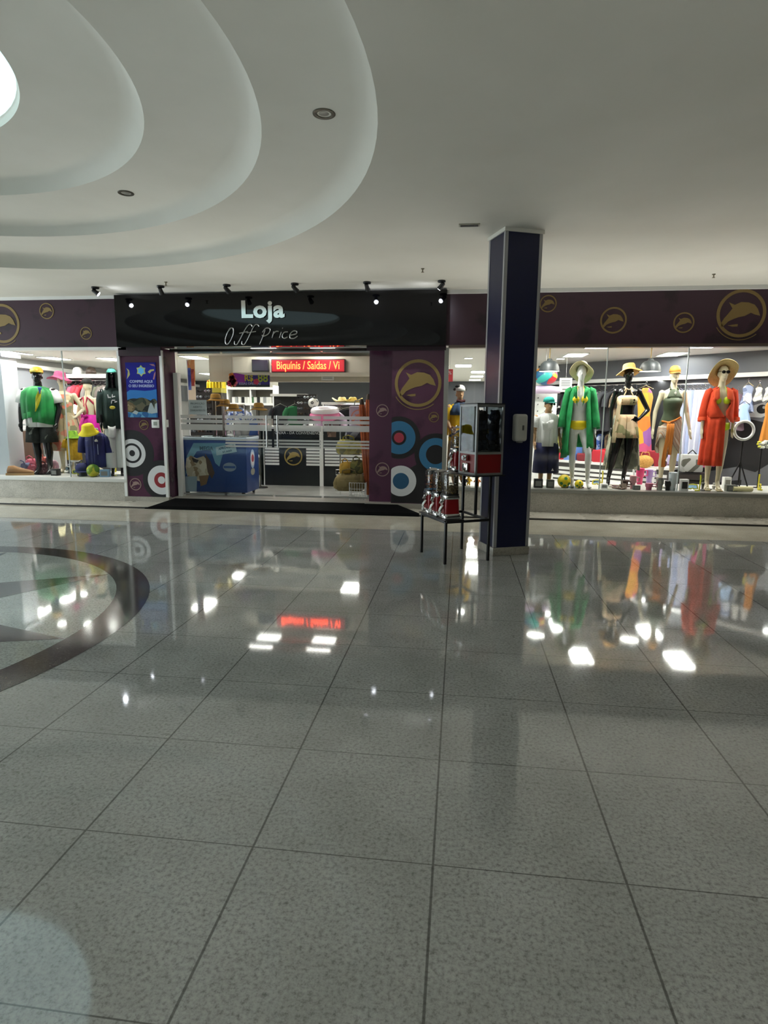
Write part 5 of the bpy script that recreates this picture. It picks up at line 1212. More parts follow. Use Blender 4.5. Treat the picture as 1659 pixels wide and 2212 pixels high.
# ---- shop counter
CY = 11.36; cx0, cx1 = A(568, 1000, CY).x, -1.75; cxm = A(695, 1000, CY).x
t = thing('shop_counter', 'black and white shop counter with gold dolphin emblem and white slats', 'counter', (0, 0, 0.07))
ztop = A(640, 921, CY).z - .07
MB().bb(cx0, cx1, CY, CY + .6, 0, ztop - .05).build('body', M('counter_black', '0e1013', 0.35), t)
MB().bb(cx0 - .03, cx1 + .03, CY - .03, CY + .63, ztop - .05, ztop).build('countertop', WGLOSS, t)
for x in (cx0, cxm, A(567, 1000, CY).x): MB().bb(x - .035, x + .035, CY - .03, CY, 0, ztop - .05).build('white_post', WGLOSS, t)
for i in range(6):
    z0, z1 = A(640, 967.5 + 6.6 * i + 4.6, CY).z - .07, A(640, 967.5 + 6.6 * i, CY).z - .07
    for xa, xb in ((A(573, 980, CY).x, A(603, 980, CY).x), (A(662, 980, CY).x, A(692, 980, CY).x), (A(702, 980, CY).x, cx1)): MB().bb(xa, xb, CY - .02, CY, z0, z1).build('slat', WGLOSS, t)
MB().bb(A(609, 930, CY).x, A(694, 930, CY).x, CY - .022, CY, A(640, 947, CY).z - .07, A(640, 926, CY).z - .07).build('black_panel', M('panel_gloss_black', '060608', 0.2), t)
q = A(646, 935.5, CY - .024); text('lettering', 'CAIXA - DA CONVENIÊNCIA', M('print_white', 'd8d8da', 0.45), (q.x, q.y, q.z - .07), .075, t, ext=.001)
q = A(633.5, 985.5, CY - .002); dolphin(t, V((q.x, CY - .002, q.z - .07)), 20.5 / 113, M('gold_bright', 'a08a45', .45))
a, b = A(707, 921, CY - .03), A(726, 944, CY - .03)
tag(MB().bb(a.x, b.x, CY - .045, CY - .035, b.z, a.z).build('photo_card', PAT('photo_card', ['6e5648', '8d7060', '4d3a34', 'a58a78'], 14), smooth=False), 'brown photo card fixed to the white counter beside the basket rack', 'card')
for i, (px, lb) in enumerate(((618, 'small payment terminal on the counter near the left'), (660, 'small payment terminal on the counter toward the right'))):
    q = A(px, 918, CY + .2); o = thing('card_terminal', lb, 'terminal', (q.x, CY + .2, ztop + .07))
    MB().box((0, 0, .02), (.08, .16, .035), rx=.15, bev=.008).build('body', BLACK, o); MB().box((0, -.02, .042), (.06, .06, .004), rx=.15).build('screen', M('screen_grey', '7c8a88', .2), o)

# ---- basket rack with bags and orange parasols at the right of the entrance
q = A(765, 1045, 10.0)
t = thing('basket_rack', 'metal rack with three tilted baskets of bags right of the entrance', 'rack', (q.x, 10.0, .07))
tiers = [(A(760, 975, 9.95).z, .30, .0), (A(760, 1022, 9.9).z, .36, -.06), (A(760, 1056, 9.85).z, .42, -.12)]
for s_ in (-1, 1): MB().tube([(s_ * .28, .2, 0), (s_ * .28, .2, 1.1)], .012, n=8).build('post', CHROME, t)
for z, d, y in tiers:
    m = MB(); z -= .07
    for k in range(9): x = -.28 + .07 * k; m.tube([(x, .2, z + .10), (x, .2, z), (x, y - .1, z - .03), (x, y - .12, z + .06)], .004, n=5)
    for yy, zz in ((.2, z), (.05, z - .015), (y - .1, z - .03), (y - .12, z + .06)): m.tube([(-.28, yy, zz), (.28, yy, zz)], .005, n=5)
    m.build('basket', CHROME, t)
def bag(name, label, px, py, Y, w, d, h, mat, group, rz=0.0, hmat=None):
    p = A(px, py, Y); o = thing(name, label, 'bag', (p.x, Y, p.z), rz, group=group)
    m = MB(); rnd = random.Random(int(px * 7 + py)); n = 20; rings = []
    for z, f in ((0, .85), (h * .12, 1.0), (h * .45, 1.05), (h * .75, .95), (h * .95, .75), (h, .55)):
        rings.append([V((w / 2 * f * math.copysign(abs(math.cos(a)) ** .6, math.cos(a)) * (1 + .08 * rnd.uniform(-1, 1)), d / 2 * f * math.copysign(abs(math.sin(a)) ** .6, math.sin(a)) * (1 + .1 * rnd.uniform(-1, 1)), z + .012 * rnd.uniform(-1, 1))) for a in [2 * PI * k / n for k in range(n)]])
    m.loft(rings); m.build('bag_body', mat, o, ang=70)
    m = MB(); m.tube([(-w * .25, -d * .3, h * .8), (-w * .2, -d * .45, h * 1.2), (0, -d * .45, h * 1.32), (w * .2, -d * .45, h * 1.2), (w * .25, -d * .3, h * .8)], .010, n=6); m.build('handle', hmat or mat, o)
    m = MB(); m.box((0, -d * .52, h * .42), (w * .55, .02, h * .4), bev=.006); m.build('pocket', hmat or mat, o)
CAM1 = PAT('camouflage_green', ['4b4a22', '6c6a2e', '3a3a1e', '80773a'], 14); CAM2 = PAT('camouflage_yellow', ['8f8426', 'a79a33', '6f6d22', 'b3a640'], 14); KHK = PAT('khaki_canvas', ['7d6b3f', '8a784b', '6e5d36'], 10)
bag('beach_bag', 'olive yellow camouflage bag in the top basket of the rack', 755, 981, 9.92, .42, .25, .24, CAM2, 'bags in the basket rack')
bag('beach_bag', 'navy and grey bag lying on top of the basket rack', 771, 949, 9.97, .36, .24, .16, PAT('navy_bag', ['1f2333', '7d8088', '262b45', '1a1d2c'], 9), 'bags in the basket rack')
bag('beach_bag', 'mustard folded bag in the left of the middle basket', 748, 1022, 9.85, .20, .28, .19, PAT('mustard_bag', ['b9912f', 'a67f26', 'c9a445'], 9), 'bags in the basket rack')
bag('beach_bag', 'dark green camouflage bag in the right of the middle basket', 772, 1022, 9.87, .24, .28, .22, CAM1, 'bags in the basket rack')
bag('beach_bag', 'khaki canvas bag filling the bottom basket of the rack', 757, 1057, 9.80, .52, .34, .27, KHK, 'bags in the basket rack')
for (px0_, py0_, px1_, py1_, Y_, lb) in ((781, 862, 796, 1070, 9.74, 'closed orange parasol leaning beside the basket rack, left of two'), (796, 851, 803, 1078, 9.72, 'closed orange parasol standing against the entrance jamb, right of two')):
    a, b = A(px0_, py0_, Y_ + .06), A(px1_, py1_, Y_); b.z = .076
    t = thing('closed_parasol', lb, 'parasol', b, group='closed orange parasols by the entrance'); d = a - b
    m = MB(); n = 18; rings = []
    for f_, r in ((.04, .025), (.08, .052), (.5, .058), (.9, .055), (.945, .045)):
        rings.append([d * f_ + V(((r + .006 * math.sin(8 * 2 * PI * k / n)) * math.cos(2 * PI * k / n), (r + .006 * math.sin(8 * 2 * PI * k / n)) * math.sin(2 * PI * k / n), 0)) for k in range(n)])
    m.loft(rings); m.build('folded_canopy', M('parasol_orange', 'b3541f', .7, noise=('9a4518', 8, .4, .6)), t, ang=60)
    MB().tube([V((0, 0, 0)), d * .06], .014, n=10).build('pole', STEEL, t); MB().tube([d * .94, d * .985, d * 1.0], [.04, .035, .02], n=12).build('cap', M('cap_dark', '3a2c22', .5), t)
q = A(773, 1076, 9.62)
t = thing('wire_bin', 'small white wire basket on the floor beside the parasols', 'basket', (q.x, 9.66, .076))
m = MB()
for k in range(7):
    x = -.13 + .043 * k
    for y in (-.12, .12): m.tube([(x, y, 0), (x, y, .28)], .003, n=5)
    for s_ in (-.13, .13): m.tube([(s_, x * .92, 0), (s_, x * .92, .28)], .003, n=5)
for z in (0.004, .09, .18, .28): m.tube([(-.13, -.12, z), (.13, -.12, z), (.13, .12, z), (-.13, .12, z), (-.13, -.12, z)], .0035, n=5)
m.build('wires', WGLOSS, t)

# ---- left interior: sunglasses rack, banner, shelves with hats
def spinner(px, py0, py1, Y, label, rows, cols, w, group=None):
    a, b = A(px, py0, Y), A(px, py1, Y); t = thing('sunglasses_rack', label, 'display rack', (a.x, Y, .07), group=group)
    zt, zb = a.z - .07, max(b.z - .07, .05)
    MB().box((0, .03, (zt + zb) / 2), (w, .03, zt - zb)).build('board', M('rack_dark', '2b2624', .5), t); MB().tube([(0, .03, 0), (0, .03, zb)], .02, n=10).build('pole', BLKMET, t); MB().lathe([(0, 0), (.22, 0), (.22, .02), (0, .03)], n=24).build('foot', BLKMET, t)
    MM = [M('lens_black', '0d0d0f', .08), M('lens_brown', '3a2a1e', .08), M('lens_grey', '55595e', .08), M('lens_mirror', 'aab0b8', .06, .9)]
    for r in range(rows):
        for c in range(cols):
            x = -w / 2 + w * (c + .5) / cols; z = zb + (zt - zb) * (r + .5) / rows
            m = MB()
            for s_ in (-1, 1): m.ell((x + s_ * .032, -.005, z), (.030, .008, .024), n=10, m=6); m.tube([(x + s_ * .062, -.005, z + .008), (x + s_ * .055, .02, z)], .003, n=5)
            m.tube([(x - .01, -.005, z + .008), (x + .01, -.005, z + .008)], .004, n=5)
            m.build('sunglasses', MM[(r * 5 + c * 3) % 4], t)
spinner(430, 838, 962, 11.0, 'tall dark sunglasses rack behind the paper notice', 10, 3, .48)
spinner(662, 852, 912, 12.3, 'sunglasses spinner with pale frames behind the counter', 5, 3, .42)
a, b = A(402, 777, 10.3), A(424, 902, 10.3)
t = thing('vertical_banner', 'tall narrow blue and orange product banner behind the left glass panel', 'banner', ((a.x + b.x) / 2, 10.32, 0.07)); bw = b.x - a.x
MB().bb(-bw / 2, bw / 2, -.004, .004, b.z - .07, a.z - .07).build('cloth', PAT('banner_print', ['d8863a', 'e0a867', 'c8543c', 'dbb58c', 'e8d3b8'], 7, .6, stretch=(1, 1, .6)), t)
z1 = a.z - .07; z0 = b.z - .07; hh = z1 - z0
MB().bb(-bw / 2 + .015, -bw * .02, -.008, -.004, z0 + hh * .48, z0 + hh * .86).build('blue_print', PAT('banner_blue', ['3b4f9c', '5a6cb2', '2f3f86'], 10), t)
MB().bb(bw * .02, bw / 2 - .015, -.008, -.004, z0 + hh * .55, z0 + hh * .84).build('red_print', PAT('banner_red', ['9c3a33', 'b55446', '8a2f2e'], 10), t)
MB().ring((-.0, z0 + hh * .12), 0, bw * .33, -.008, -.004, n=20).build('pink_print', M('banner_pink', 'cf8296', .5), t)
MB().bb(-bw / 2, -bw / 2 + .012, -.01, .01, 0, z1).build('pole', WGLOSS, t)
# white shelf unit in the middle distance
SY = 12.9
t = thing('shelf_unit', 'white wall shelf unit with two lit shelves of small goods behind the freezer', 'shelf', (0, 0, .07))
sx0, sx1 = A(490, 850, SY).x, A(590, 850, SY).x
z1_, z2_ = A(540, 839, SY).z - .07, A(540, 873, SY).z - .07
MB().bb(sx0, sx1, SY + .35, SY + .38, 0, 2.2).build('back_panel', M('shelf_back', '9a978c', .6), t)
for z in (z1_, z2_, .9, .45): MB().bb(sx0, sx1, SY, SY + .36, z - .025, z + .025).build('shelf', WGLOSS, t)
for x in (sx0, (sx0 + sx1) / 2, sx1): MB().bb(x - .015, x + .015, SY + .02, SY + .37, 0, 2.0).build('upright', WGLOSS, t)
def mug(x, y, z, mat, label, group, r=.04, h=.09, name='mug', cat='mug'):
    o = thing(name, label, cat, (x, y, z), group=group)
    m = MB(); m.lathe([(0, 0), (r * .9, 0), (r, .008), (r, h), (r * .9, h), (r * .88, .012), (0, .012)], n=18); m.build('cup', mat, o)
    m = MB(); m.tube([(r * .95, 0, h * .8), (r * 1.55, 0, h * .78), (r * 1.65, 0, h * .4), (r * .95, 0, h * .18)], .006, n=6); m.build('handle', mat, o)
    return o
MUGM = [M('ceramic_white', 'e6e6e0', .3), M('ceramic_black', '1b1b1d', .3), M('ceramic_green', '3f6b46', .3), M('ceramic_grey', '8f9392', .3)]; MUGN = ['white', 'black', 'green', 'grey']
for i in range(13):
    x = sx0 + .12 + (sx1 - sx0 - .2) * i / 12; c = (0, 3, 0, 1, 0, 0, 2, 0, 1, 0, 3, 0, 0)[i]
    mug(x, SY + .12, .07 + z2_ + .026, MUGM[c], '%s mug on the lower lit shelf, %s from the left' % (MUGN[c], ORD[i]), 'mugs on the white wall shelf', r=.05, h=.13)
for i in range(10):
    x = sx0 + .15 + (sx1 - sx0 - .25) * i / 9; c = (1, 0, 3, 0, 2, 1, 0, 3, 0, 0)[i]
    mug(x, SY + .14, .07 + .9 + .026, MUGM[c], '%s mug on the third shelf down, %s from the left' % (MUGN[c], ORD[i]), 'mugs on the white wall shelf', r=.06, h=.16)
def loose_hat(p, label, mat, group, rb=.19, cow=False):
    o = thing('straw_hat', label, 'hat', p, group=group)
    if cow:
        n = 40; rows = []
        for r, z in ((0, .11), (.05, .115), (.075, .10), (.085, .05), (.09, 0), (.13, .0), (.17, .01), (.20, .03)):
            rows.append([V((r * 1.05 * math.cos(2 * PI * k / n), r * 1.2 * math.sin(2 * PI * k / n), z + (.07 * (abs(math.cos(2 * PI * k / n)) ** 3) * max(0, (r - .09) / .11)) - (.02 * abs(math.sin(2 * PI * k / n)) if r < .06 else 0))) for k in range(n + 1)])
        m = MB(); m.sheet(rows); h_ = m.build('crown_and_brim', mat, o, ang=80); solid(h_, .006, 1)
        m = MB(); m.lathe([(.092, .004), (.090, .022)], n=30, sx=1.05, sy=1.2, cap=False); m.build('band', M('hat_band_brown', '6b5430', .7), o)
    else:
        h_ = straw_hat(o, (0, 0, .03), mat, rb=rb, rc=.085, h=.10, droop=.03, band=M('hat_band_brown', '6b5430', .7))
    return o
gold_ = M('straw_gold', 'b98c3a', .85, noise=('9a7430', 100, .4, .6))
for i, (px, py, Y_) in enumerate(((466, 866, 10.9), (486, 878, 11.1), (505, 888, 11.1), (559, 886, 10.9))):
    p = A(px, py, Y_); st_ = thing('hat_stand', 'slim metal hat stand behind the glass entrance, %s from the left' % ORD[i], 'stand', (p.x, Y_, .07), group='hat stands behind the entrance')
    MB().tube([(0, 0, 0), (0, 0, p.z - .07)], .010, n=8).build('pole', BLKMET if i == 3 else CHROME, st_); MB().lathe([(0, 0), (.14, 0), (.13, .015), (0, .02)], n=20).build('foot', BLKMET, st_)
    loose_hat(p, 'tan straw hat on a hat stand behind the glass entrance, %s from the left' % ORD[i], gold_, 'straw hats on stands behind the entrance', rb=.16)
a = A(458, 848, 11.3); t = thing('product_display', 'yellow sunscreen display box with a yellow top behind the sunglasses rack', 'display', (a.x, 11.35, .07))
MB().bb(-.16, .16, 0, .25, 0, a.z - .07).build('stand', M('display_dark', '3b3530', .6), t); MB().bb(-.17, .17, -.02, .26, a.z - .07, a.z + .02).build('tray', M('display_yellow', 'e0d34a', .5), t); MB().bb(-.17, .17, .22, .26, a.z + .02, a.z + .19).build('header', M('display_yellow', 'e0d34a', .5), t)
for i in range(5): q = thing('sunscreen_bottle', 'yellow sunscreen bottle in the yellow display, %s from the left' % ORD[i], 'bottle', (a.x - .13 + .065 * i, 11.42, a.z + .092), group='sunscreen bottles in the display'); m = MB(); m.lathe([(0, 0), (.024, 0), (.026, .02), (.026, .10), (.012, .12), (0, .12)], n=12); m.build('bottle', M('bottle_yellow', 'e6cf2e', .35), q); m = MB(); m.lathe([(0, .12), (.013, .12), (.013, .145), (0, .145)], n=10); m.build('bottle_cap', M('bottle_cap_orange', 'd87a22', .4), q)

# ---- hanging clothes
def garment_mesh(kind, w, h, seed):
    rnd = random.Random(seed); n = 28; rings = []
    if kind == 'trousers': prof = [(0, .85), (.06, .9), (.3, .95), (.6, 1.0), (1.0, 1.02)]
    elif kind == 'top': prof = [(0, .35), (.05, .80), (.10, 1.0), (.35, .85), (.7, .88), (1.0, .93)]
    else: prof = [(0, .30), (.05, .62), (.12, .80), (.35, .62), (.65, .92), (1.0, 1.2)]
    for t_, f in prof:
        rings.append([V(((w / 2 * f) * math.cos(a) , (.028 + .02 * t_) * math.sin(a) + .014 * t_ * math.sin(5 * a + seed), -h * t_ + .015 * math.sin(3 * a + seed) * t_)) for a in [2 * PI * k / n for k in range(n)]])
    m = MB(); m.loft(rings); 
    if kind == 'top':
        for s_ in (-1, 1): m.tube([(s_ * w * .40, 0, -h * .09), (s_ * w * .56, 0, -h * .25), (s_ * w * .60, 0, -h * .42)], [.055, .06, .058], n=10)
    return m
def garment(kind, w, h, mat, loc, rz, label, group, seed=0, gname=None):
    nm = {'trousers': 'hanging_trousers', 'top': 'hanging_shirt', 'dress': 'hanging_dress'}[kind]
    o = thing(gname or nm, label, {'trousers': 'trousers', 'top': 'shirt', 'dress': 'dress'}[kind], loc, rz, group)
    garment_mesh(kind, w, h, seed).build('fabric', mat, o, ang=80)
    m = MB(); m.tube([(-w * .38, 0, -.02), (0, 0, .045), (w * .38, 0, -.02)], .006, n=5); m.tube([(0, 0, .045), (0, 0, .075), (.018, 0, .095), (0, 0, .11), (-.014, 0, .10)], .003, n=5); m.build('hanger', CHROME, o)
    return o
def row(kind, specs, p0, p1, z, rz, group, desc, w, h, jit=.25):
    """specs: list of (colour word, material); hung between p0 and p1"""
    n = len(specs); protos = {}
    for i, (cw, mt_) in enumerate(specs):
        f = i / max(1, n - 1); p = V(p0).lerp(V(p1), f); p.z = z
        lb = '%s %s, %s from the left' % (cw, desc, ORD[i])
        r_ = rz + random.uniform(-jit, jit)
        if cw in protos: dup(protos[cw], lb, p, r_, group)
        else: protos[cw] = garment(kind, w * random.uniform(.95, 1.05), h * random.uniform(.95, 1.05), mt_, p, r_, lb, group, seed=i)
def rail(name, label, p0, p1, z, legs=True):
    p0, p1 = V(p0), V(p1); t = thing(name, label, 'clothes rail', (p0 + p1) / 2); c = (p0 + p1) / 2
    a, b = p0 - c, p1 - c; a.z = b.z = z
    MB().tube([a, b], .014, n=8).build('bar', CHROME, t)
    for e in (a, b):
        if legs: MB().tube([(e.x, e.y, .07), e], .014, n=8).build('post', CHROME, t); MB().box((e.x, e.y, .08), (.5, .06, .02), rz=wang + PI / 2).build('foot', CHROME, t)
        else: MB().tube([e, e + wn * .42], .010, n=6).build('bracket', CHROME, t)
WHT = M('trouser_white', 'd5d8e6', .85, bump=.2, bscale=30); PBL = M('trouser_pale_blue', 'b3bfe0', .85, bump=.2, bscale=30); LIL = M('trouser_lilac', 'c2b8e2', .85); PNK = M('fabric_pink', 'c4527e', .8)
# pale trousers behind the orange shirt mannequin
sA, sB = OS(1468, -.42), OS(1540, -.42)
rail('clothes_rail', 'chrome rail of pale trousers between the visor and orange shirt mannequins', obl(sA + .1, -.42, 0), obl(sB - .1, -.42, 0), 2.03, legs=False)
row('trousers', [('lilac', LIL), ('white', WHT), ('pale blue', PBL), ('white', WHT), ('pale blue', PBL), ('white', WHT), ('white', WHT), ('pale blue', PBL), ('pink', PNK)], obl(sA, -.42, 0), obl(sB, -.42, 0), 1.92, wang + 1.35, 'pale trousers on the rail of the right wall', 'trousers on the right wall rail', .34, 1.28, .15)
# patterned clothes, two tiers, behind the black mannequin
cols = [('dark grey', M('fab_dgrey', '4a4c52', .85)), ('grey floral', PAT('fab_gfl', ['6b6f72', '8d8f8f', '4d5154', 'a5a39c'], 14)), ('black', M('fab_black', '1e1f22', .85)), ('tan print', PAT('fab_tan', ['9a8468', '7d6a52', 'b59f80', '5e5244'], 14)), ('slate', M('fab_slate', '5d6672', .85)), ('charcoal', M('fab_char', '35373c', .85))]
row('top', [cols[i % 6] for i in (0, 2, 1, 5, 0, 3, 4, 2, 1, 0, 5, 3, 2, 4)], obl(5.75, -.42, 0), obl(3.75, -.42, 0), 1.95, wang + 1.5, 'dark tops on the upper right wall rail', 'shirt on the upper right wall rail', .44, .78, .15)
rail('clothes_rail', 'upper chrome rail of dark shirts behind the black mannequin', obl(5.85, -.42, 0), obl(3.65, -.42, 0), 2.06, legs=False)
cols2 = [('light blue', M('fab_lblue', '7fa6d8', .8)), ('yellow green', M('fab_ygreen', 'b7b85e', .8)), ('blue print', PAT('fab_bprint', ['3f62b0', '7f9bd0', '2f4a94', 'b8c6e0'], 12)), ('grey', M('fab_grey', '84878a', .8)), ('white', M('fab_white', 'd6d8d8', .8)), ('brown print', PAT('fab_brown', ['6e5a44', '8a7458', '4f4234'], 14)), ('orange', M('fab_orange', 'd9782c', .8))]
row('dress', [cols2[i] for i in (4, 0, 1, 2, 0, 3, 5, 2, 5, 3, 5, 6)], obl(5.7, -.42, 0), obl(3.7, -.42, 0), 1.12, wang + 1.5, 'bright dresses on the lower right wall rail', 'dress on the lower right wall rail', .34, .72, .15)
rail('clothes_rail', 'lower chrome rail of bright dresses behind the black mannequin', obl(5.8, -.42, 0), obl(3.6, -.42, 0), 1.23, legs=False)
garment('dress', .34, 1.4, PAT('fab_sunset', ['d9772e', 'c9527a', 'e0a030', 'd98a3a', '8f5a9c'], 6, stretch=(1, 1, .5)), obl(3.5, -.55, 1.98), wang + .7, 'long orange and pink dress hanging beside the elbow of the black mannequin', 'single hanging pieces on the right wall', 4)
WL_ = PAT('fab_white_lace', ['d8d8d4', 'b8b8b4', 'e6e6e2'], 24)
for i, (px, py, w, h, mt_, lb) in enumerate(((1613, 832, .20, .44, PAT('fab_bw_print', ['c9cfe0', '9aa6c4', 'dfe3ec', '6e7a98'], 12), 'pale blue printed dress on a hanger above the ring light'), (1637, 836, .13, .22, WL_, 'short white lace top on a hanger over the eye of the mural'), (1657, 836, .12, .22, WL_, 'short white lace top at the very edge of the right window'), (1592, 850, .24, .6, M('fab_mauve', '7a6470', .85), 'mauve dress on a hanger behind the orange shirt mannequin'))):
    q = obl(OS(px, -.28), -.28, 0); garment('dress', w, h, mt_, (q.x, q.y, A(px, py, q.y).z), wang + .2, lb, 'single hanging pieces on the right wall', 7 + i)
q = obl(OS(1609, -.36), -.36, 0); garment('dress', .20, .30, M('fab_sky', 'a9c6e8', .8), (q.x, q.y, A(1609, 872, q.y).z), wang + .5, 'light blue skirt hanging below the printed dress above the ring light', 'single hanging pieces on the right wall', 15)
q = obl(OS(1664, -.5), -.5, 0); garment('dress', .17, .62, M('fab_amber', 'c07a2a', .8), (q.x, q.y, A(1664, 868, q.y).z), wang + .6, 'amber dress at the far right edge of the window', 'single hanging pieces on the right wall', 17)
# painted wall mural with an eye, on the oblique wall at the right end
mu = thing('wall_mural', 'grey and black painted mural with a pale eye on the right wall', 'mural', obl(OS(1606, 0), -.012, 0), wang)
flip = 1 if (Matrix.Rotation(wang, 3, 'Z') @ V((0, -1, 0))).dot(-wn) > 0 else -1
def mp(name, pts, mat, k): return MB().prism([(x * (-1 if wd.x < 0 else 1) * (1 if flip > 0 else 1), z) for x, z in pts], -flip * .003 * k, -flip * .003 * (k - 1)).build(name, mat, mu, smooth=False)
# local x runs along the wall; sgn turns "to the right in the photo" into local x
sgn = 1 if (Matrix.Rotation(wang, 3, 'Z') @ V((1, 0, 0))).dot(RT) > 0 else -1
def mp(name, pts, mat, k): return MB().prism([(x * sgn, z) for x, z in pts], -flip * .003 * k, -flip * .003 * (k - 1)).build(name, mat, mu, smooth=False)
MG = M('mural_grey', '5f6064', .6); MD = M('mural_black', '0d0d10', .6); ML = M('mural_pale', '9a9ba0', .6)
mp('grey_field', [(-1.0, .12), (1.3, .12), (1.3, 2.12), (-1.0, 2.12)], MG, 1)
mp('black_shape', [(-1.0, .95), (-.55, 1.02), (-.2, 1.34), (.12, 1.44), (.45, 1.36), (.62, 1.1), (.55, .75), (.3, .55), (.0, .62), (-.4, .52), (-1.0, .42)], MD, 2)
mp('black_shape', [(.35, 1.62), (.62, 1.72), (.95, 1.98), (1.0, 1.8), (.72, 1.5), (.6, 1.42)], MD, 2)
mp('pale_shape', [(.45, 1.3), (.62, 1.55), (.95, 1.7), (1.3, 1.9), (1.3, .9), (.9, .9), (.6, 1.0)], ML, 1.5)
mp('black_shape', [(-1.0, .12), (-.6, .12), (-.2, .35), (.1, .4), (.1, .12)], MD, 2)
mp('eye_white', [(.02, 1.52), (.16, 1.66), (.34, 1.72), (.48, 1.66), (.46, 1.54), (.30, 1.46), (.14, 1.47)], M('mural_white', 'b9bab8', .6), 3)
mp('eye_iris', [(.30 + .08 * math.cos(k * .4), 1.60 + .075 * math.sin(k * .4)) for k in range(16)], MD, 4); mp('eye_glint', [(.33 + .025 * math.cos(k * .8), 1.63 + .025 * math.sin(k * .8)) for k in range(8)], M('mural_white', 'b9bab8', .6), 5)

# ring light on its tripod
p = A(1610, 930, 9.62)
t = thing('ring_light', 'unlit white ring light on a black tripod in the right window corner', 'ring light', (p.x, 9.66, ZQ)); zc = p.z - ZQ
m = MB(); m.tube([(.135 * math.cos(2 * PI * k / 40), 0, zc + .135 * math.sin(2 * PI * k / 40)) for k in range(41)], .021, n=10, cap=False); m.build('ring', M('ring_diffuser', 'd9d9d6', .4), t)
MB().tube([(0, .01, zc - .15), (0, .01, zc - .24)], .014, n=8).build('bracket', BLACK, t); MB().tube([(0, .01, .10), (0, .01, zc - .2)], .011, n=8).build('column', BLKMET, t)
for k in range(3): a = R_(-60 + 120 * k); MB().tube([(0, .01, .42), (.17 * math.cos(a), .01 + .17 * math.sin(a), .012)], .010, n=6).build('leg', BLKMET, t)

# ---- left shop wall: shelf, red and grey clothes, lit pictures
LY = 12.2
t = thing('display_shelf', 'white wall shelf above the rail of red and grey clothes, seen through the left window', 'shelf', (0, 0, 0))
x0, x1, zsh = A(127, 812, LY).x, A(300, 812, LY).x, A(150, 812, LY).z
MB().bb(x0, x1, LY, LY + .4, zsh - .04, zsh + .04).build('board', WGLOSS, t); MB().bb(x0 + .05, x1, LY + .36, LY + .40, .3, zsh).build('back_panel', M('panel_charcoal', '4a464a', .6), t)
for x in (x0 + .08, x1 - .05): MB().bb(x - .02, x + .02, LY + .05, LY + .38, .07, zsh - .04).build('upright', M('upright_dark', '3a3a3e', .5), t)
RED = M('fab_red', 'b3202e', .8); RD2 = M('fab_rose', 'c23a52', .8); LCOL = [('red', RED), ('rose', RD2), ('grey', M('fab_warm_grey', '6e6866', .85)), ('charcoal', M('fab_char', '35373c', .85)), ('olive', M('fab_olive', '4c4e40', .85)), ('taupe', M('fab_taupe', '5d5450', .85))]
row('top', [LCOL[i] for i in (3, 1, 0, 0, 2, 3, 4, 5, 2, 3, 5, 4, 3, 2)], (x0 + .2, LY + .1, 0), (x1 - .15, LY + .1, 0), A(150, 832, LY).z, 1.5, 'clothes on the left shop wall rail', 'shirt under the left shop shelf', .46, .75, .2)
rail('clothes_rail', 'chrome rail of red and grey shirts below the shelf in the left window view', (x0 + .1, LY + .1, 0), (x1 - .1, LY + .1, 0), A(150, 832, LY).z + .105)
for i, (px, py, mt_, lb) in enumerate(((165, 806, M('cap_white', 'e2e2de', .7), 'white cap on the white shelf in the left window view'), (194, 807, M('cap_dark', '2a2a2c', .7), 'black cap on the white shelf in the left window view'))):
    q = A(px, py, LY + .1); o = thing('cap', lb, 'cap', (q.x, LY + .15, zsh + .045), 0.8, group='caps on the left shelf'); cap_hat(o, (0, 0, 0), mt_, 0, r=.10, h=.15, name='crown')
t = thing('display_table', 'white table with trainers behind the pink dress mannequin', 'table', (0, 0, .07)); zt = A(180, 889, 11.2).z; xa, xb = A(128, 889, 11.2).x, A(232, 889, 11.2).x
MB().bb(xa, xb, 11.2, 11.8, zt - .07 - .05, zt - .07).build('tabletop', WGLOSS, t); MB().bb(xa + .05, xb - .05, 11.25, 11.75, 0, zt - .12).build('cabinet', M('cabinet_dark', '26262a', .5), t)
def shoe(name, loc, rz, mat, sole, label, group=None, s=1.0, high=False):
    o = thing(name, label, 'shoe', loc, rz, group)
    m = MB(); n = 16; rings = []
    for y, w, h in ((.125, .022, .05), (.11, .034, .085 if not high else .13), (.05, .037, .09 if not high else .14), (.0, .038, .068), (-.06, .043, .05), (-.11, .038, .038), (-.145, .018, .026)):
        rings.append([V((w * s * math.cos(2 * PI * k / n), y * s, (.02 + h * (.5 + .5 * math.sin(2 * PI * k / n))) * s)) for k in range(n)])
    m.loft(rings); m.build('upper', mat, o, ang=60)
    m = MB(); m.loft([[V((w * s * sx, y * s, z * s)) for sx, z in ((-1, 0), (1, 0), (1, .026), (-1, .026))] for y, w in ((.135, .03), (.06, .04), (-.06, .046), (-.12, .04), (-.152, .02))]); m.build('sole', sole, o, ang=30)
    m = MB()
    for k in range(4): m.tube([(-.02 * s, (-.005 - .02 * k) * s, (.082 - .007 * k) * s), (.02 * s, (-.01 - .02 * k) * s, (.082 - .007 * k) * s)], .004 * s, n=5)
    m.build('laces', sole, o)
    return o
SW_ = M('sneaker_white', 'e4e4e0', .5); SOLE = M('sole_white', 'dcdcd6', .6); SRED = M('sneaker_red', 'c23a44', .5); SPK = M('sneaker_blush', 'd9b8ae', .5)
for i, (px, mt_, lb) in enumerate(((163, SW_, 'white trainer on the white table left of the pink dress'), (206, SPK, 'blush trainer on the white table right of the pink dress'), (220, SRED, 'red trainer on the white table beside the hoodie'))):
    q = A(px, 886, 11.35); shoe('trainer', (q.x, 11.4, zt), 1.2, mt_, SOLE, lb, 'trainers on the white table', 1.3)
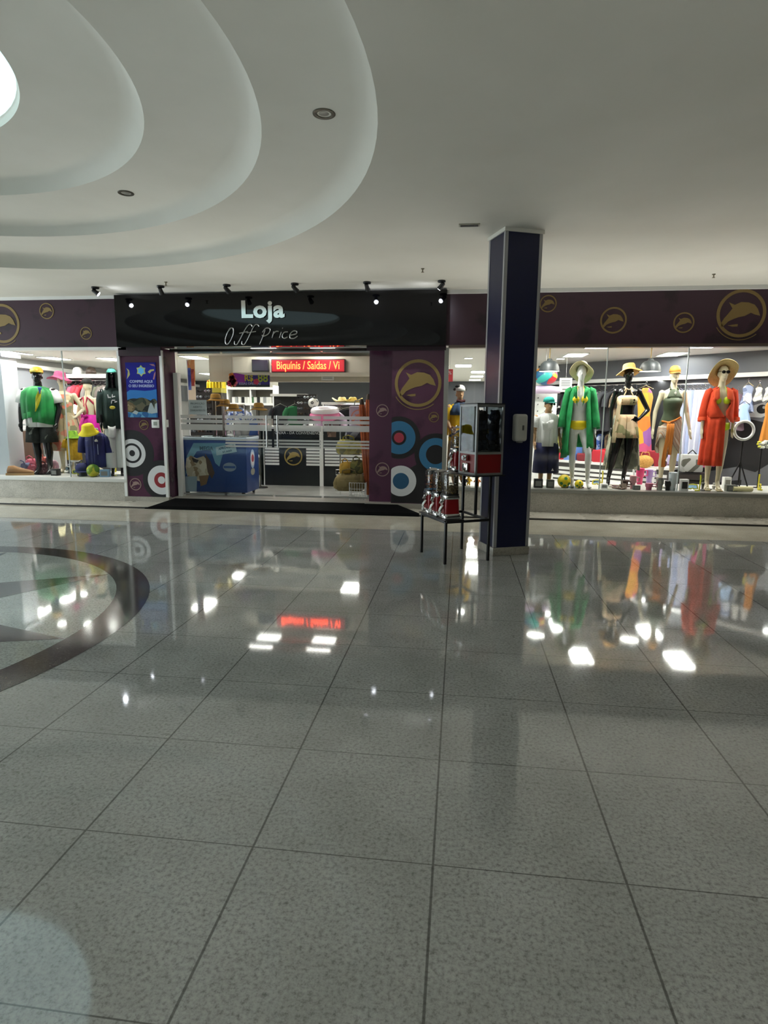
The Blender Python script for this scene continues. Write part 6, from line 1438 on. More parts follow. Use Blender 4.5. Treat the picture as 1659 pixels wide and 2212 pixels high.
wy0, wy1 = 12.6, 14.4
for i, (y0, y1, z0, z1, mt_, lb) in enumerate(((12.2, 13.3, 1.60, 2.1, M('lit_white', 'f2f0dc', .4, emit=1.2), 'large lit white picture panel on the left shop wall'), (12.2, 13.3, 1.12, 1.55, M('lit_cream', 'efe6b4', .4, emit=1.0), 'lower lit cream picture panel on the left shop wall'), (13.4, 14.3, 1.3, 2.1, M('lit_white', 'f2f0dc', .4, emit=1.2), 'second lit white picture panel farther along the left shop wall'))):
    t = thing('lightbox', lb, 'lightbox', (-9.09, (y0 + y1) / 2, (z0 + z1) / 2), group='lit picture panels on the left wall')
    MB().box((0, 0, 0), (.05, y1 - y0, z1 - z0)).build('frame', M('frame_brown', '7b6f5a', .5), t); MB().box((.026, 0, 0), (.006, y1 - y0 - .06, z1 - z0 - .06)).build('picture', mt_, t)
    MB().prism([(-.3, .05), (-.1, .16), (.1, .08), (.3, .18), (.2, -.02), (-.1, .02)], .030, .032, f=lambda x, y, z: V((y, x, z))).build('yellow_print', M('lit_yellow', 'd8c23a', .4, emit=.6), t, smooth=False)

# ---- right mid shop: rack with hats, tops and floats
MY = 12.6
x0, x1 = A(694, 868, MY).x, A(803, 868, MY).x; zh = A(750, 869, MY).z
t = thing('hat_shelf', 'white shelf with two cowboy hats above a rail of tops behind the counter', 'shelf', (0, 0, 0))
MB().bb(x0, x1, MY, MY + .45, zh - .05, zh).build('board', WGLOSS, t)
for x in (x0 + .03, x1 - .03): MB().bb(x - .02, x + .02, MY + .05, MY + .4, .07, zh - .05).build('upright', WGLOSS, t)
MB().bb(x0, x1, MY + .43, MY + .45, .1, zh).build('back_panel', M('panel_grey', '8f8f8c', .6), t)
loose_hat((A(739, 866, MY + .2).x, MY + .2, zh + .002), 'cream cowboy hat on the white shelf, left of two', M('straw_cream', 'd6c48c', .85), 'cowboy hats on the shelf', cow=True)
loose_hat((A(762, 866, MY + .2).x, MY + .2, zh + .002), 'yellow cowboy hat with curled brim on the white shelf, right of two', M('straw_yellow', 'dcc474', .85), 'cowboy hats on the shelf', cow=True)
zr = A(750, 866 + 8, MY).z - .0
BT = M('fab_ink', '14161d', .85); WT = M('fab_white', 'd6d8d8', .8)
rail('clothes_rail', 'chrome rail of T-shirts under the cowboy hats', (x0 + .1, MY - .12, 0), (x1 - .1, MY - .12, 0), zr)
zg = zr - .105
for i, (px, w, h, mt_, lb, rz_) in enumerate(((722, .42, .62, M('fab_maroon', '7a1c30', .85), 'maroon T-shirt on the rail under the cowboy hats', 1.2), (729, .46, .66, WT, 'white T-shirt on the rail left of the black one', .9), (736, .46, .66, M('fab_mauve2', '8d7478', .85), 'mauve T-shirt on the rail next to the black one', .7), (752, .62, .70, BT, 'large black T-shirt facing the entrance on the rail', .05), (786, .46, .60, M('fab_berry', '6e2a3c', .85), 'berry T-shirt on the rail behind the parasols', .6))):
    q = A(px, 880, MY - .12); garment('top', w, h, mt_, (q.x, MY - .12 - (.0 if i != 3 else .03), zg), rz_, lb, 'T-shirts under the cowboy hats', 30 + i)
def ball(p, r, mat, label, spots=None, group=None, cat='ball'):
    o = thing('ball', label, cat, p, group=group); m = MB(); m.ell((0, 0, r), r, n=28, m=16); m.build('skin', mat, o)
    if spots:
        m = MB()
        for a, e in ((0, 0), (1.2, .4), (2.4, -.3), (3.6, .3), (4.8, -.2), (0.7, 1.1), (2.2, 1.1), (3.9, 1.1), (5.2, 1.0), (.6, -.9), (2.9, -1)):
            d = V((math.sin(a) * math.cos(e), -math.cos(a) * math.cos(e), math.sin(e))); q = d.to_track_quat('Z', 'Y').to_matrix()
            m.loft([[V((0, 0, r)) + d * (r * .97 + k_ * .0) * 1.0 + q @ V((r * .30 * math.cos(2 * PI * k / 6), r * .30 * math.sin(2 * PI * k / 6), k_)) for k in range(6)] for k_ in (-r * .03, r * .018)])
        m.build('patches', spots, o, ang=20)
    return o
zct = ztop + .07
q = A(676, 868, 12.3); tt = thing('ball_rack', 'slim stand holding a football behind the counter', 'stand', (q.x, 12.34, .07)); MB().tube([(0, 0, 0), (0, 0, q.z - .16 - .07)], .012).build('pole', BLKMET, tt); m = MB(); m.tube([(.07 * math.cos(k * PI / 8), .07 * math.sin(k * PI / 8), q.z - .145 - .07) for k in range(17)], .006, n=6, cap=False); m.tube([(0, 0, q.z - .16 - .07), (.07, 0, q.z - .145 - .07)], .005, n=5); m.build('holder', BLKMET, tt)
ball((q.x, 12.34, q.z - .13), .11, M('ball_white', 'e0e0d8', .4), 'white and black football on a stand behind the counter', BLACK)
def pool_ring(p, R, r, mat, label, tilt=0.0, rz=0.0):
    o = thing('pool_float', label, 'pool float', p, rz, group='inflatable floats behind the counter')
    m = MB(); n = 36; q = Matrix.Rotation(tilt, 3, 'X'); m.tube([q @ V((R * math.cos(2 * PI * k / n), R * math.sin(2 * PI * k / n), 0)) for k in range(n + 1)], r, n=14, cap=False); m.build('ring', mat, o); m = MB(); v_ = q @ V((0, -R, r)); m.tube([v_, v_ + V((0, 0, .02))], .010, n=8); m.build('valve', WGLOSS, o)
q = A(702, 888, 12.1); pool_ring((q.x, 12.1, q.z + .0), .22, .075, M('float_white', 'e6dfe6', .25), 'white inflatable ring on top of the pink floats', 0.15)
q = A(702, 898, 12.09); pool_ring((q.x, 12.09, q.z - .0), .24, .075, M('float_pink', 'd06a96', .25), 'pink inflatable ring between two paler ones', 0.15)
q = A(716, 912, 12.08); pool_ring((q.x, 12.08, q.z - .03), .26, .075, M('float_lilac', 'd6c0dc', .25), 'lilac inflatable ring lowest in the pile behind the counter', 0.9, .3)
tt = thing('float_table', 'white table carrying the pile of inflatable rings', 'table', (A(706, 920, 12.1).x, 12.12, .07)); MB().bb(-.4, .4, -.12, .16, q.z - .30 - .07, q.z - .26 - .07).build('tabletop', WGLOSS, tt); MB().bb(-.3, .3, -.10, .14, 0, q.z - .30 - .07).build('cabinet', WHITE, tt)
a = A(776, 925, 11.6); t = thing('dolphin_bag', 'pink and lilac beach bag with a coral dolphin print behind the parasols', 'bag', (a.x, 11.6, ztop + .07))
m = MB(); m.box((0, 0, .2), (.38, .12, .40), bev=.03); m.build('bag_body', M('bag_lilac', 'b9a6bf', .6), t); dolphin(t, V((0, -.061, .18)), .15, M('print_coral', 'd8806e', .5)); m = MB(); m.tube([(-.1, 0, .4), (-.08, 0, .5), (.08, 0, .5), (.1, 0, .4)], .012, n=6); m.build('handle', M('bag_grey', '7c8084', .6), t)
q = A(612, 895, 12.0); t = thing('clothes_stand', 'dark stand of football shirts with a green stripe behind the counter', 'display stand', (q.x, 12.4, .07)); MB().bb(-.35, .35, .1, .14, .6, 1.75).build('board', M('board_black', '161617', .5), t); MB().bb(-.38, .38, -.05, .2, 1.75, 1.80).build('shelf', WGLOSS, t); MB().bb(-.04, .04, .06, .08, .75, 1.5).build('post', STEEL, t); MB().bb(-.3, .3, -.1, .2, 0, .04).build('foot', BLKMET, t); MB().bb(-.03, .03, .1, .13, .04, .6).build('pole', BLKMET, t)
garment('top', .36, .62, M('fab_ink', '14161d', .85), (q.x - .17, 12.36, 1.62), .3, 'black football shirt on the dark stand, left of two', 'football shirts on the dark stand', 41); garment('top', .36, .62, M('fab_forest', '1f6b3f', .85), (q.x + .14, 12.36, 1.62), .5, 'dark green football shirt on the dark stand, right of two', 'football shirts on the dark stand', 42)
q = A(636, 880, 12.6); t = thing('cube_shelf', 'white cube shelf with open compartments behind the counter', 'shelf', (q.x, 12.8, .07))
for z in (.3, .75, 1.2, 1.65): MB().bb(-.25, .25, 0, .35, z - .02, z + .02).build('shelf', WGLOSS, t)
for x in (-.25, .25): MB().bb(x - .02, x + .02, 0, .35, 0, 1.67).build('side_panel', WGLOSS, t)
MB().bb(-.25, .25, .33, .35, 0, 1.67).build('back_panel', WGLOSS, t)
# red dress and dark goods left of the counter
q = A(470, 925, 12.1); garment('dress', .44, .95, M('fab_crimson', '9c1f2c', .8), (q.x, 12.1, A(470, 885, 12.1).z), .2, 'crimson dress hanging under the straw hats behind the freezer', 'clothes behind the freezer', 51)
rail('clothes_rail', 'chrome rail carrying the crimson dress behind the freezer', (q.x - .5, 12.1, 0), (q.x + .6, 12.1, 0), A(470, 885, 12.1).z + .105)
for i, (dx, mt_, lb) in enumerate(((-.34, M('fab_ink', '14161d', .85), 'black top on the rail left of the crimson dress'), (.30, PAT('fab_mono', ['d0d0cc', '3a3a3c', '8a8a88', 'e0e0dc'], 18), 'black and white printed top right of the crimson dress'), (.50, PAT('fab_bluewhite', ['3a4f8c', 'c9cfdc', '5d74ad', 'e0e2e6'], 18), 'blue and white printed top at the right end of the rail'))):
    garment('top', .42, .8, mt_, (q.x + dx, 12.1, A(470, 885, 12.1).z), .5, lb, 'clothes behind the freezer', 60 + i)
for i in range(4):
    q = A(515 + 18 * i, 938, 11.7); bag('beach_bag', ['white', 'pale grey', 'blue', 'white and pink'][i] + ' beach bag on the low bench behind the freezer', 515 + 18 * i, 940, 11.7, .26, .2, .26, [M('fab_white', 'd6d8d8', .8), M('fab_pgrey', 'b0b2b0', .8), M('fab_blue', '3d5fa8', .8), M('fab_blush', 'd8b4ba', .8)][i], 'bags on the bench behind the freezer')
tt = thing('bench', 'low white bench carrying bags behind the freezer', 'bench', (A(542, 940, 11.7).x, 11.7, .07)); zb_ = A(542, 940, 11.7).z - .07; MB().bb(-.55, .55, -.2, .2, zb_ - .04, zb_ - .002).build('top', WGLOSS, tt)
for s_ in (-1, 1): MB().bb(s_ * .5 - .02, s_ * .5 + .02, -.18, .18, 0, zb_ - .04).build('leg', WGLOSS, tt)
# ================================================================== SMALL GOODS IN THE DISPLAY WINDOWS
def on(px, py, z): 
    p = G(px, py, z); return V((p.x, max(p.y, 9.33), z))
ZR_, ZL_ = 0.376, 0.386
def tumbler(px, py, mat, label, h=.22, r=.042, handle=True, straw=False, lidm=None):
    o = thing('tumbler', label, 'tumbler', on(px, py, ZR_), group='tumblers and mugs on the window floor')
    m = MB(); m.lathe([(0, 0), (r * .75, 0), (r * .78, .01), (r * .82, h * .4), (r * 1.05, h * .5), (r * 1.1, h * .93), (0, h * .93)], n=24); m.build('cup', mat, o)
    m = MB(); m.lathe([(0, h * .93), (r * 1.12, h * .93), (r * 1.12, h), (r * .6, h * 1.02), (0, h * 1.02)], n=24); m.build('lid', lidm or mat, o)
    if handle: m = MB(); m.tube([(r, 0, h * .88), (r * 2.0, 0, h * .86), (r * 2.05, 0, h * .55), (r, 0, h * .52)], .009, n=8); m.build('handle', lidm or mat, o)
    if straw: m = MB(); m.tube([(.01, 0, h), (.018, 0, h + .10)], .005, n=6); m.build('straw', GLASS('straw_clear', (.9, .9, .9)), o)
PKM = M('tumbler_pink', 'd93a72', .35); LVM = M('tumbler_lavender', 'a088c4', .35); STM = M('tumbler_steel', 'a9a9a4', .25, .9); WHM = M('tumbler_marble', 'ccd2d6', .3, noise=('9aa4aa', 12, .52, .6)); BKM = M('tumbler_black', '17171a', .3)
tumbler(1381, 1046, PKM, 'tall hot pink tumbler with a lid on the window floor', .26, .056)
tumbler(1401, 1045, LVM, 'tall lavender tumbler beside the pink one', .23, .05)
tumbler(1427, 1060, STM, 'steel tumbler in front of the visor mannequin', .185, .05, False)
tumbler(1444, 1060, BKM, 'short black cup with a dark handle between steel and marble tumblers', .145, .042, True, False, STM)
tumbler(1459, 1062, WHM, 'tall white marbled tumbler in front of the visor mannequin', .27, .058, False)
tumbler(1366, 1056, M('tumbler_blush', 'cf9aa0', .4), 'blush pink cup left of the hot pink tumbler', .20, .045)
tumbler(1403, 1059, M('cup_rose', 'c4708a', .4), 'low rose cup in front of the lavender tumbler', .10, .05)
tumbler(1348, 1056, PAT('cup_cow', ['3a2a22', 'c9b8a8', '57433a'], 14, .4), 'brown and cream patterned mug beside the black mannequin feet', .13, .05)
def box_(name, px, py, d, mat, label, z=ZR_, rz=0.0, cat='box', group='boxed goods on the window floor', front=None):
    o = thing(name, label, cat, on(px, py, z), rz, group=group)
    MB().box((0, 0, d[2] / 2), d, bev=.003).build('carton', mat, o)
    MB().box((0, 0, d[2] + .001), (d[0] * .96, d[1] * .96, .004)).build('flap', mat, o)
    MB().box((0, -d[1] / 2 - .001, d[2] * .5), (d[0] * .7, .003, d[2] * .6)).build('front_print', front or M('box_print', '8a8a86', .5), o)
box_('gift_box', 1162, 1053, (.13, .10, .13), M('box_black', '1b1b1d', .5), 'black printed box behind the feet of the child in navy shorts')
box_('gift_box', 1190, 1055, (.11, .09, .12), M('box_dkgreen', '3b3f38', .5), 'dark green box right of the child mannequin feet')
box_('gift_box', 1304, 1055, (.10, .09, .07), WGLOSS, 'small white box between green shirt and black mannequins')
box_('gift_box', 1380, 1060, (.10, .06, .06), M('box_grey', '5b615d', .5), 'grey label box below the pink tumbler')
box_('gift_box', 1479, 1061, (.11, .08, .17), WGLOSS, 'white boxed bottle set with a dark oval print', front=M('box_dark_print', '2a2626', .5))
box_('gift_box', 1578, 1061, (.15, .10, .09), M('box_slate', '6a6d66', .5), 'grey slate box right of the orange shirt mannequin feet')
box_('gift_box', 1568, 1056, (.10, .10, .18), WGLOSS, 'tall white carton behind the sandals of the orange shirt mannequin')
o = thing('stacked_blocks', 'column of pink, lilac and blue toy blocks at the right edge of the window', 'toy', on(1646, 1042, ZR_))
for i, (c, n_) in enumerate((('4f6fc0', 'blue'), ('b9a6c8', 'lilac'), ('c24a7a', 'pink'), ('d8a6b8', 'rose'))): MB().box((0, 0, .05 + .09 * i), (.17 - .01 * i, .12, .088), bev=.006).build('block', M('block_' + n_, c, .5), o)
MB().ell((0, 0, .42), (.06, .05, .05)).build('topper', M('topper_rose', 'd5aab0', .6), o)
o = thing('flower_bunch', 'bunch of yellow and white artificial flowers near the right window edge', 'flowers', A(1645, 968, 9.75)); o.location.z -= .05
m = MB(); rnd = random.Random(5)
for k in range(26): a = rnd.uniform(0, 6.28); r = rnd.uniform(0, .10); m.ell((r * math.cos(a), r * .6 * math.sin(a), .06 + rnd.uniform(0, .10)), (.026, .026, .018), n=8, m=5)
b_ = m.build('blossoms', PAT('blossoms', ['d8d030', 'c6c244', 'dcdcd4', '9ab0b4'], 9, .8), o); b_['kind'] = 'stuff'
m = MB(); m.tube([(0, 0, .08), (0, 0, -.55)], .012); m.lathe([(0, -.555), (.06, -.555), (.06, -.545), (0, -.54)], n=16); m.build('stand', BLKMET, o)
YB2 = M('ball_yellow', 'e6cf14', .4); GRNP = M('ball_green', '2f7a3a', .5)
def bucket_toy(px, py, r, label):
    p = on(px, py, ZR_); o = thing('football', label, 'ball', p, group='yellow footballs on the window floor'); m = MB(); m.ell((0, 0, r), r, n=28, m=16); m.build('skin', YB2, o)
    m = MB()
    for a, e in ((-.6, -.3), (.7, -.35), (.1, .5), (2, 0), (-2, .1), (3.1, -.2), (-.05, -.7)):
        d = V((math.sin(a) * math.cos(e), -math.cos(a) * math.cos(e), math.sin(e))); q = d.to_track_quat('Z', 'Y').to_matrix()
        m.loft([[V((0, 0, r)) + d * r * .965 + q @ V((r * .28 * math.cos(2 * PI * k / 5), r * .28 * math.sin(2 * PI * k / 5), k_)) for k in range(5)] for k_ in (-r * .03, r * .03)])
    m.build('patches', GRNP, o, ang=20)
bucket_toy(1218, 1053, .10, 'large yellow and green football left of the white mannequin foot')
bucket_toy(1252, 1056, .065, 'small yellow and green football between the white mannequin feet')
def mask(px, py, z, mat, label, rz=0.0):
    o = thing('diving_mask', label, 'diving mask', on(px, py, z), rz, group='diving masks and snorkels on the window floor'); m = MB()
    m.tube([(-.07, 0, .035), (-.06, 0, .09), (0, -.01, .10), (.06, 0, .09), (.07, 0, .035), (.02, -.01, .03), (0, 0, .045), (-.02, -.01, .03), (-.07, 0, .035)], .010, n=8); m.build('skirt', mat, o)
    MB().box((0, .004, .065), (.12, .006, .055), bev=.002).build('lens', GLASS('mask_lens', (.5, .65, .75), refl=1.5), o)
    m = MB(); m.tube([(.09, 0, .0), (.10, 0, .16), (.095, .0, .24)], .011, n=8); m.tube([(.09, 0, .012), (.05, -.03, .012), (.03, -.04, .012)], .011, n=8); m.build('snorkel', mat, o)
mask(1288, 1050, ZR_, M('mask_yellow', 'd8c832', .4), 'yellow diving mask and snorkel behind the white mannequin', .3)
mask(1497, 1061, ZR_, M('mask_lime', 'd2d43a', .4), 'lime yellow diving mask and snorkel beside the white boxed set', -.2)
mask(1640, 1060, ZR_, M('mask_yellow2', 'ddd23c', .4), 'yellow snorkel set in the right corner of the window', 1.3)
def statuette(px, py, mat, label, h=.11):
    o = thing('figurine', label, 'figurine', on(px, py, ZR_), group='small figurines on the window floor'); m = MB(); m.lathe([(0, 0), (.035, 0), (.036, .012), (.015, .03), (.022, h * .5), (.028, h * .62), (.010, h * .75), (.018, h * .88), (.012, h * .98), (0, h)], n=16); m.build('figure', mat, o); MB().lathe([(0, -.0), (.042, 0), (.042, .008), (0, .008)], n=16).build('plinth', mat, o)
FW = M('figurine_white', 'dedbd0', .4)
statuette(1546, 1063, FW, 'white figurine between the feet of the orange shirt mannequin', .13)
statuette(1319, 1057, FW, 'tiny white figurine right of the small white box', .08)
statuette(1517, 1060, M('figurine_grey', '5a5a58', .6), 'grey stone figurine left of the orange shirt mannequin', .18)
o = thing('rolled_towel', 'cream rolled towel lying on the window floor by the tripod', 'towel', on(1603, 1062, ZR_), .1); m = MB(); m.tube([(-.14, 0, .04), (.14, 0, .04)], .038, n=16); m.build('roll', M('towel_cream', 'd6cfa0', .9), o); m = MB(); m.tube([(-.145, 0, .04), (-.14, 0, .04)], .02, n=12); m.build('roll_core', M('towel_cream_dark', 'a8a27c', .9), o)
for i, (px, py, lb) in enumerate(((1335, 1056, 'brown patterned sandal left of the blush cup'), (1575, 1056, 'cream slipper beside the slate box'))):
    q = on(px, py, ZR_); o = thing('sandal', lb, 'shoe', q, .6); m = MB(); m.box((0, 0, .012), (.08, .22, .022), bev=.010); m.build('sole', M('sandal_brown' if i == 0 else 'sandal_cream', '5b463a' if i == 0 else 'cfc6a0', .6), o); m = MB(); m.tube([(-.04, -.03, .02), (0, -.03, .07), (.04, -.03, .02)], .010, n=6); m.build('strap', M('sandal_strap', '8a7a66', .6), o)
# wall goods behind the right window
def bench_(name, label, s0, s1, off, z, mat, slats=True):
    p = obl((s0 + s1) / 2, off, 0); t = thing(name, label, 'display table', (p.x, p.y, .07), wang); L_ = abs(s1 - s0)
    MB().box((0, 0, z - .07 - .02), (L_, .5, .04)).build('tabletop', WGLOSS, t); MB().box((0, 0, (z - .11) / 2), (L_ - .06, .42, z - .11)).build('cabinet', mat, t)
    if slats:
        for k in range(5):
            MB().box((0, -.215 if flip > 0 else .215, .06 + .085 * k), (L_ - .08, .02, .05)).build('slat', WGLOSS, t)
    return t
bench_('display_bench', 'long white slatted bench with red clothes behind the mannequins of the right window', 4.95, 2.6, -1.05, .62, M('bench_dark', '4c4a48', .6))
def folded(s, off, z, mat, label, w=.28, h=.10, group='folded clothes on the white bench'):
    p = obl(s, off, z); o = thing('folded_clothes', label, 'folded clothes', p, wang + random.uniform(-.15, .15), group=group); m = MB(); n = 24
    m.loft([[V((w / 2 * math.copysign(abs(math.cos(a)) ** .5, math.cos(a)) * f, .15 * math.copysign(abs(math.sin(a)) ** .5, math.sin(a)) * f, zz + .008 * math.sin(3 * a))) for a in [2 * PI * k / n for k in range(n)]] for zz, f in ((0, .94), (h * .2, 1), (h * .8, 1), (h, .9))]); m.build('stack', mat, o, ang=60); m = MB(); m.tube([(-w * .2, -.1, h), (0, -.12, h + .012), (w * .2, -.1, h)], .012, n=6); m.build('collar_fold', mat, o)
for i, (s_, mt_, cw, h) in enumerate(((4.85, M('fab_red', 'b3202e', .8), 'red', .12), (4.62, M('fab_blue_float', '5f86cc', .5), 'light blue', .42), (4.32, M('fab_wine', '7a1c26', .8), 'wine', .14), (4.0, M('fab_red', 'b3202e', .8), 'red', .22), (3.65, M('fab_scarlet', 'a31a2c', .8), 'scarlet', .30), (3.3, M('fab_wine', '7a1c26', .8), 'wine', .20), (2.95, PAT('fab_red_black', ['8a1626', '2a2024', 'd6d0d0', '8a1626'], 10), 'red and black', .26))):
    folded(s_, -1.05, .622, mt_, '%s pile of folded clothes on the long white bench, %s from the left' % (cw, ORD[i]), .30, h)
p = on(1364, 1022, ZR_); p = A(1390, 1012, 10.15); o = thing('beach_bag', 'tan straw basket bag behind the hot pink tumbler', 'bag', (A(1391, 1010, 10.6).x, 10.6, .60)); m = MB(); m.ell((0, 0, .11), (.15, .10, .11), n=18, m=10); m.build('bag_body', M('basket_tan', 'c99a52', .9, noise=('b0823f', 60, .4, .6)), o); m = MB(); m.tube([(-.08, -.03, .18), (-.05, -.03, .27), (.05, -.03, .27), (.08, -.03, .18)], .008, n=6); m.build('handle', M('basket_tan', 'c99a52', .9), o)
tt = thing('low_stool', 'low white stool under the tan straw basket bag', 'stool', (A(1391, 1010, 10.6).x, 10.6, .07)); MB().box((0, 0, .515), (.32, .28, .03), bev=.004).build('seat', WGLOSS, tt)
for sx in (-1, 1):
    for sy in (-1, 1): MB().box((sx * .13, sy * .11, .25), (.03, .03, .50)).build('leg', WGLOSS, tt)
# printed grey rucksack and dark basket behind the orange shirt mannequin
q = A(1500, 1012, 10.4); o = thing('printed_bag', 'grey bag with dark prints behind the pale trousers', 'bag', (q.x, 10.55, .55)); m = MB(); m.box((0, 0, .15), (.34, .16, .30), bev=.03); m.build('bag_body', PAT('grey_print_bag', ['9a9c9a', 'a8aaa8', '55564e', '8f918f'], 7), o); MB().tube([(-.07, 0, .3), (0, 0, .37), (.07, 0, .3)], .010, n=6).build('handle', BLACK, o)
tt = thing('display_crate', 'dark wooden crate under the grey printed bag', 'crate', (q.x, 10.6, .07))
for k in range(4): MB().box((0, -.15, .06 + .115 * k), (.5, .02, .09)).build('slat', M('crate_dark', '2b2422', .6), tt)
MB().box((0, .01, .235), (.5, .30, .47)).build('core', M('crate_darker', '1c1816', .7), tt)
# left of the child: beach balls, float and wall pegs
q = A(1178, 812, 10.4); o = thing('inflatable_toys', 'net of red, turquoise and orange beach balls above the teal cap', 'toy', (q.x, 10.4, q.z - .14), group='hanging toys left of the green shirt mannequin'); m = MB(); m.ell((0, 0, .14), (.20, .14, .15), n=24, m=14); m.build('balls', PAT('beach_balls', ['c9343c', '3fb8b0', 'e0922e', '2f6f9c', 'd04a7a', 'e6c83a'], 7, .35), o); MB().tube([(0, 0, .28), (0, 0, ZS - q.z + .14)], .004, n=5).build('cord', STEEL, o)
q = A(1176, 843, 10.4); o = thing('pool_float', 'lilac inflatable float below the net of beach balls', 'pool float', (q.x, 10.42, q.z - .05), group='hanging toys left of the green shirt mannequin'); m = MB(); m.tube([(-.24, 0, .05), (-.12, 0, .06), (.1, 0, .06), (.26, 0, .05)], [.05, .068, .068, .05], n=14); m.build('tube', M('float_lilac', 'd6c0dc', .25), o); MB().tube([(.25, 0, .06), (.29, 0, .07)], .012).build('valve', WGLOSS, o)
tt = thing('peg_stand', 'white pegboard stand with rows of black hooks behind the child mannequin', 'display stand', (A(1165, 900, 10.6).x, 10.6, .07)); zt_ = A(1165, 850, 10.6).z - .07; MB().bb(-.22, .28, 0, .03, 0, zt_).build('board', WGLOSS, tt); MB().bb(-.25, .31, -.15, .18, 0, .03).build('foot', WGLOSS, tt)
for r in range(9):
    for c in range(4): MB().tube([(-.16 + .12 * c, 0, zt_ - .08 - .11 * r), (-.16 + .12 * c, -.06, zt_ - .08 - .11 * r), (-.16 + .12 * c, -.065, zt_ - .065 - .11 * r)], .006, n=5).build('hook', BLKMET, tt)
q = A(1222, 828, 11.2); o = thing('paper_notice', 'white notice sheet beside the straw hat of the green shirt mannequin', 'notice', (q.x, 11.2, q.z)); MB().box((0, 0, 0), (.22, .006, .19)).build('sheet', M('paper', 'd9dde0', .7), o)
for k in range(4): MB().box((0, -.004, .05 - .03 * k), (.15, .002, .007)).build('text_line', M('ink', '50545a', .7), o)
MB().tube([(0, 0, .095), (0, 0, ZS - q.z)], .002, n=5).build('wire', STEEL, o)
tt = thing('shelf_unit', 'grey shelf unit with caps behind the shoulder of the green shirt mannequin', 'shelf', (A(1205, 870, 12.2).x - .05, 12.75, .07))
for z in (A(1200, 842, 12.2).z - .07, A(1200, 878, 12.2).z - .07, .75): MB().bb(-.45, .45, 0, .3, z - .02, z + .02).build('shelf', WGLOSS, tt)
for x in (-.45, .45): MB().bb(x - .015, x + .015, 0, .3, 0, 2.0).build('upright', WGLOSS, tt)
MB().bb(-.45, .45, .3, .32, 0, 2.0).build('back_panel', M('panel_grey', '8f8f8c', .6), tt)
for i, (dx, mt_, cw) in enumerate(((.02, M('cap_blue', '2c3f8c', .7), 'blue'), (.28, M('cap_maroon', '6e1f28', .7), 'maroon'))):
    q = A(1205, 878, 12.2); o = thing('cap', '%s cap on the grey shelf beside the green shirt sleeve' % cw, 'cap', (q.x + dx - .05, 12.87, q.z + .021), .3, group='caps on the grey shelf'); cap_hat(o, (0, 0, 0), mt_, 0, r=.10, h=.14, name='crown')
q = A(972, 811, 10.6); o = thing('sale_card', 'red hanging sale card near the white pillar edge behind the yellow child', 'sign', (q.x, 10.6, q.z)); MB().box((0, 0, 0), (.10, .006, .21)).build('card', M('card_red', 'c23a40', .5), o); text('lettering', '%', M('print_white', 'd8d8da', .45), (0, -.005, .04), .08, o, ext=.0005); MB().tube([(0, 0, .1), (0, 0, ZS - q.z)], .002, n=5).build('wire', STEEL, o)
# toys on the floor of the narrow window left of the column
for i, (px, py, mt_, lb) in enumerate(((1012, 1048, M('fig_yellow', 'e0b41e', .5), 'yellow toy figure under the upper shelf of the vending stand'), (1003, 1050, BLACK, 'small black toy between the legs of the vending stand'), (1031, 1051, M('fig_orange', 'd98a4a', .5), 'orange toy figure right of the yellow one'))):
    o = thing('toy_figure', lb, 'toy', on(px, py, ZR_), group='toys in the narrow window left of the column'); m = MB(); m.ell((0, 0, .07), (.035, .03, .05), n=12, m=8); m.build('torso', mt_, o); m = MB(); m.ell((0, 0, .145), (.03, .03, .032), n=12, m=8); m.build('head', mt_, o)
    for s_ in (-1, 1): MB().tube([(s_ * .015, 0, .03), (s_ * .018, -.005, 0)], .011, n=7).build('leg', mt_, o); MB().tube([(s_ * .03, 0, .095), (s_ * .055, -.01, .06)], .009, n=7).build('arm', mt_, o)
# ---- left window floor
ball(on(195, 1031, ZL_), .105, PAT('ball_green_yellow', ['d4c91e', '8fae2a', 'e3dc3a', '5f8f2c'], 9, .4), 'yellow and green ball in front of the navy jersey')
o = cap_hat(thing('cap', 'navy cap lying on a stand left of the yellow and green ball', 'cap', on(180, 1028, ZL_), .5), (0, 0, .09), M('cap_navy', '232a66', .7), 0, r=.11, h=.13, name='crown'); MB().lathe([(0, 0), (.07, 0), (.06, .09), (0, .09)], n=18).build('block', M('cap_block', '2b2b30', .6), o.parent)
mask(166, 1027, ZL_, M('mask_olive', 'b3b53c', .4), 'yellow green diving mask under the mustard T-shirt', .1)
mask(148, 1020, ZL_, M('mask_white', 'd0d4d4', .4), 'white diving mask left of the yellow green one', -.2)
box_('gift_box', 160, 1019, (.16, .10, .14), M('box_pale_slate', 'a3a8b8', .5), 'pale slate box behind the diving masks in the left window', ZL_)
box_('gift_box', 228, 1030, (.15, .10, .12), M('box_sky', '7fa3c0', .5), 'sky blue box right of the navy jersey stand', ZL_, .2)
box_('gift_box', 121, 1027, (.12, .10, .11), M('box_black', '1b1b1d', .5), 'black box between the legs of the flag mannequin', ZL_)
shoe('trainer', on(37, 1027, ZL_), 1.9, M('trainer_tan', 'a87a4c', .6), M('sole_gum', 'b08a5a', .6), 'tan trainer at the left end of the left window floor', None, 1.5)
o = thing('sun_umbrella', 'folded yellow parasol leaning between navy jersey and white trousers', 'parasol', on(243, 1024, ZL_)); m = MB(); m.tube([(.02, .06, .03), (-.01, .05, .2), (-.04, .04, .42)], [.02, .05, .012], n=14); m.build('folded_canopy', M('parasol_yellow', 'd9cd1c', .7), o); MB().tube([(-.04, .04, .40), (-.05, .04, .52)], .007).build('handle', WGLOSS, o)
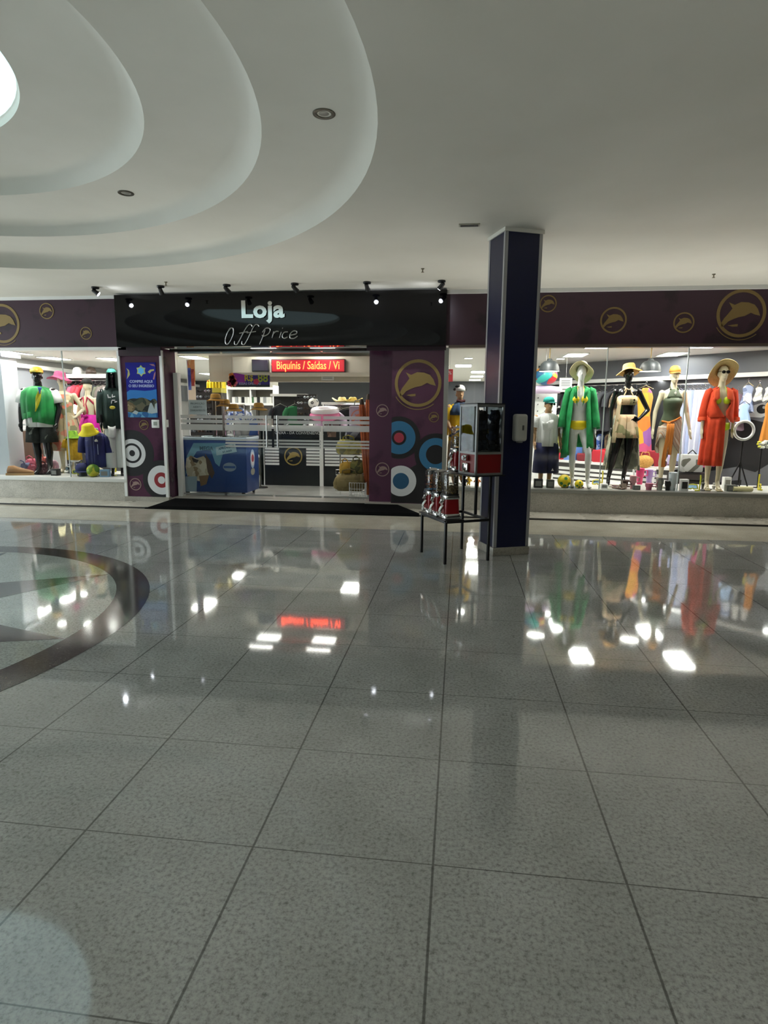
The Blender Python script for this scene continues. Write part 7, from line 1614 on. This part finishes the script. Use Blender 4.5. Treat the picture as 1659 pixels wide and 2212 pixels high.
RB = [('pink', 'c05a6e'), ('coral', 'c8695a'), ('mauve', '8d6a78'), ('rose', 'b04a5e'), ('slate', '6c7296'), ('maroon', '6e3a40')]
for i, (px, py, w, h) in enumerate(((72, 1008, .26, .22), (95, 1006, .24, .26), (112, 1012, .2, .2), (80, 1029, .24, .14), (56, 1030, .22, .17), (100, 1028, .24, .17))):
    p = on(px, py, ZL_); y_ = 9.98 if i < 3 else 9.72
    q = A(px, py, y_); bag('beach_bag', '%s soft bag in the pile left of the flag mannequin, %s row' % (RB[i][0], 'back' if i < 3 else 'front'), px, py, y_, w, .2, h, M('bag_' + RB[i][0], RB[i][1], .7, noise=('d8a0a8', 9, .55, .7)), 'soft bags on the left window floor')
for o in [x for x in COL.objects if x.get('group') == 'soft bags on the left window floor']: o.location.z = ZL_ if o.location.y < 9.9 else ZL_
garment('top', .5, .62, M('fab_brown_fur', '6b5648', .9), (A(62, 900, 10.2).x, 10.2, A(62, 930, 10.2).z), .3, 'brown jacket on a low hanger left of the flag mannequin', None, 71)
rail('clothes_rail', 'short rail carrying the brown jacket in the left window', (A(62, 900, 10.2).x - .25, 10.2, 0), (A(62, 900, 10.2).x + .25, 10.2, 0), A(62, 930, 10.2).z + .105)
# unseen small spots added behind the panes to light the window displays
for side, x0, x1, n_ in (('left', -8.3, -5.7, 4), ('right', 0.35, 5.6, 7)):
    for k in range(n_):
        x = x0 + (x1 - x0) * k / (n_ - 1)
        t = thing('window_spot', 'small recessed spot behind the head of the %s display window, %s from the left' % (side, ORD[k]), 'ceiling light', (x, 9.36, ZS), group='spots above the display windows')
        MB().lathe([(0.042, 0), (0.052, -0.006), (0.046, -0.012), (0.040, -0.008)], n=20, cap=False).build('ring', WHITE, t)
        MB().lathe([(0, -0.006), (0.040, -0.007), (0, -0.009)], n=20, cap=False).build('lens', M('window_spot_lens', 'fffdf4', .5, emit=40), t)
        l = bpy.data.lights.new('window_spot_lamp', 'SPOT'); l.energy = SPOT_W; l.spot_size = R_(150); l.spot_blend = 0.7; l.shadow_soft_size = 0.04; l.color = (1.0, 0.985, 0.94)
        lo = bpy.data.objects.new('window_spot_lamp', l); COL.objects.link(lo); lo.parent = t; lo.location = (0, 0, -.02); lo.rotation_euler = (R_(18), 0, 0)
